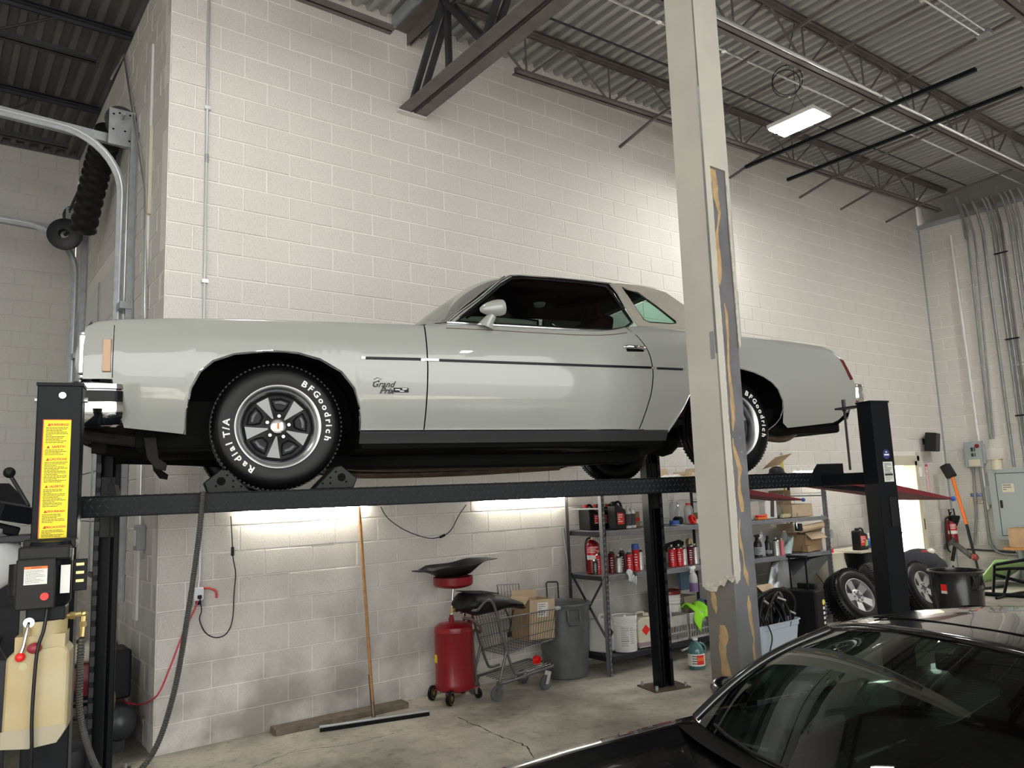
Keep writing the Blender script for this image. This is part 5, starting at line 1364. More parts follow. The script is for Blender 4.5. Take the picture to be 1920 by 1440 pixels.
# trash can by the shelves
def trash_can(loc, m, label, rt=.29, rb=.235, h=.70):
    t = thing('trash_can', label, 'trash can', loc)
    obj('bin', MB().lathe([(.0,.012),(rb-.02,.012),(rb-.01,0),(rb,.01),(rb+(rt-rb)*.8,h*.80),(rt-.012,h*.82),(rt-.004,h*.97),(rt-.016,h*.975),(rt-.022,h*.82),(rb-.012,.03),(.0,.03)], n=40), m, t, smooth=35)
    obj('rolled_rim', MB().lathe([(rt-.018,h*.97),(rt+.012,h*.965),(rt+.016,h*.985),(rt+.008,h),(rt-.014,h),(rt-.018,h*.97)], n=40), m, t, smooth=50)
    for a in (R(250), R(70)):
        c = Vector((math.cos(a), math.sin(a), 0)); q = Vector((-c.y, c.x, 0)); p = c*(rt+.012)
        hd = obj('side_handle', MB().tube([p+q*.062+Vector((0,0,h*.94)), p+q*.062+c*.022+Vector((0,0,h*.78)), p+q*.045+c*.024+Vector((0,0,h*.745)), p-q*.045+c*.024+Vector((0,0,h*.745)), p-q*.062+c*.022+Vector((0,0,h*.78)), p-q*.062+Vector((0,0,h*.94))], .0085, 7), m, t, smooth=60)
        obj('handle_plate', MB().bar(p+Vector((0,0,h*.93)), p+Vector((0,0,h*.80))-c*.012, .14, .012, up=c), m, hd)
    return t
trash_can((3.72,-.30,0), M['bin_grey'], 'tall scuffed grey trash can at the left end of the shelves', rt=.265, rb=.22)
tag(obj('pole', MB().cyl((4.131,-.06,.01),(4.001,-.03,1.408),.016,n=12), M['alu_dull'], smooth=60), 'grey metal pole leaning on the wall behind the trash can', 'pole')
tag(obj('wire_handle', MB().tube([(3.74,-.04,.55),(3.73,-.04,.86),(3.75,-.04,.875),(3.87,-.04,.865),(3.885,-.04,.85),(3.89,-.04,.55)], .008, 7), M['steel_dark'], smooth=60), 'dark bent metal handle sticking up behind the grey trash can', 'handle')

# ---------------------------------------------------------------- shelving rack
RK = thing('shelving_rack', 'long charcoal steel shelving rack full of bottles and boxes along the block wall', 'shelving', (3.95,-.69,0))
RL, RD = 4.06, .55
def zs(level, x): return {'A': .185-.006*(x-4.0), 'B': .95-.012*(x-4.1), 'C': 1.385-.010*(x-4.4), 'D': 1.80-.006*(x-4.0)}[level]
for x in (0, 2.0, RL-.035):
    for y in (0, RD-.04):
        fwdp = y == 0
        p = MB()
        if fwdp: p.bb((x,0,0),(x+.038,.004,1.83)).bb((x,0,0),(x+.004,.05,1.83)).bb((x+.034,0,0),(x+.038,.03,1.83))
        else: p.bb((x,y+.036,0),(x+.038,y+.04,1.83)).bb((x,y,0),(x+.004,y+.04,1.83))
        u = obj('upright', p, M['rack_black'] if not fwdp else M['grey_rack'], RK)
        if fwdp:
            sl = MB()
            for k in range(36):
                z = .04+k*.05
                for e in (-1, 1):
                    c = Vector((x+.019+e*.008,-.0006,z)); sl.add([c+Vector((-.004-e*.002,0,.014)), c+Vector((.004-e*.002,0,.014)), c+Vector((.003+e*.002,0,-.014)), c+Vector((-.003+e*.002,0,-.014))], [(3,2,1,0)])
            obj('key_slots', sl, M['dark'], u, kind='stuff')
    obj('end_tie', MB().bb((x+.005,0,1.60),(x+.03,RD,1.615)), M['grey_rack'], RK)
    obj('end_brace', MB().bar((x+.01,.01,.95),(x+.01,RD-.02,.30),.006,.028,up=(1,0,0)).bar((x+.02,RD-.02,.95),(x+.02,.01,.30),.006,.028,up=(1,0,0)), M['rack_black'], RK)
for lv, t in (('A',0),('B',.0),('C',.0),('D',0)):
    for x0, x1 in ((.04,1.998),(2.04,RL-.04)):
        za, zb = zs(lv, 3.95+x0), zs(lv, 3.95+x1)
        sh_ = obj('shelf', MB().bar((x0,RD/2,za-.012),(x1,RD/2,zb-.012),RD-.03,.012), M['grey_rack'] if lv != 'A' else M['rack_black'], RK)
        for y in (.004, RD-.02): obj('shelf_beam', MB().bar((x0,y,za-.028),(x1,y,zb-.028),.012,.05), M['grey_rack'] if lv != 'A' else M['rack_black'], sh_, bevel=.003)
        for e, z in ((x0,za),(x1,zb)): obj('side_beam', MB().bb((e-.014,.0,z-.055),(e+.014,RD-.02,z-.012)), M['rack_black'], sh_)

# --- containers
def aer(x, y, lv, m, label, r=.033, h=.20, cap=None, m2=None, group=None, name='aerosol_can', band=None, rd=True):
    z = zs(lv, x)+(-.006); h *= 1.14; r *= 1.06
    t = thing(name, label, 'spray can', (x, y, z), group=group)
    obj('can', MB().lathe([(.0,.003),(r-.003,.0),(r,.004),(r-.001,.008),(r-.001,h*.80),(r,h*.805),(r,h*.815),(r-.002,h*.82)], n=20), m, t, smooth=40)
    obj('dome', MB().lathe([(r-.002,h*.82),(r*.8,h*.87),(r*.55,h*.91),(r*.42,h*.92),(.0,h*.92)], n=20), m2 or M['alu'], t, smooth=40)
    if cap: obj('cap', MB().lathe([(r-.002,h*.82),(r-.002,h*1.02),(r-.006,h*1.03),(.0,h*1.03)], n=20), cap, t, smooth=40)
    else: obj('nozzle', MB().cyl((0,0,h*.91),(0,0,h),.006,n=8).bb((-.007,-.010,h*.96),(.007,.007,h*1.01)), M['white'], t)
    if rd:
        q = MB(); 
        for k in range(5): 
            zz = h*(.62-.10*k); w = (.3,.42,.36,.4,.25)[k]
            q.lathe([(r+.0004,zz),(r+.0004,zz+h*.035)], n=5, a0=R(137)-w, a1=R(137)+w)
        obj('can_print', q, M['ink_white'] if m is not M['white'] else M['ink_red'], t, kind='stuff')
    return t
M['can_red'] = mat('red printed can', (.62,.015,.02), .3, .1); M['can_dark'] = mat('dark red printed can', (.16,.012,.02), .3, .2); M['can_silver'] = mat('silver printed can', (.55,.54,.52), .3, .5); M['can_black'] = mat('black printed can', (.025,.02,.022), .3, .1)
def oil_jug(x, y, z, label, w=.20, d=.10, h=.27, rz=0, cap=None, lab=None, body=None, name='oil_jug', group=None, lab_rect=(-.06,.045,.05,.17)):
    t = thing(name, label, 'jug', (x, y, z), rz, group)
    b = body or M['black_plastic']; a = w/2
    pr_ = [(-a,0),(a,0),(a,h*.62),(a*.92,h*.72),(a*.35,h*.80),(-a*.30,h*.90),(-a*.55,h*.93),(-a*.95,h*.90),(-a,h*.80)]
    obj('body', MB().prism(pr_, (0,-d/2,0), (1,0,0), (0,0,1), (0,1,0), d), b, t, bevel=.012, seg=3)
    obj('grip', MB().tube(spline([(-a*.25,0,h*.92),(a*.1,0,h*1.0),(a*.65,0,h*.97),(a*.93,0,h*.80),(a*.9,0,h*.60)],5), .013, 8), b, t, smooth=60)
    obj('cap', MB().cyl((-a*.62,0,h*.91),(-a*.62,0,h*1.03),.023,n=18), cap or M['red_bright'], t, bevel=.002)
    x0, x1, z0, z1 = lab_rect
    l = obj('label', MB().prism([(x0,z0),(x1,z0),(x1*1.1,z0+(z1-z0)*.4),(x1,z1*.93),(x0,z1)], (0,-d/2-.001,0), (1,0,0), (0,0,1), (0,1,0), .002), lab or M['red_bright'], t)
    q = MB(); scribble(q, (x0+.008,-d/2-.0012,z1-.03), (1,0,0), (0,0,1), (x1-x0)*.75, 4, .022, .011, seed=int(x*100)); obj('label_print', q, M['ink_white'], t)
    return t
def bottle(x, y, z, prof, m, label, cap=None, capr=.012, caph=.02, n=20, name='bottle', cat='bottle', lab=None, labz=None, lm=None, group=None):
    t = thing(name, label, cat, (x, y, z), group=group); H = prof[-1][1]
    obj('body', MB().lathe([(.0,.0)]+prof, n=n), m, t, smooth=50)
    if cap: obj('cap', MB().cyl((0,0,H-.002),(0,0,H+caph),capr,n=14), cap, t)
    if lab:
        r = lab; l = obj('label', MB().lathe([(r+.0006,labz[0]),(r+.0006,labz[1])], n=14, a0=R(50), a1=R(215)), lm or M['paper'], t, smooth=60)
        q = MB()
        for k in range(4):
            zz = labz[1]-(labz[1]-labz[0])*(.22+.2*k); q.lathe([(r+.0012,zz),(r+.0012,zz+(labz[1]-labz[0])*.07)], n=6, a0=R(102), a1=R(102+[70,50,62,40][k]))
        obj('label_print', q, M['ink'], t, kind='stuff')
    return t
def sprayer(x, y, z, m, trig, label, r=.042, h=.24, fluid=None, lab=None, lm=None):
    t = bottle(x, y, z, [(r,.003),(r,h*.52),(r*.92,h*.62),(r*.45,h*.76),(.015,h*.80)], m, label, lab=(r if lab else None), labz=lab, lm=lm, name='spray_bottle', cat='spray bottle')
    obj('trigger_head', MB().cyl((0,0,h*.79),(0,0,h*.87),.016,n=12).prism([(-.05,h*.90),(-.045,h*.97),(.03,h*1.0),(.04,h*.90),(.02,h*.86),(-.02,h*.87)], (0,-.012,0), (1,0,0), (0,0,1), (0,1,0), .024).prism([(-.03,h*.88),(-.045,h*.74),(-.036,h*.73),(-.018,h*.87)], (0,-.007,0), (1,0,0), (0,0,1), (0,1,0), .014), trig, t, bevel=.003)
    if fluid: obj('fluid', MB().lathe([(.0,.004),(r+.0006,.005),(r+.0006,h*.36),(.0,h*.36)], n=20), fluid, t, smooth=40)
    return t
def carton(x, y, z, sx, sy, sz, label, m=None, rz=0, flaps=0, name='cardboard_box', rot=None, band=None, open_=True):
    t = thing(name, label, 'box', (x, y, z), rz, rot=rot); m = m or M['card']
    if not open_: obj('body', MB().bb((-sx/2,-sy/2,0),(sx/2,sy/2,sz)), m, t, bevel=.002)
    else:
        w = .004
        for a in ((-sx/2,-sy/2,sx/2,-sy/2+w),(-sx/2,sy/2-w,sx/2,sy/2),(-sx/2,-sy/2,-sx/2+w,sy/2),(sx/2-w,-sy/2,sx/2,sy/2)):
            obj('box_wall', MB().bb((a[0],a[1],0),(a[2],a[3],sz)), m, t)
        obj('box_bottom', MB().bb((-sx/2,-sy/2,0),(sx/2,sy/2,w)), m, t)
    if flaps & 1: obj('flap', MB().box((0,-sy/2-.05*.9,sz-.02),(sx*.96,.12,.003),(.7,0,0)), M['card_pale'], t)
    if flaps & 2: obj('flap', MB().box((sx/2+.03,0,sz+.03),(.10,sy*.96,.003),(0,-.9,0)), M['card_pale'], t)
    if flaps & 4: obj('flap', MB().box((0,sy/2+.02,sz+.06),(sx*.96,.003,.13),(-.35,0,0)), M['card_pale'], t)
    if band: obj('tape', MB().bb((-sx/2-.0006,-sy/2-.0012,sz*band[0]),(sx/2+.0006,-sy/2+.0005,sz*band[1])), band[2], t)
    return t
Y0 = -.56
# upper shelf, left bay
for i, (x, y) in enumerate(((4.10,-.33),(4.235,-.33),(4.37,-.38))):
    oil_jug(x, y, zs('C',x), ('black oil jug with red cap at the left end of the upper shelf','black oil jug with red cap, second from the left on the upper shelf','black oil jug with red cap, third from the left on the upper shelf')[i], w=.13, d=.17, h=.25, rz=.0, group='small black oil jugs on the upper shelf', lab_rect=(.0,.055,.06,.16))
oil_jug(4.295,-.55, zs('C',4.295), 'large black oil jug with a red label on the upper shelf', w=.17, d=.11, h=.275, rz=.1, cap=M['black_plastic'])
def white_bottle(x, y, label, lm):
    t = bottle(x, y, zs('C',x), [(.040,.003),(.040,.155),(.034,.175),(.012,.205),(.008,.222)], M['white'], label, cap=M['white'], capr=.009, caph=.012, lab=.040, labz=(.03,.15), lm=lm); return t
white_bottle(4.435,-.56,'white squeeze bottle with black and red label on the upper shelf, front one', mat('black and red label', (.05,.04,.045), .4)); white_bottle(4.555,-.51,'white squeeze bottle with black and red label on the upper shelf, rear one', bpy.data.materials['black and red label'])
carton(4.72,-.26, zs('C',4.72), .26,.16,.16,'brown and red carton behind the white bottles on the upper shelf', band=(.35,.6,M['red_bright']), open_=False)
tag(obj('wood_block', MB().box((4.56,-.27,zs('C',4.56)+.16),(.10,.05,.22),(0,-.5,0)), mat('orange brown wood', (.38,.17,.05), .6), bevel=.004), 'orange brown wood offcut leaning behind the bottles', 'wood')
t = bottle(5.06,-.42, zs('C',5.06), [(.044,.003),(.044,.15),(.040,.16)], M['blue'], 'blue wipes tub with pale lid beside the lift post on the upper shelf', cap=M['alu_dull'], capr=.042, caph=.02, lab=.044, labz=(.03,.13), lm=mat('navy print', (.02,.04,.2), .4), name='wipes_tub', cat='tub')
tag(obj('tape_roll', MB().lathe([(.03,0),(.055,0),(.055,.05),(.03,.05),(.03,0)], (5.17,-.55,zs('C',5.17)), n=24), M['blue'], smooth=40), 'blue tape roll lying on the upper shelf', 'tape')
tag(obj('tape_roll', MB().lathe([(.028,0),(.052,0),(.052,.045),(.028,.045),(.028,0)], (5.42,-.57,zs('C',5.42)+.045), (.25,-.9,.3), n=24), M['red_bright'], smooth=40), 'red tape roll standing on edge on the upper shelf', 'tape')
tag(obj('pale_disc', MB().lathe([(.0,.05),(.025,.05),(.03,.04),(.03,0)], (5.545,-.56,zs('C',5.545)), n=18), M['white'], smooth=40), 'round pale plastic disc beside the red tape roll', 'disc')
tag(obj('paper_note', MB().box((5.13,-.63,zs('C',5.13)+.006),(.14,.07,.004),(0,.05,.2)), M['paper'], bevel=.001), 'crumpled paper slip on the shelf edge below the blue tape', 'paper')
clear = clear_mat('clear bottle plastic', (.72,.75,.76), .45)
bottle(5.36,-.45, zs('C',5.36), [(.038,.003),(.040,.06),(.036,.11),(.04,.14),(.02,.185),(.012,.2)], clear, 'clear bottle with silver top standing on the upper shelf', cap=M['alu'], capr=.016, caph=.02)
bottle(5.47,-.30, zs('C',5.47), [(.06,.003),(.06,.20),(.05,.23),(.03,.25)], clear, 'clear plastic jar at the back of the upper shelf', cap=M['white'], capr=.035, caph=.02, name='jar', cat='jar')
bottle(5.62,-.38, zs('C',5.62), [(.055,.003),(.055,.16),(.045,.19),(.025,.21)], clear, 'second clear jar at the back, nearer the pillar', cap=M['red_bright'], capr=.03, caph=.02, name='jar', cat='jar')
carton(5.66,-.54, zs('C',5.66), .16,.12,.12,'small brown box on the upper shelf hard against the pillar', open_=False)
tag(obj('black_spool', MB().cyl((5.27,-.56,zs('C',5.27)+.045),(5.27,-.48,zs('C',5.27)+.045),.045,n=20), M['black_plastic'], bevel=.004), 'small black spool between the blue and red tape', 'spool')
# middle shelf, left bay
fe = thing('fire_extinguisher', 'red fire extinguisher standing on the middle shelf at its left end', 'fire extinguisher', (3.99+.09,-.38,zs('B',4.08)))
def extinguisher(fe, r=.075, h=.34):
    obj('cylinder', MB().lathe([(.0,.0),(r-.01,.0),(r,.01),(r,h*.80),(r*.85,h*.90),(r*.4,h*.97),(.02,h)], n=28), M['red'], fe, smooth=40)
    obj('label', MB().lathe([(r+.0006,h*.55),(r+.0006,h*.82)], n=14, a0=R(60), a1=R(215)), M['can_red'], fe, smooth=60)
    obj('label_panel', MB().lathe([(r+.0012,h*.42),(r+.0012,h*.55)], n=10, a0=R(70), a1=R(205)), M['paper'], fe, smooth=60)
    q = MB()
    for k in range(4): q.lathe([(r+.0014,h*(.77-.05*k)),(r+.0014,h*(.79-.05*k))], n=8, a0=R(98), a1=R(98+[90,70,80,60][k]))
    obj('label_print', q, M['ink_white'], fe)
    obj('valve', MB().cyl((0,0,h*.98),(0,0,h*1.08),.018,n=10), M['brass'], fe)
    obj('lever', MB().bar((-.02,0,h*1.09),(.12,-.02,h*1.06),.02,.006).bar((-.01,0,h*1.12),(.05,0,h*1.26),.02,.006), M['black_metal'], fe)
    obj('hose', MB().tube(spline([(-.02,0,h*1.05),(-.07,-.01,h*1.03),(-.10,-.01,h*.85),(-.095,-.01,h*.4),(-.09,-.01,h*.1)],6), .009, 8), M['hose_black'], fe, smooth=60)
    obj('gauge', MB().cyl((.0,-.018,h*1.03),(0,-.03,h*1.03),.014,n=14), M['paper'], fe)
extinguisher(fe)
g1 = 'red brake cleaner cans in the front row of the middle shelf'
aer(4.09,-.45,'B',M['can_red'],'bright red spray can left of the rack upright, first of the pair', h=.205); aer(4.165,-.46,'B',M['can_red'],'bright red spray can left of the rack upright, second of the pair', h=.20)
aer(4.03,-.47,'B',M['can_black'],'slim black and white can hidden behind the extinguisher', r=.026, h=.15)
aer(4.26,-.47,'B',M['can_dark'],'dark red spray can just right of the rack upright', h=.21)
aer(4.33,-.50,'B',M['can_silver'],'small silver spray can with red tip on the middle shelf', r=.034, h=.16)
aer(4.42,-.46,'B',M['can_black'],'black spray can between the silver and the red ones', h=.21)
aer(4.475,-.51,'B',M['can_red'],'red spray can with silver dome left of the blue-capped one', r=.037, h=.19)
aer(4.575,-.51,'B',M['can_red'],'tall red spray can with a bright blue cap', r=.038, h=.235, cap=M['blue'])
aer(4.67,-.48,'B',M['can_silver'],'silver spray can tight against the lift post', r=.035, h=.20)
aer(5.13,-.52,'B',M['can_red'],'red spray can right of the lift post, first in the row', r=.042, h=.205); aer(5.245,-.52,'B',M['can_red'],'red spray can right of the lift post, second in the row', r=.042, h=.205)
aer(5.35,-.50,'B',M['can_silver'],'slim silver spray can third in the row right of the lift post', r=.033, h=.185)
aer(5.445,-.51,'B',M['can_dark'],'dark maroon spray can fourth in the row right of the lift post', r=.037, h=.215); aer(5.54,-.50,'B',M['can_silver'],'white and grey spray can last before the pillar', r=.036, h=.195)
tag(obj('hand_saw', MB().prism([(0,0),(.34,.03),(.36,.10),(.28,.13),(.05,.10)], (5.20,-.34,zs('B',5.2)+.13), (1,0,0), (0,0,1), (0,1,0), .02), M['black_plastic'], bevel=.01), 'black tool case leaning at the back behind the red cans', 'case')
tag(obj('yellow_reel', MB().lathe([(.02,0),(.05,0),(.055,.02),(.05,.04),(.02,.04),(.02,0)], (5.52,-.42,zs('B',5.5)+.22), (.2,-1,.1), n=20), M['brass'], smooth=40), 'yellow ring reel above the dark maroon can', 'reel')
gl = MB(); rg2 = random.Random(4)
for k in range(4): gl.tube(spline([(4.235+.02*k,-.71,zs('B',4.2)+.02),(4.24+.028*k,-.735,zs('B',4.2)-.02),(4.235+.03*k,-.735,zs('B',4.2)-.07-.012*k)],4), [.012]*8+[.007], 6)
gl.ball((4.265,-.71,zs('B',4.2)+.015), .036, 10, (1,.7,.9))
gv = thing('work_glove', 'white cloth work glove hanging over the middle shelf edge by the upright', 'glove', (0,0,0)); obj('fingers', gl, mat('white knit', (.68,.69,.74), .9), gv, smooth=70)
obj('cuff', MB().cyl((4.29,-.715,zs('B',4.2)+.0),(4.34,-.72,zs('B',4.2)-.03),.028,n=12), M['black_plastic'], gv, smooth=50)
# hanging spray bottle with purple fluid at the pillar
sprayer(5.17,-.76,.68, clear_mat('milky bottle plastic', (.78,.78,.80), .6), M['white'], 'milky spray bottle of purple fluid hanging on the shelf edge by the pillar', r=.046, h=.27, fluid=mat('purple fluid', (.20,.12,.28), .3))
# bottom shelf
def pail(x, y, z, r, h, m, label, lid=None, lm=None, text=True):
    t = thing('pail', label, 'pail', (x, y, z))
    obj('body', MB().lathe([(.0,.0),(r*.92,.0),(r*.93,.004),(r*.965,h*.72),(r*1.0,h*.73),(r*1.0,h*.78),(r*.97,h*.785),(r*.975,h*.84),(r*1.01,h*.845),(r*1.01,h*.87),(r*.98,h*.875),(r*.985,h*.93)], n=36), m, t, smooth=35)
    obj('lid', MB().lathe([(r*1.03,h*.90),(r*1.04,h*.97),(r*1.02,h),(r*.94,h),(r*.92,h*.975),(.0,h*.975)], n=36), lid or m, t, smooth=35)
    obj('spout', MB().cyl((-.03,-.03,h*.975),(-.03,-.03,h*1.02),.02,n=12), m, t)
    obj('bail', MB().tube(spline([(r*.98,0,h*.8),(r*.7,-r*.8,h*.68),(0,-r*1.05,h*.62),(-r*.7,-r*.8,h*.68),(-r*.98,0,h*.8)],6), .003, 5), M['zinc'], t)
    if text:
        q = MB(); rr = random.Random(2)
        for c0, w, n in ((R(118),.62,9),(R(162),.35,8)):
            for k in range(n):
                zz = h*(.66-.06*k); q.lathe([(r*.966+.0006,zz),(r*.966+.0006,zz+.006)], n=6, a0=c0, a1=c0+w*rr.uniform(.7,1))
        obj('label_print', q, M['grey'], t); obj('label_band', MB().lathe([(r*.955+.0012,h*.30),(r*.957+.0012,h*.325)], n=8, a0=R(118), a1=R(154)), mat('dull red print', (.3,.03,.04), .5), t)
    return t
pail(4.30,-.56,zs('A',4.30),.128,.345,M['white'],'white five gallon pail with small print on the bottom shelf')
def square_jug(x, y, z, w, d, h, m, label, diamond=None, rz=0, fluid=None, cap=None):
    t = thing('chemical_jug', label, 'jug', (x, y, z), rz)
    obj('body', MB().prism([(-w/2,0),(w/2,0),(w/2,h*.78),(w*.36,h*.88),(-w*.36,h*.88),(-w/2,h*.78)], (0,-d/2,0), (1,0,0), (0,0,1), (0,1,0), d), m, t, bevel=.02, seg=3)
    obj('grip', MB().tube(spline([(-w*.25,0,h*.87),(-w*.2,0,h*.98),(w*.15,0,h*.98),(w*.2,0,h*.87)],4), .014, 8), m, t, smooth=60)
    obj('cap', MB().cyl((w*.3,0,h*.87),(w*.3,0,h*.96),.03,n=16), cap or m, t)
    if diamond:
        s = .055; c = Vector((-w*.12,-d/2-.0012,h*.52)); obj('hazard_diamond', MB().add([c+Vector((0,0,-s)),c+Vector((s,0,0)),c+Vector((0,0,s)),c+Vector((-s,0,0))],[(0,1,2,3)]), diamond, t)
    if fluid: obj('fluid_band', MB().bb((-w/2-.0008,-d/2-.0008,.004),(w/2+.0008,d/2+.0008,h*.22)), fluid, t, bevel=.019, seg=3)
    return t
square_jug(4.13,-.42,zs('A',4.13),.22,.22,.36,M['white'],'white square chemical jug with black diamond left of the pail','x' and M['ink'],rz=.2)
square_jug(4.575,-.52,zs('A',4.575),.25,.24,.34,M['cream'],'cream jug with red diamond between pail and lift post', M['red_bright'], rz=-.12, fluid=mat('mauve residue', (.34,.26,.30), .5))
def crate(x, y, z, w, d, h, label, rz=0):
    t = thing('plastic_basket', label, 'basket', (x, y, z), rz); m = mat('dirty white basket', (.50,.49,.46), .6, 0, .25, 12) if 'dirty white basket' not in bpy.data.materials else bpy.data.materials['dirty white basket']
    for a, b, e in (((-w/2,-d/2),(w/2,-d/2),'x'),((-w/2,d/2),(w/2,d/2),'x'),((-w/2,-d/2),(-w/2,d/2),'y'),((w/2,-d/2),(w/2,d/2),'y')):
        s = MB(); n = 8
        a3, b3 = Vector((*a,0)), Vector((*b,0)); dv = (b3-a3)
        s.bar(a3+Vector((0,0,h*.80)), b3+Vector((0,0,h*.80)), .004, h*.40).bar(a3+Vector((0,0,h*.05)), b3+Vector((0,0,h*.05)), .004, h*.10)
        for k in range(n+1): 
            p = a3+dv*(k/n); s.bar(p+Vector((0,0,h*.08)), p+Vector((0,0,h*.62)), .004 if e == 'y' else .014, .014 if e == 'y' else .004, up=(1,0,0))
        s.bar(a3+Vector((0,0,h*.35)), b3+Vector((0,0,h*.35)), .004, .014)
        obj('side', s, m, t)
    obj('rim', MB().tube([(-w/2,-d/2,h),(w/2,-d/2,h),(w/2,d/2,h),(-w/2,d/2,h)], .008, 6, closed=True), m, t); obj('bottom', MB().bb((-w/2,-d/2,0),(w/2,d/2,.006)), m, t)
    q = MB(); put_text(q, 'OFFICE', .034, (0,-d/2-.004,h*.84), (1,0,0), (0,0,1), .0005); 
    return t, q
c1, q = crate(5.00,-.50,zs('A',5.0),.30,.30,.26,'dirty white plastic basket behind the lift post, left one')
c2, q = crate(5.34,-.52,zs('A',5.34),.30,.28,.26,'dirty white plastic basket holding the lime cloth')
rows = []
for i in range(13):
    u = i/12; r = []
    for k in range(11):
        a = k/10; x = 5.28+.27*a-.02+.03*math.sin(5*u); y = interp(u,[0,.35,.5,1],[-.48,-.60,-.68,-.70])+.022*math.sin(11*a+3*u); z = zs('A',5.3)+interp(u,[0,.2,.4,1],[.29,.34,.28,.14-.06*math.sin(7*a)])+.022*math.sin(10*a+2*u)
        r.append(Vector((x,y,z)))
    rows.append(r)
tag(obj('cleaning_cloth', MB().grid(rows), M['green'], smooth=80, solid=.006), 'lime green cloth hanging over the basket on the bottom shelf', 'cloth')
pail(5.22,-.30,zs('A',5.22)+.12,.17,.36,M['white'],'white pail with a dark red lid behind the baskets', lid=M['red'], text=False)
carton(5.22,-.30,zs('A',5.22),.36,.30,.118,'low brown carton under the red-lidded pail', open_=False)
carton(5.50,-.32,zs('A',5.5),.20,.2,.40,'tall dusty carton beside the red-lidded pail', m=mat('dusty card', (.30,.25,.18), .9), open_=False)
hc = MB()
for k in range(6): hc.tube(arc((5.66+.008*k,-.52+.02*k,.40+.004*k), .13-.006*k, 0, 2*PI*23/24, 23, (1,0,0), (0,.3,.95)), .008, 6)
tag(obj('hose_coil', hc, mat('blue grey hose', (.10,.24,.34), .4), smooth=60), 'coil of blue hose on the bottom shelf beside the pillar', 'hose')
tag(obj('tub_lid', MB().bb((5.52,-.28,.62),(5.72,-.24,.98)), mat('slate blue board', (.10,.16,.24), .5), bevel=.004), 'slate blue board standing behind the spray bottle', 'board')
# jug on the floor
dj = bottle(4.79,-1.05,0, [(.078,.003),(.082,.012),(.082,.15),(.080,.175),(.066,.215),(.036,.25),(.022,.262),(.022,.275)], mat('blue green fluid jug', (.06,.17,.17), .25, coat=.5), 'green detergent gallon jug with white and red label on the floor by the pillar', cap=M['white'], capr=.025, caph=.022, lab=.082, labz=(.035,.15), name='detergent_jug', cat='jug')
obj('red_panel', MB().lathe([(.0838,.05),(.0838,.14)], n=6, a0=R(135), a1=R(190)), M['red_bright'], dj, smooth=60); obj('orange_panel', MB().lathe([(.0844,.085),(.0844,.115)], n=6, a0=R(138), a1=R(187)), M['orange'], dj, smooth=60)
obj('jug_grip', MB().tube(spline([(.03,-.03,.245),(.07,-.05,.22),(.082,-.055,.18),(.072,-.05,.16)],5), .011, 8), bpy.data.materials['blue green fluid jug'], dj, smooth=60)
tag(obj('rod', MB().cyl((4.95,-.72,.10),(5.45,-.66,.13),.012,n=10), M['alu_dull'], smooth=60), 'thin metal rod under the shelf beside the detergent jug', 'rod')
# top shelf
carton(5.32,-.42,zs('D',5.32),.30,.30,.10,'white papers and carton heaped on the rack top left of the pillar', m=M['paper'], flaps=6)
carton(5.62,-.36,zs('D',5.62),.24,.26,.14,'brown carton on the rack top hard left of the pillar', flaps=3)
tag(obj('packaging_tray', MB().prism([(0,0),(.28,.02),(.30,.10),(.20,.14),(.03,.09)], (5.10,-.55,zs('D',5.1)), (1,0,0), (0,0,1), (0,1,0), .22), M['white'], bevel=.006), 'white moulded packaging tray on the rack top', 'packaging')
carton(7.2,-.45,zs('D',7.2),.28,.30,.10,'brown carton on the rack top below the rear tyre', flaps=0, open_=False)
carton(7.72,-.45,zs('D',7.72),.55,.34,.12,'long brown carton with printing on the rack top', open_=False, m=M['card_pale'])
tag(obj('cardboard_sheet', MB().box((7.52,-.33,zs('D',7.5)+.30),(.44,.26,.006),(-.6,-.12,.1)), M['card_pale']), 'loose folded cardboard sheet propped up on the rack top', 'cardboard')
tag(obj('cap_hat', MB().lathe([(.15,0),(.15,.02),(.10,.045),(.09,.09),(.05,.12),(.0,.13)], (7.35,-.42,zs('D',7.35)+.10), n=24), M['black_plastic'], smooth=50), 'flat black cap lying on a carton on the rack top', 'cap')
bp_ = thing('broom_pole', 'yellow pole with grey tip standing behind the rack below the coupe tail', 'pole', (8.02,-.08,0)); obj('shaft', MB().cyl((0,0,.0),(.02,.02,2.12),.014,n=10), mat('yellow pole paint', (.62,.52,.08), .5), bp_, smooth=60); obj('tip', MB().cyl((.02,.02,2.10),(.021,.021,2.20),.019,n=10), M['grey'], bp_, smooth=60)
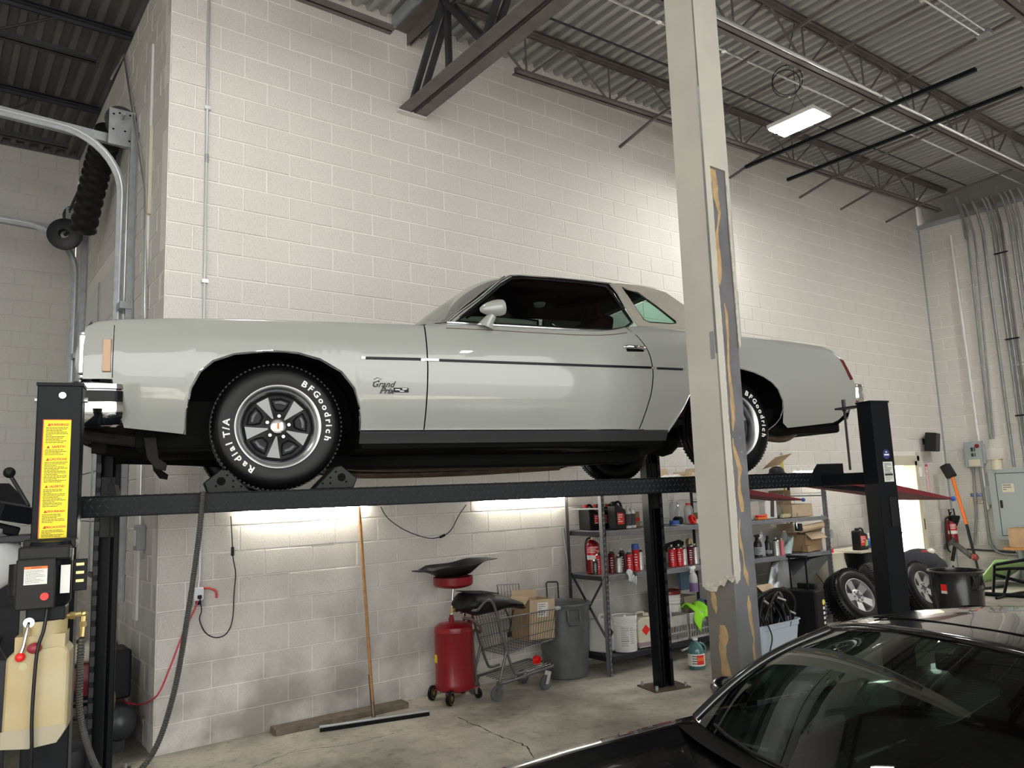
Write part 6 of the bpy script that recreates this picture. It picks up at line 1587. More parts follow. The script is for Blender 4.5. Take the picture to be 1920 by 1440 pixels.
# right bay, upper shelf
t = carton(6.62,-.42,zs('C',6.62),.22,.26,.22,'pale grey carton on the upper shelf right of the pillar', m=mat('pale grey card', (.50,.49,.45), .8), open_=False)
pt = thing('label_printer', 'white boxy device with a dark slot on the upper shelf', 'device', (6.92,-.46,zs('C',6.92))); obj('body', MB().prism([(-.12,0),(.12,0),(.12,.24),(-.06,.25),(-.12,.2)], (0,-.13,0), (1,0,0), (0,0,1), (0,1,0), .26), M['white'], pt, bevel=.012); obj('dark_slot', MB().box((.02,-.132,.13),(.07,.006,.22),(0,.12,0)), mat('dark brown panel', (.05,.03,.03), .4), pt); obj('red_tab', MB().box((.0,-.1365,.23),(.05,.004,.016)), M['red_bright'], pt)
ot = thing('clamp_tool', 'orange hand clamp lying on the upper shelf right of the pillar', 'tool', (6.66,-.62,zs('C',6.66))); obj('jaw', MB().bb((-.09,-.02,.0),(.10,.02,.03)), M['orange'], ot, bevel=.008); obj('handle', MB().bb((-.10,-.025,.032),(.06,.02,.055)), M['red_bright'], ot, bevel=.008); obj('pad', MB().cyl((.09,0,.01),(.09,0,.06),.018,n=10), M['orange'], ot)
tag(obj('cap_hat', MB().lathe([(.11,0),(.115,.03),(.105,.10),(.07,.16),(.0,.18)], (7.22,-.42,zs('C',7.22)), n=22), mat('olive mesh', (.22,.21,.16), .8), smooth=50), 'olive mesh cap beside the cardboard tray on the upper shelf', 'cap')
tag(obj('glove', MB().prism([(0,0),(.16,0),(.19,.03),(.15,.05),(.02,.05)], (7.08,-.64,zs('C',7.1)), (1,0,0), (0,0,1), (0,1,0), .06), mat('yellow grey glove', (.48,.45,.25), .8), bevel=.015), 'yellowish glove at the front edge of the upper shelf', 'glove')
carton(7.52,-.46,zs('C',7.52),.46,.34,.16,'long open cardboard tray on the upper shelf', m=M['card_pale'], flaps=4)
carton(7.62,-.25,zs('C',7.62),.28,.14,.34,'dark brown carton standing behind the cardboard tray', open_=False)
rows = [[Vector((7.20+.30*u, -.40+.1*u, zs('C',7.3)+.17+.12*math.sin(PI*u)*abs(math.sin(3*v+6*u))+.04*v)) + Vector((0,-.16*v,0)) for v in [k/6 for k in range(7)]] for u in [k/8 for k in range(9)]]
tag(obj('plastic_bag', MB().grid(rows), clear_mat('clear crinkled film', (.75,.77,.79), .4), smooth=40, solid=.002), 'crumpled clear plastic film in the cardboard tray', 'bag')
# right bay, middle shelf
sprayer(6.60,-.58,zs('B',6.6),M['can_black'],M['black_plastic'],'black spray bottle with grey label just right of the pillar', r=.05, h=.27, lab=(.03,.12), lm=M['grey'])
sprayer(6.72,-.54,zs('B',6.72),M['grey'],M['white'],'grey spray bottle with white trigger on the middle shelf', r=.046, h=.27)
bottle(6.83,-.56,zs('B',6.83),[(.045,.003),(.045,.15),(.03,.18),(.016,.2)],M['can_black'],'black round bottle on the middle shelf',cap=M['black_plastic'],capr=.016,caph=.04,lab=.045,labz=(.03,.07),lm=M['grey'])
aer(6.94,-.60,'B',M['can_silver'],'dark silver can left of the pink can', r=.036, h=.19); aer(7.03,-.62,'B',mat('pink can', (.62,.16,.18), .35),'slim pink can on the middle shelf', r=.026, h=.18, m2=mat('pink can dome', (.60,.2,.2), .4), rd=False)
blu = mat('blue washer fluid', (.05,.16,.42), .3)
for i, (x, y) in enumerate(((6.85,-.30),(7.08,-.30),(7.52,-.34))):
    t = bottle(x, y, zs('B',x), [(.06,.003),(.062,.16),(.055,.19),(.025,.245),(.02,.25)], clear, ('tall clear bottle of blue fluid at the back, nearest the pillar','tall clear bottle of blue fluid at the back, middle one','tall clear bottle of blue fluid beside the brown carton')[i], cap=M['white'], capr=.02, caph=.015)
    obj('fluid', MB().lathe([(.0,.005),(.058,.006),(.059,.13),(.0,.13)], n=18), blu, t, smooth=40)
rows = []
for i in range(10):
    u = i/9; r = [Vector((7.27+.20*(u-.5)+.05*math.cos(2*PI*k/12)*(1-.6*u)*2.0*(1 if u < .9 else .5)-.04*u, -.56+.07*math.sin(2*PI*k/12)*(1-.5*u), zs('B',7.27)+.20*u**1.1+.012*math.sin(5*k+7*u))) for k in range(12)]; rows.append(r)
tag(obj('plastic_bag', MB().grid(rows, closed=True), mat('pale teal bag', (.42,.55,.54), .3), smooth=50), 'pale teal plastic bag slumped on the middle shelf', 'bag')
bx = carton(7.76,-.42,zs('B',7.76),.38,.36,.22,'open dark brown carton on the middle shelf with splayed flaps', flaps=7)
carton(7.60,-.60,zs('B',7.6),.10,.08,.08,'little brown box in front of the open carton', open_=False)
rl = thing('paper_roll', 'brown paper roll on a hanger under the upper shelf', 'roll', (7.62,-.66,1.20)); obj('roll', MB().cyl((-.22,0,.0),(.30,.02,.03),.042,n=22), M['card_pale'], rl, smooth=50); obj('core', MB().cyl((.295,.02,.03),(.31,.02,.031),.022,n=14), M['white'], rl)
obj('hanger', MB().tube(spline([(-.25,0,.20),(-.30,0,.08),(-.28,-.01,-.02),(-.22,0,-.01)],5), .012, 8).tube(spline([(.32,.02,.16),(.335,.02,.06),(.31,.02,.03)],5), .010, 8), M['chrome'], rl, smooth=60); obj('bracket', MB().box((-.26,0,.03),(.09,.06,.09)), M['black_plastic'], rl, bevel=.01)
# right bay, bottom
tag(obj('bent_panel', MB().prism([(0,.20),(.5,.42),(1.0,.46),(1.02,.44),(.62,.24),(.15,.0),(.1,.02)], (7.05,-.66,.40), (1,0,0), (0,0,1), (0,1,0), .30), M['bin_grey'], bevel=.006), 'large dark grey panel wedged under the middle shelf', 'panel')
foil = mat('silver foil bag', (.34,.35,.37), .25, .5, bump=1.0, bscale=18)
rows = []
for i in range(14):
    u = i/13; r = [Vector((7.05+(.30-.20*u**2)*math.cos(2*PI*k/16)*(1+.10*math.sin(3*k+5*u)), -.55+.16*(1-.6*u)*math.sin(2*PI*k/16), .25+.62*u*(1 if u < .8 else 1)+.02*math.sin(4*k+9*u))) for k in range(16)]; rows.append(r)
tag(obj('foil_bag', MB().grid(rows, closed=True), foil, smooth=60), 'big crinkled silver plastic bag below the middle shelf', 'bag')
carton(6.35,-.66,.42,.28,.26,.20,'open cardboard box with pale flaps above the cable tub', flaps=1, m=M['card'])
tag(obj('wood_crate', MB().bb((6.15,-.75,.18),(6.75,-.35,.415)), M['card'], bevel=.003), 'brown crate under the open box behind the cable tub', 'crate')

# ---------------------------------------------------------------- overhead door bay on the left
dr_ = struct('door_1', MB().bb((.05,1.36,1.14),(.07,4.66,4.30)), M['white_paint'])
k = 0
for i in range(6):
    z0 = 1.15+i*.524; obj('door_section', MB().bb((.0,1.37,z0+.004),(.05,4.65,z0+.520)), M['white_paint'], dr_, bevel=.006)
for y in (1.40, 3.0, 4.6): obj('door_stile', MB().bb((-.012,y-.03,1.15),(0,y+.03,4.29)), M['galv'], dr_)
obj('bottom_seal', MB().bb((-.01,1.36,1.10),(.06,4.66,1.15)), M['rubber'], dr_)
def track(y, zt, xb, label):
    t = thing('door_track', label, 'door track', (0, y, 0)); r = .55
    def rail(off, w, h, m, nm):
        P = [(-.10,off,1.0),(-.10,off,zt-r)] + [(-.10-r+r*math.cos(a),off,zt-r+r*math.sin(a)) for a in [k*PI/2/10 for k in range(1,11)]] + [(xb,off,zt+.06)]
        mb = MB(); L = []
        for i, p in enumerate(P):
            p = Vector(p); d = Vector(P[min(i+1,len(P)-1)])-Vector(P[max(i-1,0)]); d.normalize(); n = Vector((d.z,0,-d.x))
            L.append([p+n*(w/2)+Vector((0,-h/2,0)), p+n*(w/2)+Vector((0,h/2,0)), p-n*(w/2)+Vector((0,h/2,0)), p-n*(w/2)+Vector((0,-h/2,0))])
        mb.grid(L, closed=True); obj(nm, mb, m, t)
    rail(0, .075, .012, M['galv'], 'curved_rail'); rail(-.02, .012, .05, M['zinc'], 'rail_lip')
    obj('top_angle', MB().bar((-.02,0,zt-.02),(xb,0,zt+.10),.008,.085).bar((-.02,.03,zt-.06),(xb,.03,zt+.06),.05,.006), M['galv'], t)
    obj('jamb_angle', MB().bb((-.06,-.16,1.0),(-.004,-.152,zt+.1)).bb((-.012,-.20,1.0),(-.004,-.10,zt+.1)), M['galv'], t)
    for z in (2.1, 3.63): obj('track_bracket', MB().bb((-.11,-.17,z-.035),(-.006,.06,z+.035)), M['galv'], t, bevel=.004)
    pl = obj('bearing_plate', MB().bb((-.24,-.085,zt-.10),(-.012,-.080,zt+.26)), M['galv'], t, bevel=.004)
    for a, b in ((-.20,.2),(-.15,.22),(-.06,.22),(-.06,-.04),(-.2,.05),(-.10,.05)): obj('plate_hole', MB().cyl((a,-.0865,zt+b),(a,-.0855,zt+b),.010,n=10), M['dark'], pl)
    obj('cable_drum', MB().cyl((-.13,-.03,zt+.17),(-.13,.09,zt+.17),.115,n=28).cyl((-.13,-.05,zt+.17),(-.13,-.03,zt+.17),.14,n=28), M['steel_dark'], t, smooth=40)
    obj('shaft_end', MB().cyl((-.13,-.20,zt+.17),(-.13,.3,zt+.17),.0155,n=12), M['galv'], t, smooth=60)
    obj('lift_cable', MB().cyl((-.055,-.05,1.2),(-.055,-.05,zt+.2),.004,n=6), M['zinc'], t)
    return t
track(1.36, 5.28, -3.2, 'galvanised curved overhead door track nearer the block wall corner')
far_track = track(4.15, 5.22, -3.2, 'galvanised curved overhead door track farther back in the left bay')
cl = MB(); P = spline([(-.16,1.75,5.50),(-.18,2.1,5.35),(-.20,2.4,5.12),(-.22,2.75,4.80)],16)
tag(obj('exhaust_hose', cl.tube(P, [.135 if i % 4 < 2 else .120 for i in range(len(P))], 16), M['black_plastic'], smooth=60), 'fat black ribbed exhaust hose hanging by the far door track', 'hose')
tag(obj('door_shaft', MB().cyl((-.2,1.7,5.47),(-.2,4.1,5.45),.016,n=10), M['steel_dark'], smooth=60), 'dark torsion shaft above the overhead door', 'shaft')
obj('torsion_wheel', MB().lathe([(.06,.0),(.06,-.03),(.16,-.03),(.19,-.01),(.19,.04),(.16,.06),(.06,.06),(.05,.0)], (-.26,-.29,5.06), (-.35,-.9,0), 30).cyl((-.26,-.29,5.06),(-.12,.0,5.30),.02,n=8), M['steel_dark'], far_track, smooth=40)
struct('trim_2', MB().bb((-.022,.60,.9),(-.002,.72,5.9)), M['white_paint'])
pipe([(-.03,2.6,6.52),(-.03,1.88,6.45),(-.03,.66,4.55),(-.03,.52,3.3),(-.03,.49,1.60)], .012, M['zinc'], 'thin grey conduit bending down the left wall return', n=8)
sbx = tag(obj('switch_box', MB().bb((-.07,.40,1.46),(-.002,.52,1.66)), M['grey'], bevel=.005), 'small grey switch box on the left wall return', 'box')
obj('switch_face', MB().bb((-.074,.43,1.50),(-.07,.49,1.62)), M['white'], sbx)
tag(obj('wall_stick', MB().bb((-.03,.55,4.3),(-.002,.60,5.1)), M['cream']), 'short pale timber batten on the left wall return', 'batten')
# machines behind the near lift post
tc = thing('tyre_machine', 'dark workshop tyre machine with ball-topped lever behind the near left lift post', 'machine', (-1.12,-.30,0))
obj('cabinet', MB().bb((-.45,-.30,.02),(.16,.30,.92)), M['steel_dark'], tc, bevel=.02)
obj('table', MB().lathe([(.0,.98),(.26,.98),(.27,1.0),(.27,1.02),(.05,1.03),(.0,1.03)], (-.12,0,0), n=30), M['black_metal'], tc, smooth=40)
obj('column', MB().bb((-.40,.18,.9),(-.22,.36,2.05)), M['black_metal'], tc, bevel=.01)
obj('swing_arm', MB().bar((-.31,.2,1.98),(.12,-.12,1.84),.10,.12).bar((.05,-.08,1.95),(.16,-.25,1.80),.16,.10), M['black_metal'], tc, bevel=.01)
obj('lever', MB().cyl((.20,-.50,1.84),(.10,-.52,2.02),.011,n=10), M['steel_dark'], tc, smooth=60); obj('lever_ball', MB().ball((.095,-.52,2.035),.033,14), M['black_plastic'], tc, smooth=80)
obj('arm_clamp', MB().box((.12,-.45,1.80),(.20,.16,.10),(.2,.2,.4)).box((.02,-.38,1.72),(.3,.12,.06),(0,.3,.2)), M['black_metal'], tc, bevel=.01)
obj('tool_tray', MB().bb((-.35,-.52,1.62),(.32,-.18,1.66)), M['steel_dark'], tc, bevel=.006)
tag(obj('work_rag', MB().ball((-1.13,-.74,1.69),.075,10,(1.3,.8,.45)), M['paper'], smooth=60), 'grey paper rag lying on the tyre machine tray', 'rag')
rows = []
for i in range(12):
    u = i/11; rows.append([Vector((-1.10+(.20*math.sin(PI*(u*.9+.08)))*math.cos(2*PI*k/14)*(1+.12*math.sin(3*k+4*u)), -.72+.10*math.sin(2*PI*k/14), 1.34+.36*u+.015*math.sin(5*k+9*u))) for k in range(14)])
tag(obj('plastic_bag', MB().grid(rows, closed=True), mat('white thin bag', (.60,.61,.62), .35), smooth=50), 'white plastic bag hanging by the tyre machine at the left edge', 'bag')
wp = thing('floor_fan', 'silver wire hoop and pole standing at the far left edge', 'stand', (-1.42,.4,0)); obj('hoop', MB().tube(arc((.0,0,2.05),.16,0,2*PI*.97,28,(.5,.8,0),(0,0,1)), .012, 7, closed=True), M['galv'], wp); obj('pole', MB().cyl((.0,0,0),(0,0,1.88),.016,n=10), M['galv'], wp); obj('foot', MB().box((0,0,.02),(.5,.4,.04)), M['steel_dark'], wp, bevel=.01)
tag(obj('antenna_rod', MB().cyl((-.93,1.1,1.55),(-1.02,1.1,2.42),.009,n=8), M['cream']), 'thin pale rod leaning behind the near left lift post', 'rod')
for i, (x, y, z, lb) in enumerate(((-1.30,.55,.11,'bottom'),(-1.29,.56,.33,'second'),(-1.31,.54,.55,'third'),(-1.30,.55,.77,'top'))):
    t = thing('tyre', 'black tyre %s in the stack behind the oil reservoir at the left edge' % {'bottom':'lowest','second':'second from below','third':'third from below','top':'topmost'}[lb], 'tyre', (x,y,z), group=None)
    obj('tread', MB().lathe([(.20,-.08),(.22,-.10),(.29,-.105),(.325,-.08),(.335,-.05),(.335,-.02),(.328,-.015),(.328,.015),(.335,.02),(.335,.05),(.325,.08),(.29,.105),(.22,.10),(.20,.08),(.19,0),(.20,-.08)], n=40), M['rubber'], t, smooth=35)
tag(obj('cabinet', MB().bb((-1.7,1.3,0),(-.75,1.9,1.35)), M['steel_dark'], bevel=.01), 'dark grey metal cabinet behind the tyre stack', 'cabinet')
tag(obj('grey_board', MB().box((-1.05,.95,1.35),(.5,.03,.55),(.1,0,.1)), M['steel_dark'], bevel=.004), 'dark flat board leaning behind the power unit', 'board')
pw = thing('pressure_washer', 'petrol pressure washer with red engine cowl and beige tank between the left posts', 'pressure washer', (-.42,1.30,0))
obj('engine_cowl', MB().lathe([(.0,-.09),(.08,-.085),(.125,-.05),(.13,.0),(.12,.09),(.0,.1)], (.15,-.14,.40), (0,-1,.1), 24), M['red'], pw, smooth=50)
gp_ = MB(); 
for k in range(7): gp_.bb((.03+k*.033,-.222,.44),(.042+k*.033,-.212,.49))
obj('cowl_grille', gp_, M['dark'], pw, kind='stuff')
obj('fuel_tank', MB().bb((.02,-.16,.53),(.25,.12,.68)), M['cream'], pw, bevel=.045, seg=4); obj('tank_cap', MB().cyl((.12,0,.67),(.12,0,.71),.035,n=16), M['black_plastic'], pw)
obj('muffler_box', MB().bb((.27,-.04,.40),(.40,.16,.66)), M['black_metal'], pw, bevel=.03)
obj('crankcase', MB().bb((-.16,-.08,.22),(.2,.2,.5)), M['steel_dark'], pw, bevel=.02); obj('frame', MB().tube([(-.25,-.2,.12),(.45,-.2,.12),(.45,.25,.12),(-.25,.25,.12)],.016,8,closed=True).tube(spline([(.25,-.2,.30),(.42,-.2,.32),(.47,-.2,.27),(.46,-.2,.12)],5),.016,8), M['steel_dark'], pw, smooth=60)
obj('pump', MB().bb((-.22,-.18,.12),(-.02,.02,.24)), M['alu_dull'], pw, bevel=.02)
for x, y in ((-.2,-.24),(.35,-.24)): obj('wheel', MB().lathe([(.0,.03),(.06,.03),(.11,.035),(.12,.02),(.12,-.02),(.11,-.035),(.0,-.03)], (x,y,.12), (0,-1,0), 24), M['rubber'], pw, smooth=40)
ac = thing('air_compressor', 'dark air compressor with round tank and brass line by the far left post', 'compressor', (-.37,1.0,0), R(90))
obj('tank', MB().lathe([(.0,-.32),(.06,-.31),(.115,-.27),(.125,-.22),(.125,.22),(.115,.27),(.06,.31),(.0,.32)], (-.45,-.20,.20), (1,0,0), 28), mat('dark slate tank', (.05,.055,.06), .35), ac, smooth=50)
obj('tank_pipe', MB().tube(spline([(-.7,-.15,.32),(-.72,-.15,.42),(-.62,-.13,.50),(-.5,-.12,.48)],5), .014, 8), M['brass'], ac, smooth=60)
obj('pump_head', MB().bb((-.62,-.29,.36),(-.30,-.16,.72)), M['black_plastic'], ac, bevel=.02); obj('tank_foot', MB().bb((-.7,-.24,.0),(-.62,-.06,.1)), M['steel_dark'], ac); obj('tank_foot', MB().bb((-.28,-.24,.0),(-.2,-.06,.1)), M['steel_dark'], ac)
tag(obj('orange_hose', MB().tube(spline([(-.50,.95,.36),(-.52,.90,.22),(-.50,.85,.10),(-.46,.8,.02)],6), .01, 8), M['orange'], smooth=60), 'short orange hose end hanging under the pressure washer', 'hose')
tag(obj('floor_drum', MB().lathe([(.0,0),(.14,0),(.16,.03),(.16,.20),(.12,.24),(.0,.25)], (-.52,-.05,0), n=26), M['steel_dark'], smooth=40), 'low dark round motor on the floor between the left posts', 'motor')

# ---------------------------------------------------------------- far right corner
tb_ = thing('storage_tub', 'cloudy blue-white plastic tub of black hoses on the floor right of the pillar', 'tub', (6.02,-.98,0))
M['tub'] = mat('cloudy tub plastic', (.46,.53,.62), .3); 
tbm = MB(); rows = []
for z, k in ((.0,.86),(.02,.88),(.24,.97),(.245,1.0),(.29,1.0),(.292,1.05),(.30,1.05),(.30,.985),(.05,.87)):
    rows.append([Vector((a*.40*k, b*.225*k, z)) for a, b in ((-1,-.8),(-.85,-1),(.85,-1),(1,-.8),(1,.8),(.85,1),(-.85,1),(-1,.8))])
tbm.grid(rows, closed=True); tbm.add(rows[-1], [tuple(range(8))]); tbm.add(rows[0], [tuple(range(7,-1,-1))]); obj('tub_body', tbm, M['tub'], tb_, smooth=30)
rgh = random.Random(8); hm_ = []
for k in range(20):
    c = Vector((6.02+rgh.uniform(-.08,.12), -.98+rgh.uniform(-.13,.10), .32+rgh.uniform(-.02,.06))); r = rgh.uniform(.20,.34)
    a = rgh.uniform(-.5,.5); ax = Vector((math.cos(a), math.sin(a), rgh.uniform(-.1,.1))).normalized(); ay = Vector((rgh.uniform(-.2,.2), rgh.uniform(-.4,.4), 1)).normalized()
    hs_ = MB().tube(arc(c, r, -.5, PI+.5, 26, ax, ay*.95), rgh.uniform(.012,.019), 8)
    hm_.append(hs_)
ht = thing('hose_bundle', 'bundle of coiled black hoses heaped in the cloudy plastic tub', 'hose', (0,0,0))
for k, h_ in enumerate(hm_): obj('hose_loop', h_, M['hose_black'], ht, smooth=60)
obj('hose_fitting', MB().cyl((6.05,-1.16,.56),(6.16,-1.19,.515),.015,n=10), M['chrome'], ht, smooth=50); obj('hose_fitting', MB().cyl((5.80,-1.17,.55),(5.88,-1.2,.49),.014,n=10), M['alu_dull'], ht, smooth=50); obj('hose_end', MB().cyl((6.25,-1.15,.40),(6.34,-1.18,.35),.014,n=10), M['chrome'], ht, smooth=50)
pipe([(5.62,-1.20,.42),(5.70,-1.24,.36),(5.78,-1.25,.20),(5.74,-1.25,.08),(5.68,-1.26,.01)], .007, M['hose_black'], 'thin black cable spilling over the front of the tub', 'cable', 'cable', spl=6)
cse = thing('hard_case', 'upright black hard case with extended trolley handle beside the hose tub', 'case', (6.78,-1.02,0), .1)
obj('shell', MB().bb((-.12,-.20,.02),(.12,.20,.56)), M['black_plastic'], cse, bevel=.02); obj('top_grip', MB().bb((.05,-.12,.56),(.12,.10,.62)), M['black_plastic'], cse, bevel=.012)
for y in (-.10,.10): obj('handle_tube', MB().cyl((-.08,y,.55),(-.08,y,.93),.011,n=8), M['black_metal'], cse)
obj('handle_bar', MB().bb((-.105,-.125,.92),(-.055,.125,.95)), M['black_plastic'], cse, bevel=.008)
obj('round_badge', MB().cyl((.06,-.201,.42),(.06,-.204,.42),.032,n=20), M['yellow'], cse); obj('badge_core', MB().cyl((.06,-.204,.42),(.06,-.206,.42),.016,n=16), M['white'], cse)
q = MB(); 
for k in range(4): q.bb((.04,-.2025,.34-.055*k),(.08,-.2005,.37-.055*k))
obj('side_print', q, M['ink_white'], cse, kind='stuff'); q = MB()
for k in range(8): q.bb((.100,-.2025,.40-.038*k),(.116,-.2005,.418-.038*k))
obj('latch_marks', q, mat('lavender marks', (.30,.30,.5), .5), cse, kind='stuff')
def tyre(loc, axis, label, rim=True, R0=.36, w=.12, old=False):
    t = thing('tyre', label, 'tyre', loc); A = Vector(axis).normalized()
    obj('tread', MB().lathe([(.205,w*.75),(.215,w*.95),(R0-.08,w*1.06),(R0-.03,w*.9),(R0-.006,w*.62),(R0,w*.55),(R0,w*.22),(R0-.008,w*.2),(R0-.008,w*.1),(R0,w*.08),(R0,-w*.08),(R0-.008,-w*.1),(R0-.008,-w*.2),(R0,-w*.22),(R0,-w*.55),(R0-.006,-w*.62),(R0-.03,-w*.9),(R0-.08,-w*1.06),(.215,-w*.95),(.205,-w*.75)], axis=A, n=56), M['rubber_old'] if old else M['rubber'], t, smooth=35)
    tb = MB(); x, y = tb.frame(A)
    for i in range(60):
        a = 2*PI*i/60; d = x*math.cos(a)+y*math.sin(a); tn = A.cross(d); m3 = Matrix((tn, A, d)).transposed()
        for h in (-.78,.78): tb.box(d*(R0-.016)+A*w*h, (.020,.03,.016), m3)
    obj('tread_blocks', tb, M['rubber_old'] if old else M['rubber'], t, kind='stuff')
    if rim:
        rm = obj('rim', MB().lathe([(.205,w*.80),(.208,w*.98),(.20,w*1.0),(.192,w*.86),(.185,w*.45),(.18,-w*.6),(.0,-w*.6)], axis=A, n=48), M['alu_dull'], t, smooth=40)
        for k in range(5):
            a = 2*PI*k/5; d = x*math.cos(a)+y*math.sin(a); tn = A.cross(d)
            v = [d*.05-tn*.036+A*w*.62, d*.05+tn*.036+A*w*.62, d*.19+tn*.052+A*w*.82, d*.19-tn*.052+A*w*.82]; v2 = [p-A*.03 for p in v]
            obj('rim_spoke', MB().add(v+v2, [(0,1,2,3),(7,6,5,4),(0,4,5,1),(1,5,6,2),(2,6,7,3),(3,7,4,0)]), M['alu_dull'], rm)
        hb = MB().lathe([(.085,w*.55),(.085,w*.66),(.07,w*.70),(.04,w*.68),(.038,w*.3),(.0,w*.3)], axis=A, n=28); obj('hub', hb, M['alu_dull'], rm, smooth=40)
        for k in range(6): 
            a = 2*PI*k/6; c = (x*math.cos(a)+y*math.sin(a))*.058; obj('lug_hole', MB().cyl(c+A*w*.68, c+A*w*.71, .010, n=8), M['dark'], rm)
    return t
tyre((7.62,-1.15,.37),(-.17,-.80,.42),'black off-road tyre on a silver alloy wheel leaning beside the hard case')
tyre((8.55,-.98,.36),(.75,-.6,.15),'bare dusty old tyre standing between the alloy wheel and the lift post', rim=False, old=True)
tyre((8.76,-1.39,.37),(-.08,-.87,.35),'leaning tyre with silver alloy wheel just right of the near rear lift post')
tyre((9.35,-.90,.36),(.8,-.5,.2),'dark tyre mostly hidden behind the near rear lift post', rim=False, old=True)
br_ = thing('barrel', 'cream plastic barrel with a hand pump beside the right end of the rack', 'barrel', (8.42,-.40,0)); obj('drum', MB().lathe([(.0,0),(.20,0),(.215,.03),(.215,.62),(.20,.70),(.185,.78),(.19,.80),(.19,.83),(.0,.83)], n=32), M['cream'], br_, smooth=40)
obj('pump_base', MB().cyl((-.02,-.05,.83),(-.02,-.05,.89),.03,n=12), M['red_bright'], br_); obj('pump_rod', MB().cyl((-.02,-.05,.88),(-.02,-.05,1.05),.014,n=10), M['white'], br_); obj('pump_head', MB().cyl((-.02,-.05,1.03),(-.02,-.05,1.14),.045,n=14), M['grey'], br_, smooth=40)
obj('spout', MB().tube(spline([(-.02,-.05,1.14),(-.03,-.07,1.24),(-.09,-.09,1.29),(-.16,-.09,1.28),(-.20,-.09,1.22)],6), .012, 8), M['cream'], br_, smooth=60)
dm = thing('steel_drum', 'black steel drum behind the cream barrel', 'drum', (9.15,-.52,0)); obj('shell', MB().lathe([(.0,0),(.28,0),(.285,.28),(.29,.29),(.285,.30),(.285,.57),(.29,.58),(.285,.59),(.28,.80),(.0,.80)], n=36), M['black_metal'], dm, smooth=35)
tag(obj('drum_top_board', MB().bb((8.68,-.72,.805),(9.7,-.2,.83)), M['cream'], bevel=.004), 'pale board lying on the black steel drum', 'board')
oil_jug(8.98,-.55,.83,'black oil jug with red and green label on the board by the barrel', w=.22, d=.12, h=.29, cap=M['black_plastic'], lab_rect=(-.085,.06,.06,.20))
oj = MB().prism([(.02,0),(.09,.02),(.09,.09),(.05,.10)], (8.98,-.615,.87), (1,0,0), (0,0,1), (0,1,0), .003); tag(obj('green_card', oj, M['green_pale']), 'small green card tucked against the red-labelled oil jug', 'card')
tag(obj('blue_cap_tub', MB().cyl((9.28,-.62,.90),(9.28,-.50,.90),.065,n=20), M['blue'], bevel=.006), 'round blue tub lying on the board near the lift post', 'tub')
bottle(9.40,-.45,.83,[(.035,.003),(.035,.10),(.012,.15),(.01,.18)],M['cream'],'small cream bottle behind the blue tub',cap=M['white'])
bg = thing('duffel_bag', 'dark bag with red trim slumped on the tyres right of the lift post', 'bag', (9.35,-1.15,.66)); obj('bag_body', MB().ball((0,0,0),.30,16,(1.2,.8,.6)).ball((.28,-.05,-.08),.20,12,(1.2,.8,.7)), mat('dark navy cloth', (.02,.022,.03), .8), bg, smooth=60); obj('red_trim', MB().ball((-.02,-.08,.13),.10,12,(1.3,.7,.35)), mat('dull red cloth', (.32,.02,.03), .7), bg, smooth=60); obj('pale_patch', MB().ball((.06,-.14,.14),.075,10,(1.1,.6,.6)), M['paper'], bg, smooth=60)
c2_ = trash_can((7.89,-2.24,0), mat('glossy black bin', (.014,.014,.015), .22), 'glossy black trash can in front of the green board at right', rt=.275, rb=.24, h=.745)
obj('bin_label', MB().lathe([(.268,.54),(.270,.61)], n=6, a0=R(78), a1=R(92)), M['red_bright'], c2_); obj('bin_label_foot', MB().lathe([(.267,.51),(.2685,.54)], n=6, a0=R(78), a1=R(92)), M['cream'], c2_)
gb = MB(); rows = [[Vector((11.9+1.15*u, -.75-.35*v, .05+.42*v-.16*u*v+.03*math.sin(PI*u))) for v in [k/6 for k in range(7)]] for u in [k/8 for k in range(9)]]
tag(obj('green_board', gb.grid(rows), M['green_pale'], smooth=50, solid=.02), 'pale green plastic board tilted behind the glossy black trash can', 'board')
ex_ = thing('exercise_frame', 'black tubular frame standing on the floor at the right edge', 'frame', (0,0,0))
fx_ = MB()
for pts in ([(11.4,-1.194,-0.067),(11.4,-1.268,0.444),(11.4,-1.313,0.462),(11.4,-1.711,0.55)],[(11.4,-1.26,0.381),(11.4,-1.472,0.408),(11.4,-1.696,0.42)],[(11.4,-1.472,0.408),(11.4,-1.322,-0.079)]):
    fx_.tube(pts, .022, 8)
obj('tubes', fx_, M['black_metal'], ex_, smooth=50)
obj('base_rail', MB().tube([(11.3,-1.0,.03),(11.35,-1.7,.03),(11.4,-2.4,.03)], .03, 8), M['black_metal'], ex_, smooth=50); obj('diagonal', MB().tube([(11.5,-1.2,.30),(11.6,-2.2,.05)], .025, 8), M['black_metal'], ex_, smooth=50)
obj('wheel_ring', MB().tube(arc((11.9,-1.75,.26),.24,0,2*PI*.97,30,(.2,-1,0),(0,0,1)), .022, 8, closed=True), M['rubber'], ex_, smooth=50)
for k, (a, b) in enumerate((((11.0,-1.4,.02),(12.6,-1.9,.02)),((11.2,-1.1,.02),(12.4,-1.0,.02)))): pipe([a,((a[0]+b[0])/2,(a[1]+b[1])/2+.2,.02),b],.02,M['hose_black'],['black hose lying on the floor by the exercise frame','black hose on the floor behind the exercise frame'][k],'hose','hose',spl=8)

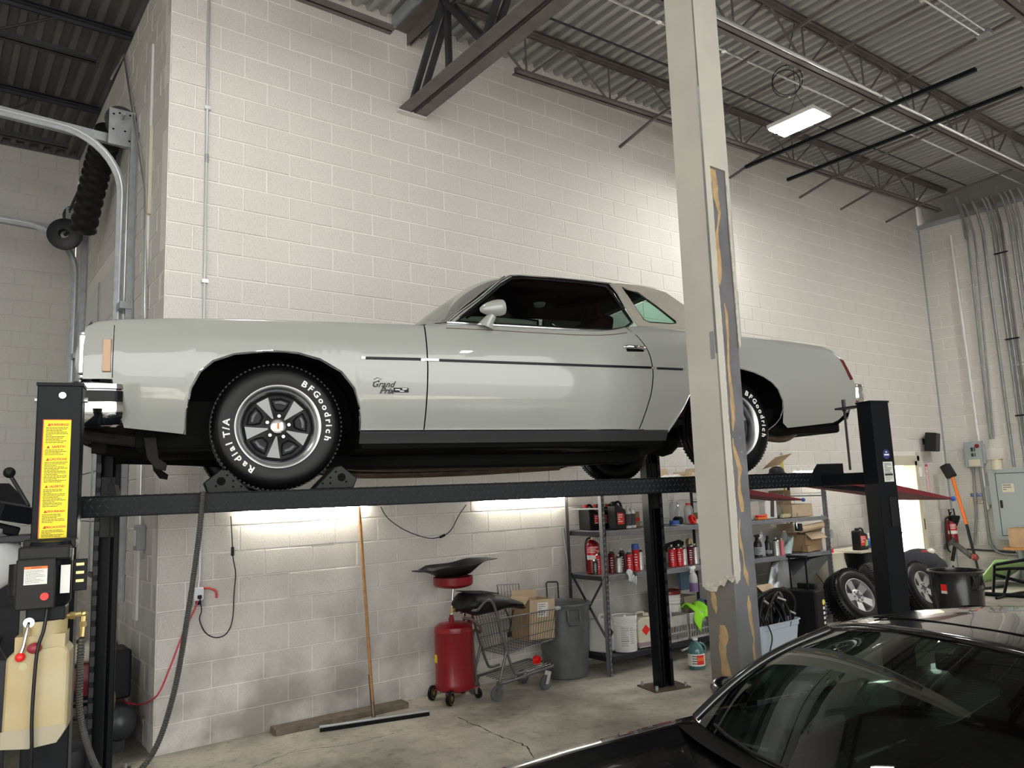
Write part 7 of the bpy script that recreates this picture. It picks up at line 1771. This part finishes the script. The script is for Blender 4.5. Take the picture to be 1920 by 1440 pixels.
# doorway at the end of the block wall
d2 = struct('door_2', MB().bb((11.02,-.012,0),(11.10,.20,2.07)).bb((11.96,-.012,0),(12.04,.20,2.07)).bb((11.02,-.012,2.0),(12.04,.20,2.09)), M['cream'])
obj('frame_face', MB().bb((10.95,-.02,0),(11.03,-.002,2.16)).bb((12.03,-.02,0),(12.11,-.002,2.16)).bb((10.95,-.02,2.07),(12.11,-.002,2.16)), M['cream'], d2)
lf_ = obj('door_leaf', MB().bb((0,-.02,.01),(.90,.02,2.0)), mat('tan door paint', (.40,.38,.30), .5), d2, loc=(11.05,-.05,0), rot=(0,0,R(205)))
obj('door_lever', MB().cyl((.83,.02,.98),(.83,.09,.98),.012,n=10).bar((.85,.085,.98),(.71,.085,.98),.018,.018), M['brass'], lf_); obj('door_rose', MB().cyl((.83,.02,.86),(.83,.03,.86),.028,n=16), M['brass'], lf_)
obj('latch_plate', MB().bb((12.03,-.024,.92),(12.07,-.02,1.10)), M['exhaust'], d2); obj('door_closer', MB().bb((12.06,-.05,1.80),(12.10,-.02,1.96)), M['white'], d2)
struct('wall_outside', MB().bb((8,3.6,-.1),(22,3.8,6)), mat('sunlit outside wall', (.90,.88,.85), .8)); struct('ground_outside', MB().bb((8,.25,-.1),(22,3.6,-.002)), mat('outside ground', (.5,.49,.46), .9))
# speaker, signs, extinguisher
sp_ = thing('wall_speaker', 'black box speaker on the block wall above the doorway', 'speaker', (12.38,-.02,2.40), 0, rot=(.12,0,.25)); obj('cabinet', MB().bb((-.17,-.20,-.16),(.16,-.03,.16)), M['black_plastic'], sp_, bevel=.012); obj('grille', MB().bb((-.165,-.212,-.155),(.155,-.20,.155)), mat('speaker mesh', (.035,.037,.04), .8), sp_, bevel=.004); obj('bracket', MB().bb((-.03,-.03,-.05),(.03,.04,.05)), M['black_metal'], sp_)
sg = thing('extinguisher_sign', 'narrow white and red vertical sign with arrow beside the doorway', 'sign', (12.36,-.004,1.71)); obj('plate', MB().bb((-.045,-.004,-.30),(.045,0,.30)), M['ink_white'], sg); q = MB().bb((-.045,-.0055,-.30),(.045,-.004,-.22)).bb((-.045,-.0055,.26),(.045,-.004,.30)).bb((-.045,-.0055,-.30),(-.038,-.004,.30)).bb((.038,-.0055,-.30),(.045,-.004,.30)); obj('border', q, M['red_bright'], sg)
q = MB(); put_text(q, 'FIRE', .03, (0,-.006,.22), (1,0,0), (0,0,1), .0004); put_text(q, 'EXTINGUISHER', .055, (0,-.006,-.02), (0,0,-1), (1,0,0), .0004); obj('lettering', q, M['red_bright'], sg)
q = MB().add([(-.02,-.0062,-.245),(.02,-.0062,-.245),(0,-.0062,-.285)], [(0,2,1)]); obj('arrow', q, M['ink_white'], sg)
fe2 = thing('fire_extinguisher', 'red fire extinguisher hung on the block wall in the far corner', 'fire extinguisher', (12.78,-.12,.62)); extinguisher(fe2, .085, .44)
obj('strap', MB().tube([(-.02,.0,.44),(.0,.10,.50),(.03,.0,.44)], .008, 6), M['brass'], fe2); obj('long_hose', MB().tube(spline([(-.02,0,.46),(-.13,.02,.44),(-.17,.03,.2),(-.16,.03,-.05),(-.08,.03,-.12)],6), .014, 8), M['hose_black'], fe2, smooth=60)
# garden tools in the corner
st1 = thing('string_trimmer', 'orange and black long-pole string trimmer leaning in the far corner', 'trimmer', (0,0,0))
p0, p1, p2 = Vector((12.6,-0.306,1.788)), Vector((12.6,-0.445,0.978)), Vector((12.5,-0.557,0.444))
obj('orange_pole', MB().cyl(p0,p1,.028,n=10), M['orange'], st1, smooth=50); obj('black_pole', MB().cyl(p1,p2,.024,n=10), M['black_plastic'], st1, smooth=50); obj('motor_head', MB().bar(p0+Vector((0,.10,.20)), p0+Vector((0,0,-.02)), .15,.14), M['black_plastic'], st1, bevel=.02); dd = (p2-p1).normalized(); obj('lower_shaft', MB().cyl(p2, p2+dd*((.03-p2.z)/dd.z), .02, n=8), M['black_plastic'], st1); obj('lower_grip', MB().ball(p2, .06, 10), mat('dull red grip', (.25,.05,.03), .5), st1)
st2 = thing('pole_saw', 'grey and black pole tool with a D-shaped grip in the far corner', 'pole tool', (0,0,0)); a, b, c = Vector((12.8,-0.168,0.947)), Vector((12.8,-0.127,0.583)), Vector((12.75,-0.086,0.342))
obj('shaft', MB().cyl(a,b,.016,n=8), M['galv'], st2); obj('foot', MB().cyl(b,c,.03,n=8), M['black_plastic'], st2); obj('grip', MB().lathe([(.0,-.04),(.03,-.03),(.09,.10),(.10,.16),(.0,.18)], a, (0,0,1), 12), M['black_plastic'], st2); obj('grip_loop', MB().tube([a+Vector((0,.06,.14)),a+Vector((0,.07,.27)),a+Vector((0,-.01,.28)),a+Vector((0,-.02,.16))],.014,6), M['black_plastic'], st2)
tag(obj('leaf_blower_tube', MB().tube([(12.7,0.008,0.559),(12.7,-0.186,0.727)], .03, 8).tube([(12.75,-0.115,0.677),(12.6,-0.467,0.441)], .045, 10), M['bin_grey'], smooth=50), 'dark plastic blower tube lying in the far corner', 'blower')
for k, pts in enumerate(([(12.95,0.437,-0.006),(12.9,0.251,0.222),(12.9,0.149,0.246),(12.9,0.084,0.112)],[(13,0.132,0.468),(13,0.104,0.239),(12.9,-0.027,0.236)])): pipe(pts,.014,M['hose_black'],['black cable loop on the floor right of the doorway','black cable hanging under the far extinguisher'][k],'cable','cable',spl=6)

# ---------------------------------------------------------------- electrical gear on the right wall
XW = 13.12
vert = [(-.558,6.10,-.62,1.2,.020,'white_paint'),(-.836,6.7,-.79,2.39,.016,'conduit'),(-.947,6.5,-.84,2.39,.016,'conduit'),(-1.09,6.5,-1.10,1.9,.024,'conduit'),(-1.25,6.5,-1.27,1.86,.020,'conduit'),(-1.315,6.5,-1.335,1.86,.020,'conduit'),(-1.385,6.5,-1.40,1.86,.020,'steel'),(-1.52,6.5,-1.54,1.5,.018,'conduit'),(-1.60,6.5,-1.62,1.5,.018,'conduit'),(-1.68,6.5,-1.70,1.5,.018,'conduit'),(-1.80,6.5,-1.80,1.5,.018,'conduit'),(-.80,6.75,-.86,6.1,.014,'conduit')]
nm_ = ['white painted pipe nearest the corner on the right wall','thin grey conduit dropping into the switch box, first one','thin grey conduit dropping beside the switch box, second one','thick grey conduit left of the strapped trio','first of three strapped conduits above the big panel','middle of three strapped conduits above the big panel','last of three strapped conduits above the big panel','grey conduit right of the strapped trio, first','grey conduit right of the strapped trio, second','grey conduit right of the strapped trio, third','grey conduit at the right edge of the photo','short conduit stub under the roof at the right wall']
for (y0, z0, y1, z1, r, mk), lb in zip(vert, nm_):
    if z0 >= 6.4:
        P = [(XW-.30,y0+.02,z0+.02),(XW-.22,y0,z0-.10),(XW-.05,y0,z0-.45),(XW-.035,y0,z0-.8),(XW-.035,y1,z1)]
        P = spline(P[:4],5)+[Vector(P[4])]
    else: P = [(XW-.035,y0,z0),(XW-.035,y1,z1)]
    cdt = pipe(P, r, M[mk], lb)
    for z in (5.1, 3.6): 
        if z1 < z < z0-.5: obj('clip', MB().box((XW-.02,y0+(y1-y0)*(z0-z)/(z0-z1),z),(.03,.07,.03)), M['zinc'], cdt)
for z in (5.55, 4.05, 2.75): tag(obj('pipe_strap', MB().bb((XW-.062,-1.44,z-.012),(XW-.056,-1.22,z+.012)), M['black_metal']), {5.55:'topmost black strap across the conduit trio',4.05:'middle black strap across the conduit trio',2.75:'lowest black strap across the conduit trio'}[z], 'strap')
def wbox(name, y0, y1, z0, z1, d, m, label, cat):
    t = thing(name, label, cat, (XW, 0, 0)); obj('enclosure', MB().bb((-d, min(y0,y1), z0),(0, max(y0,y1), z1)), m, t, bevel=.008); return t
ds = wbox('disconnect_switch', -.38,-.66,1.93,2.37,.12,M['panel_grey'],'grey disconnect switch box with red handle on the right wall','switch box')
obj('switch_arm', MB().bb((-.10,-.70,1.98),(-.05,-.66,2.32)), M['grey'], ds, bevel=.006); obj('red_handle', MB().cyl((-.12,-.60,2.29),(-.135,-.60,2.29),.035,n=14), M['red'], ds)
obj('cover_label', MB().bb((-.1225,-.62,1.95),(-.12,-.44,2.06)), M['cream'], ds); q = MB()
for a, b in ((2.20,2.27),(2.11,2.17)): q.bb((-.122,-.53,a),(-.12,-.49,b)).bb((-.122,-.56,a),(-.12,-.545,b))
obj('cover_marks', q, M['ink'], ds, kind='stuff'); 
for y in (-.47,-.58): obj('lower_conduit', MB().tube([(-.05,y,1.93),(-.04,y-(.0 if y < -.5 else -.05),1.1),(-.04,y-(.0 if y < -.5 else -.13),.6)], .022, 8), M['conduit'], ds, smooth=50)
obj('sweep_conduit', MB().tube(spline([(-.04,-.58,.9),(-.04,-.60,.62),(-.04,-.72,.48),(-.04,-.95,.46),(-.04,-1.05,.44)],6), .022, 8), M['conduit'], ds, smooth=50)
pn_ = wbox('breaker_panel', -.72,-1.45,.70,1.87,.14,M['panel_grey'],'large grey breaker panel at the right edge of the photo','electrical panel')
obj('panel_door', MB().bb((-.15,-1.38,.78),(-.14,-.84,1.80)), M['panel_grey'], pn_, bevel=.004); obj('door_gap', MB().bb((-.1415,-1.39,.77),(-.1402,-.83,1.81)), M['dark'], pn_); obj('door_latch', MB().bb((-.158,-.90,1.23),(-.15,-.86,1.36)), M['black_plastic'], pn_, bevel=.006); obj('panel_label', MB().bb((-.1525,-1.10,1.49),(-.15,-.92,1.63)), M['cream'], pn_)
q = MB(); scribble(q, (-.153,-.935,1.60), (0,-1,0), (0,0,1), .14, 3, .035, .012, seed=12); obj('label_print', q, M['ink'], pn_)
obj('feed_pipe', MB().cyl((-.07,-1.05,.70),(-.07,-1.05,.05),.05,n=14), M['grey'], pn_, smooth=50)
cn = thing('metal_can', 'cream round tin sitting on top of the breaker panel', 'tin', (XW-.08,-.86,1.87)); obj('can', MB().lathe([(.0,0),(.085,.0),(.085,.16),(.0,.16)], n=26), M['cream'], cn, smooth=40); obj('rim', MB().lathe([(.0,.16),(.09,.16),(.09,.175),(.0,.175)], n=26), M['brass'], cn, smooth=40)
ns = thing('notice_sign', 'small white notice sign with blue heading behind the conduits', 'sign', (XW-.006,-.485,1.37)); obj('plate', MB().bb((-.004,-.16,-.14),(0,.16,.14)), M['cream'], ns); obj('blue_band', MB().bb((-.006,-.13,.05),(-.004,.13,.11)), M['blue'], ns)
q = MB(); put_text(q, 'NOTICE', .055, (-.0065,0,.08), (0,-1,0), (0,0,1), .0004); obj('heading', q, M['ink_white'], ns); q = MB(); scribble(q, (-.005,.10,.02), (0,-1,0), (0,0,1), .2, 4, .03, .01, seed=4); obj('sign_print', q, M['ink'], ns)
tag(obj('grey_outlet_box', MB().bb((XW-.07,-.70,1.28),(XW,-.62,1.60)), M['grey'], bevel=.006), 'narrow grey box on the wall between notice sign and breaker panel', 'box')
carton(12.75,-1.22,.62,.36,.30,.30,'brown cardboard box with yellow mark at the right edge', open_=False)
tag(obj('box_ledge', MB().bb((12.5,-1.45,.58),(XW,-1.0,.62)), M['wood']), 'narrow wooden ledge under the cardboard box at right', 'ledge')
tag(obj('ledge_leg', MB().bb((12.55,-1.40,0),(12.60,-1.35,.58)), M['wood']), 'wooden leg under the ledge at the right edge', 'leg')
pipe([(XW-.03,-.2,.52),(XW-.03,-.95,.50)], .016, M['steel_dark'], 'dark horizontal pipe low on the right wall', 'pipe', 'wall_pipe')
wl_ = thing('wall_flood_lamp', 'lit flood lamp fixed high on the block wall, hidden behind the pillar', 'lamp', (7.0,-.02,5.05))  # unseen lamp, assumed from the wall glow on both sides of the pillar
obj('housing', MB().bb((-.14,-.14,.02),(.14,.02,.07)), M['white_paint'], wl_, bevel=.006); obj('lit_panel', MB().bb((-.12,-.13,.0),(.12,-.03,.02)), mat('lit flood panel', (1,.98,.93), .4, emit=24), wl_)
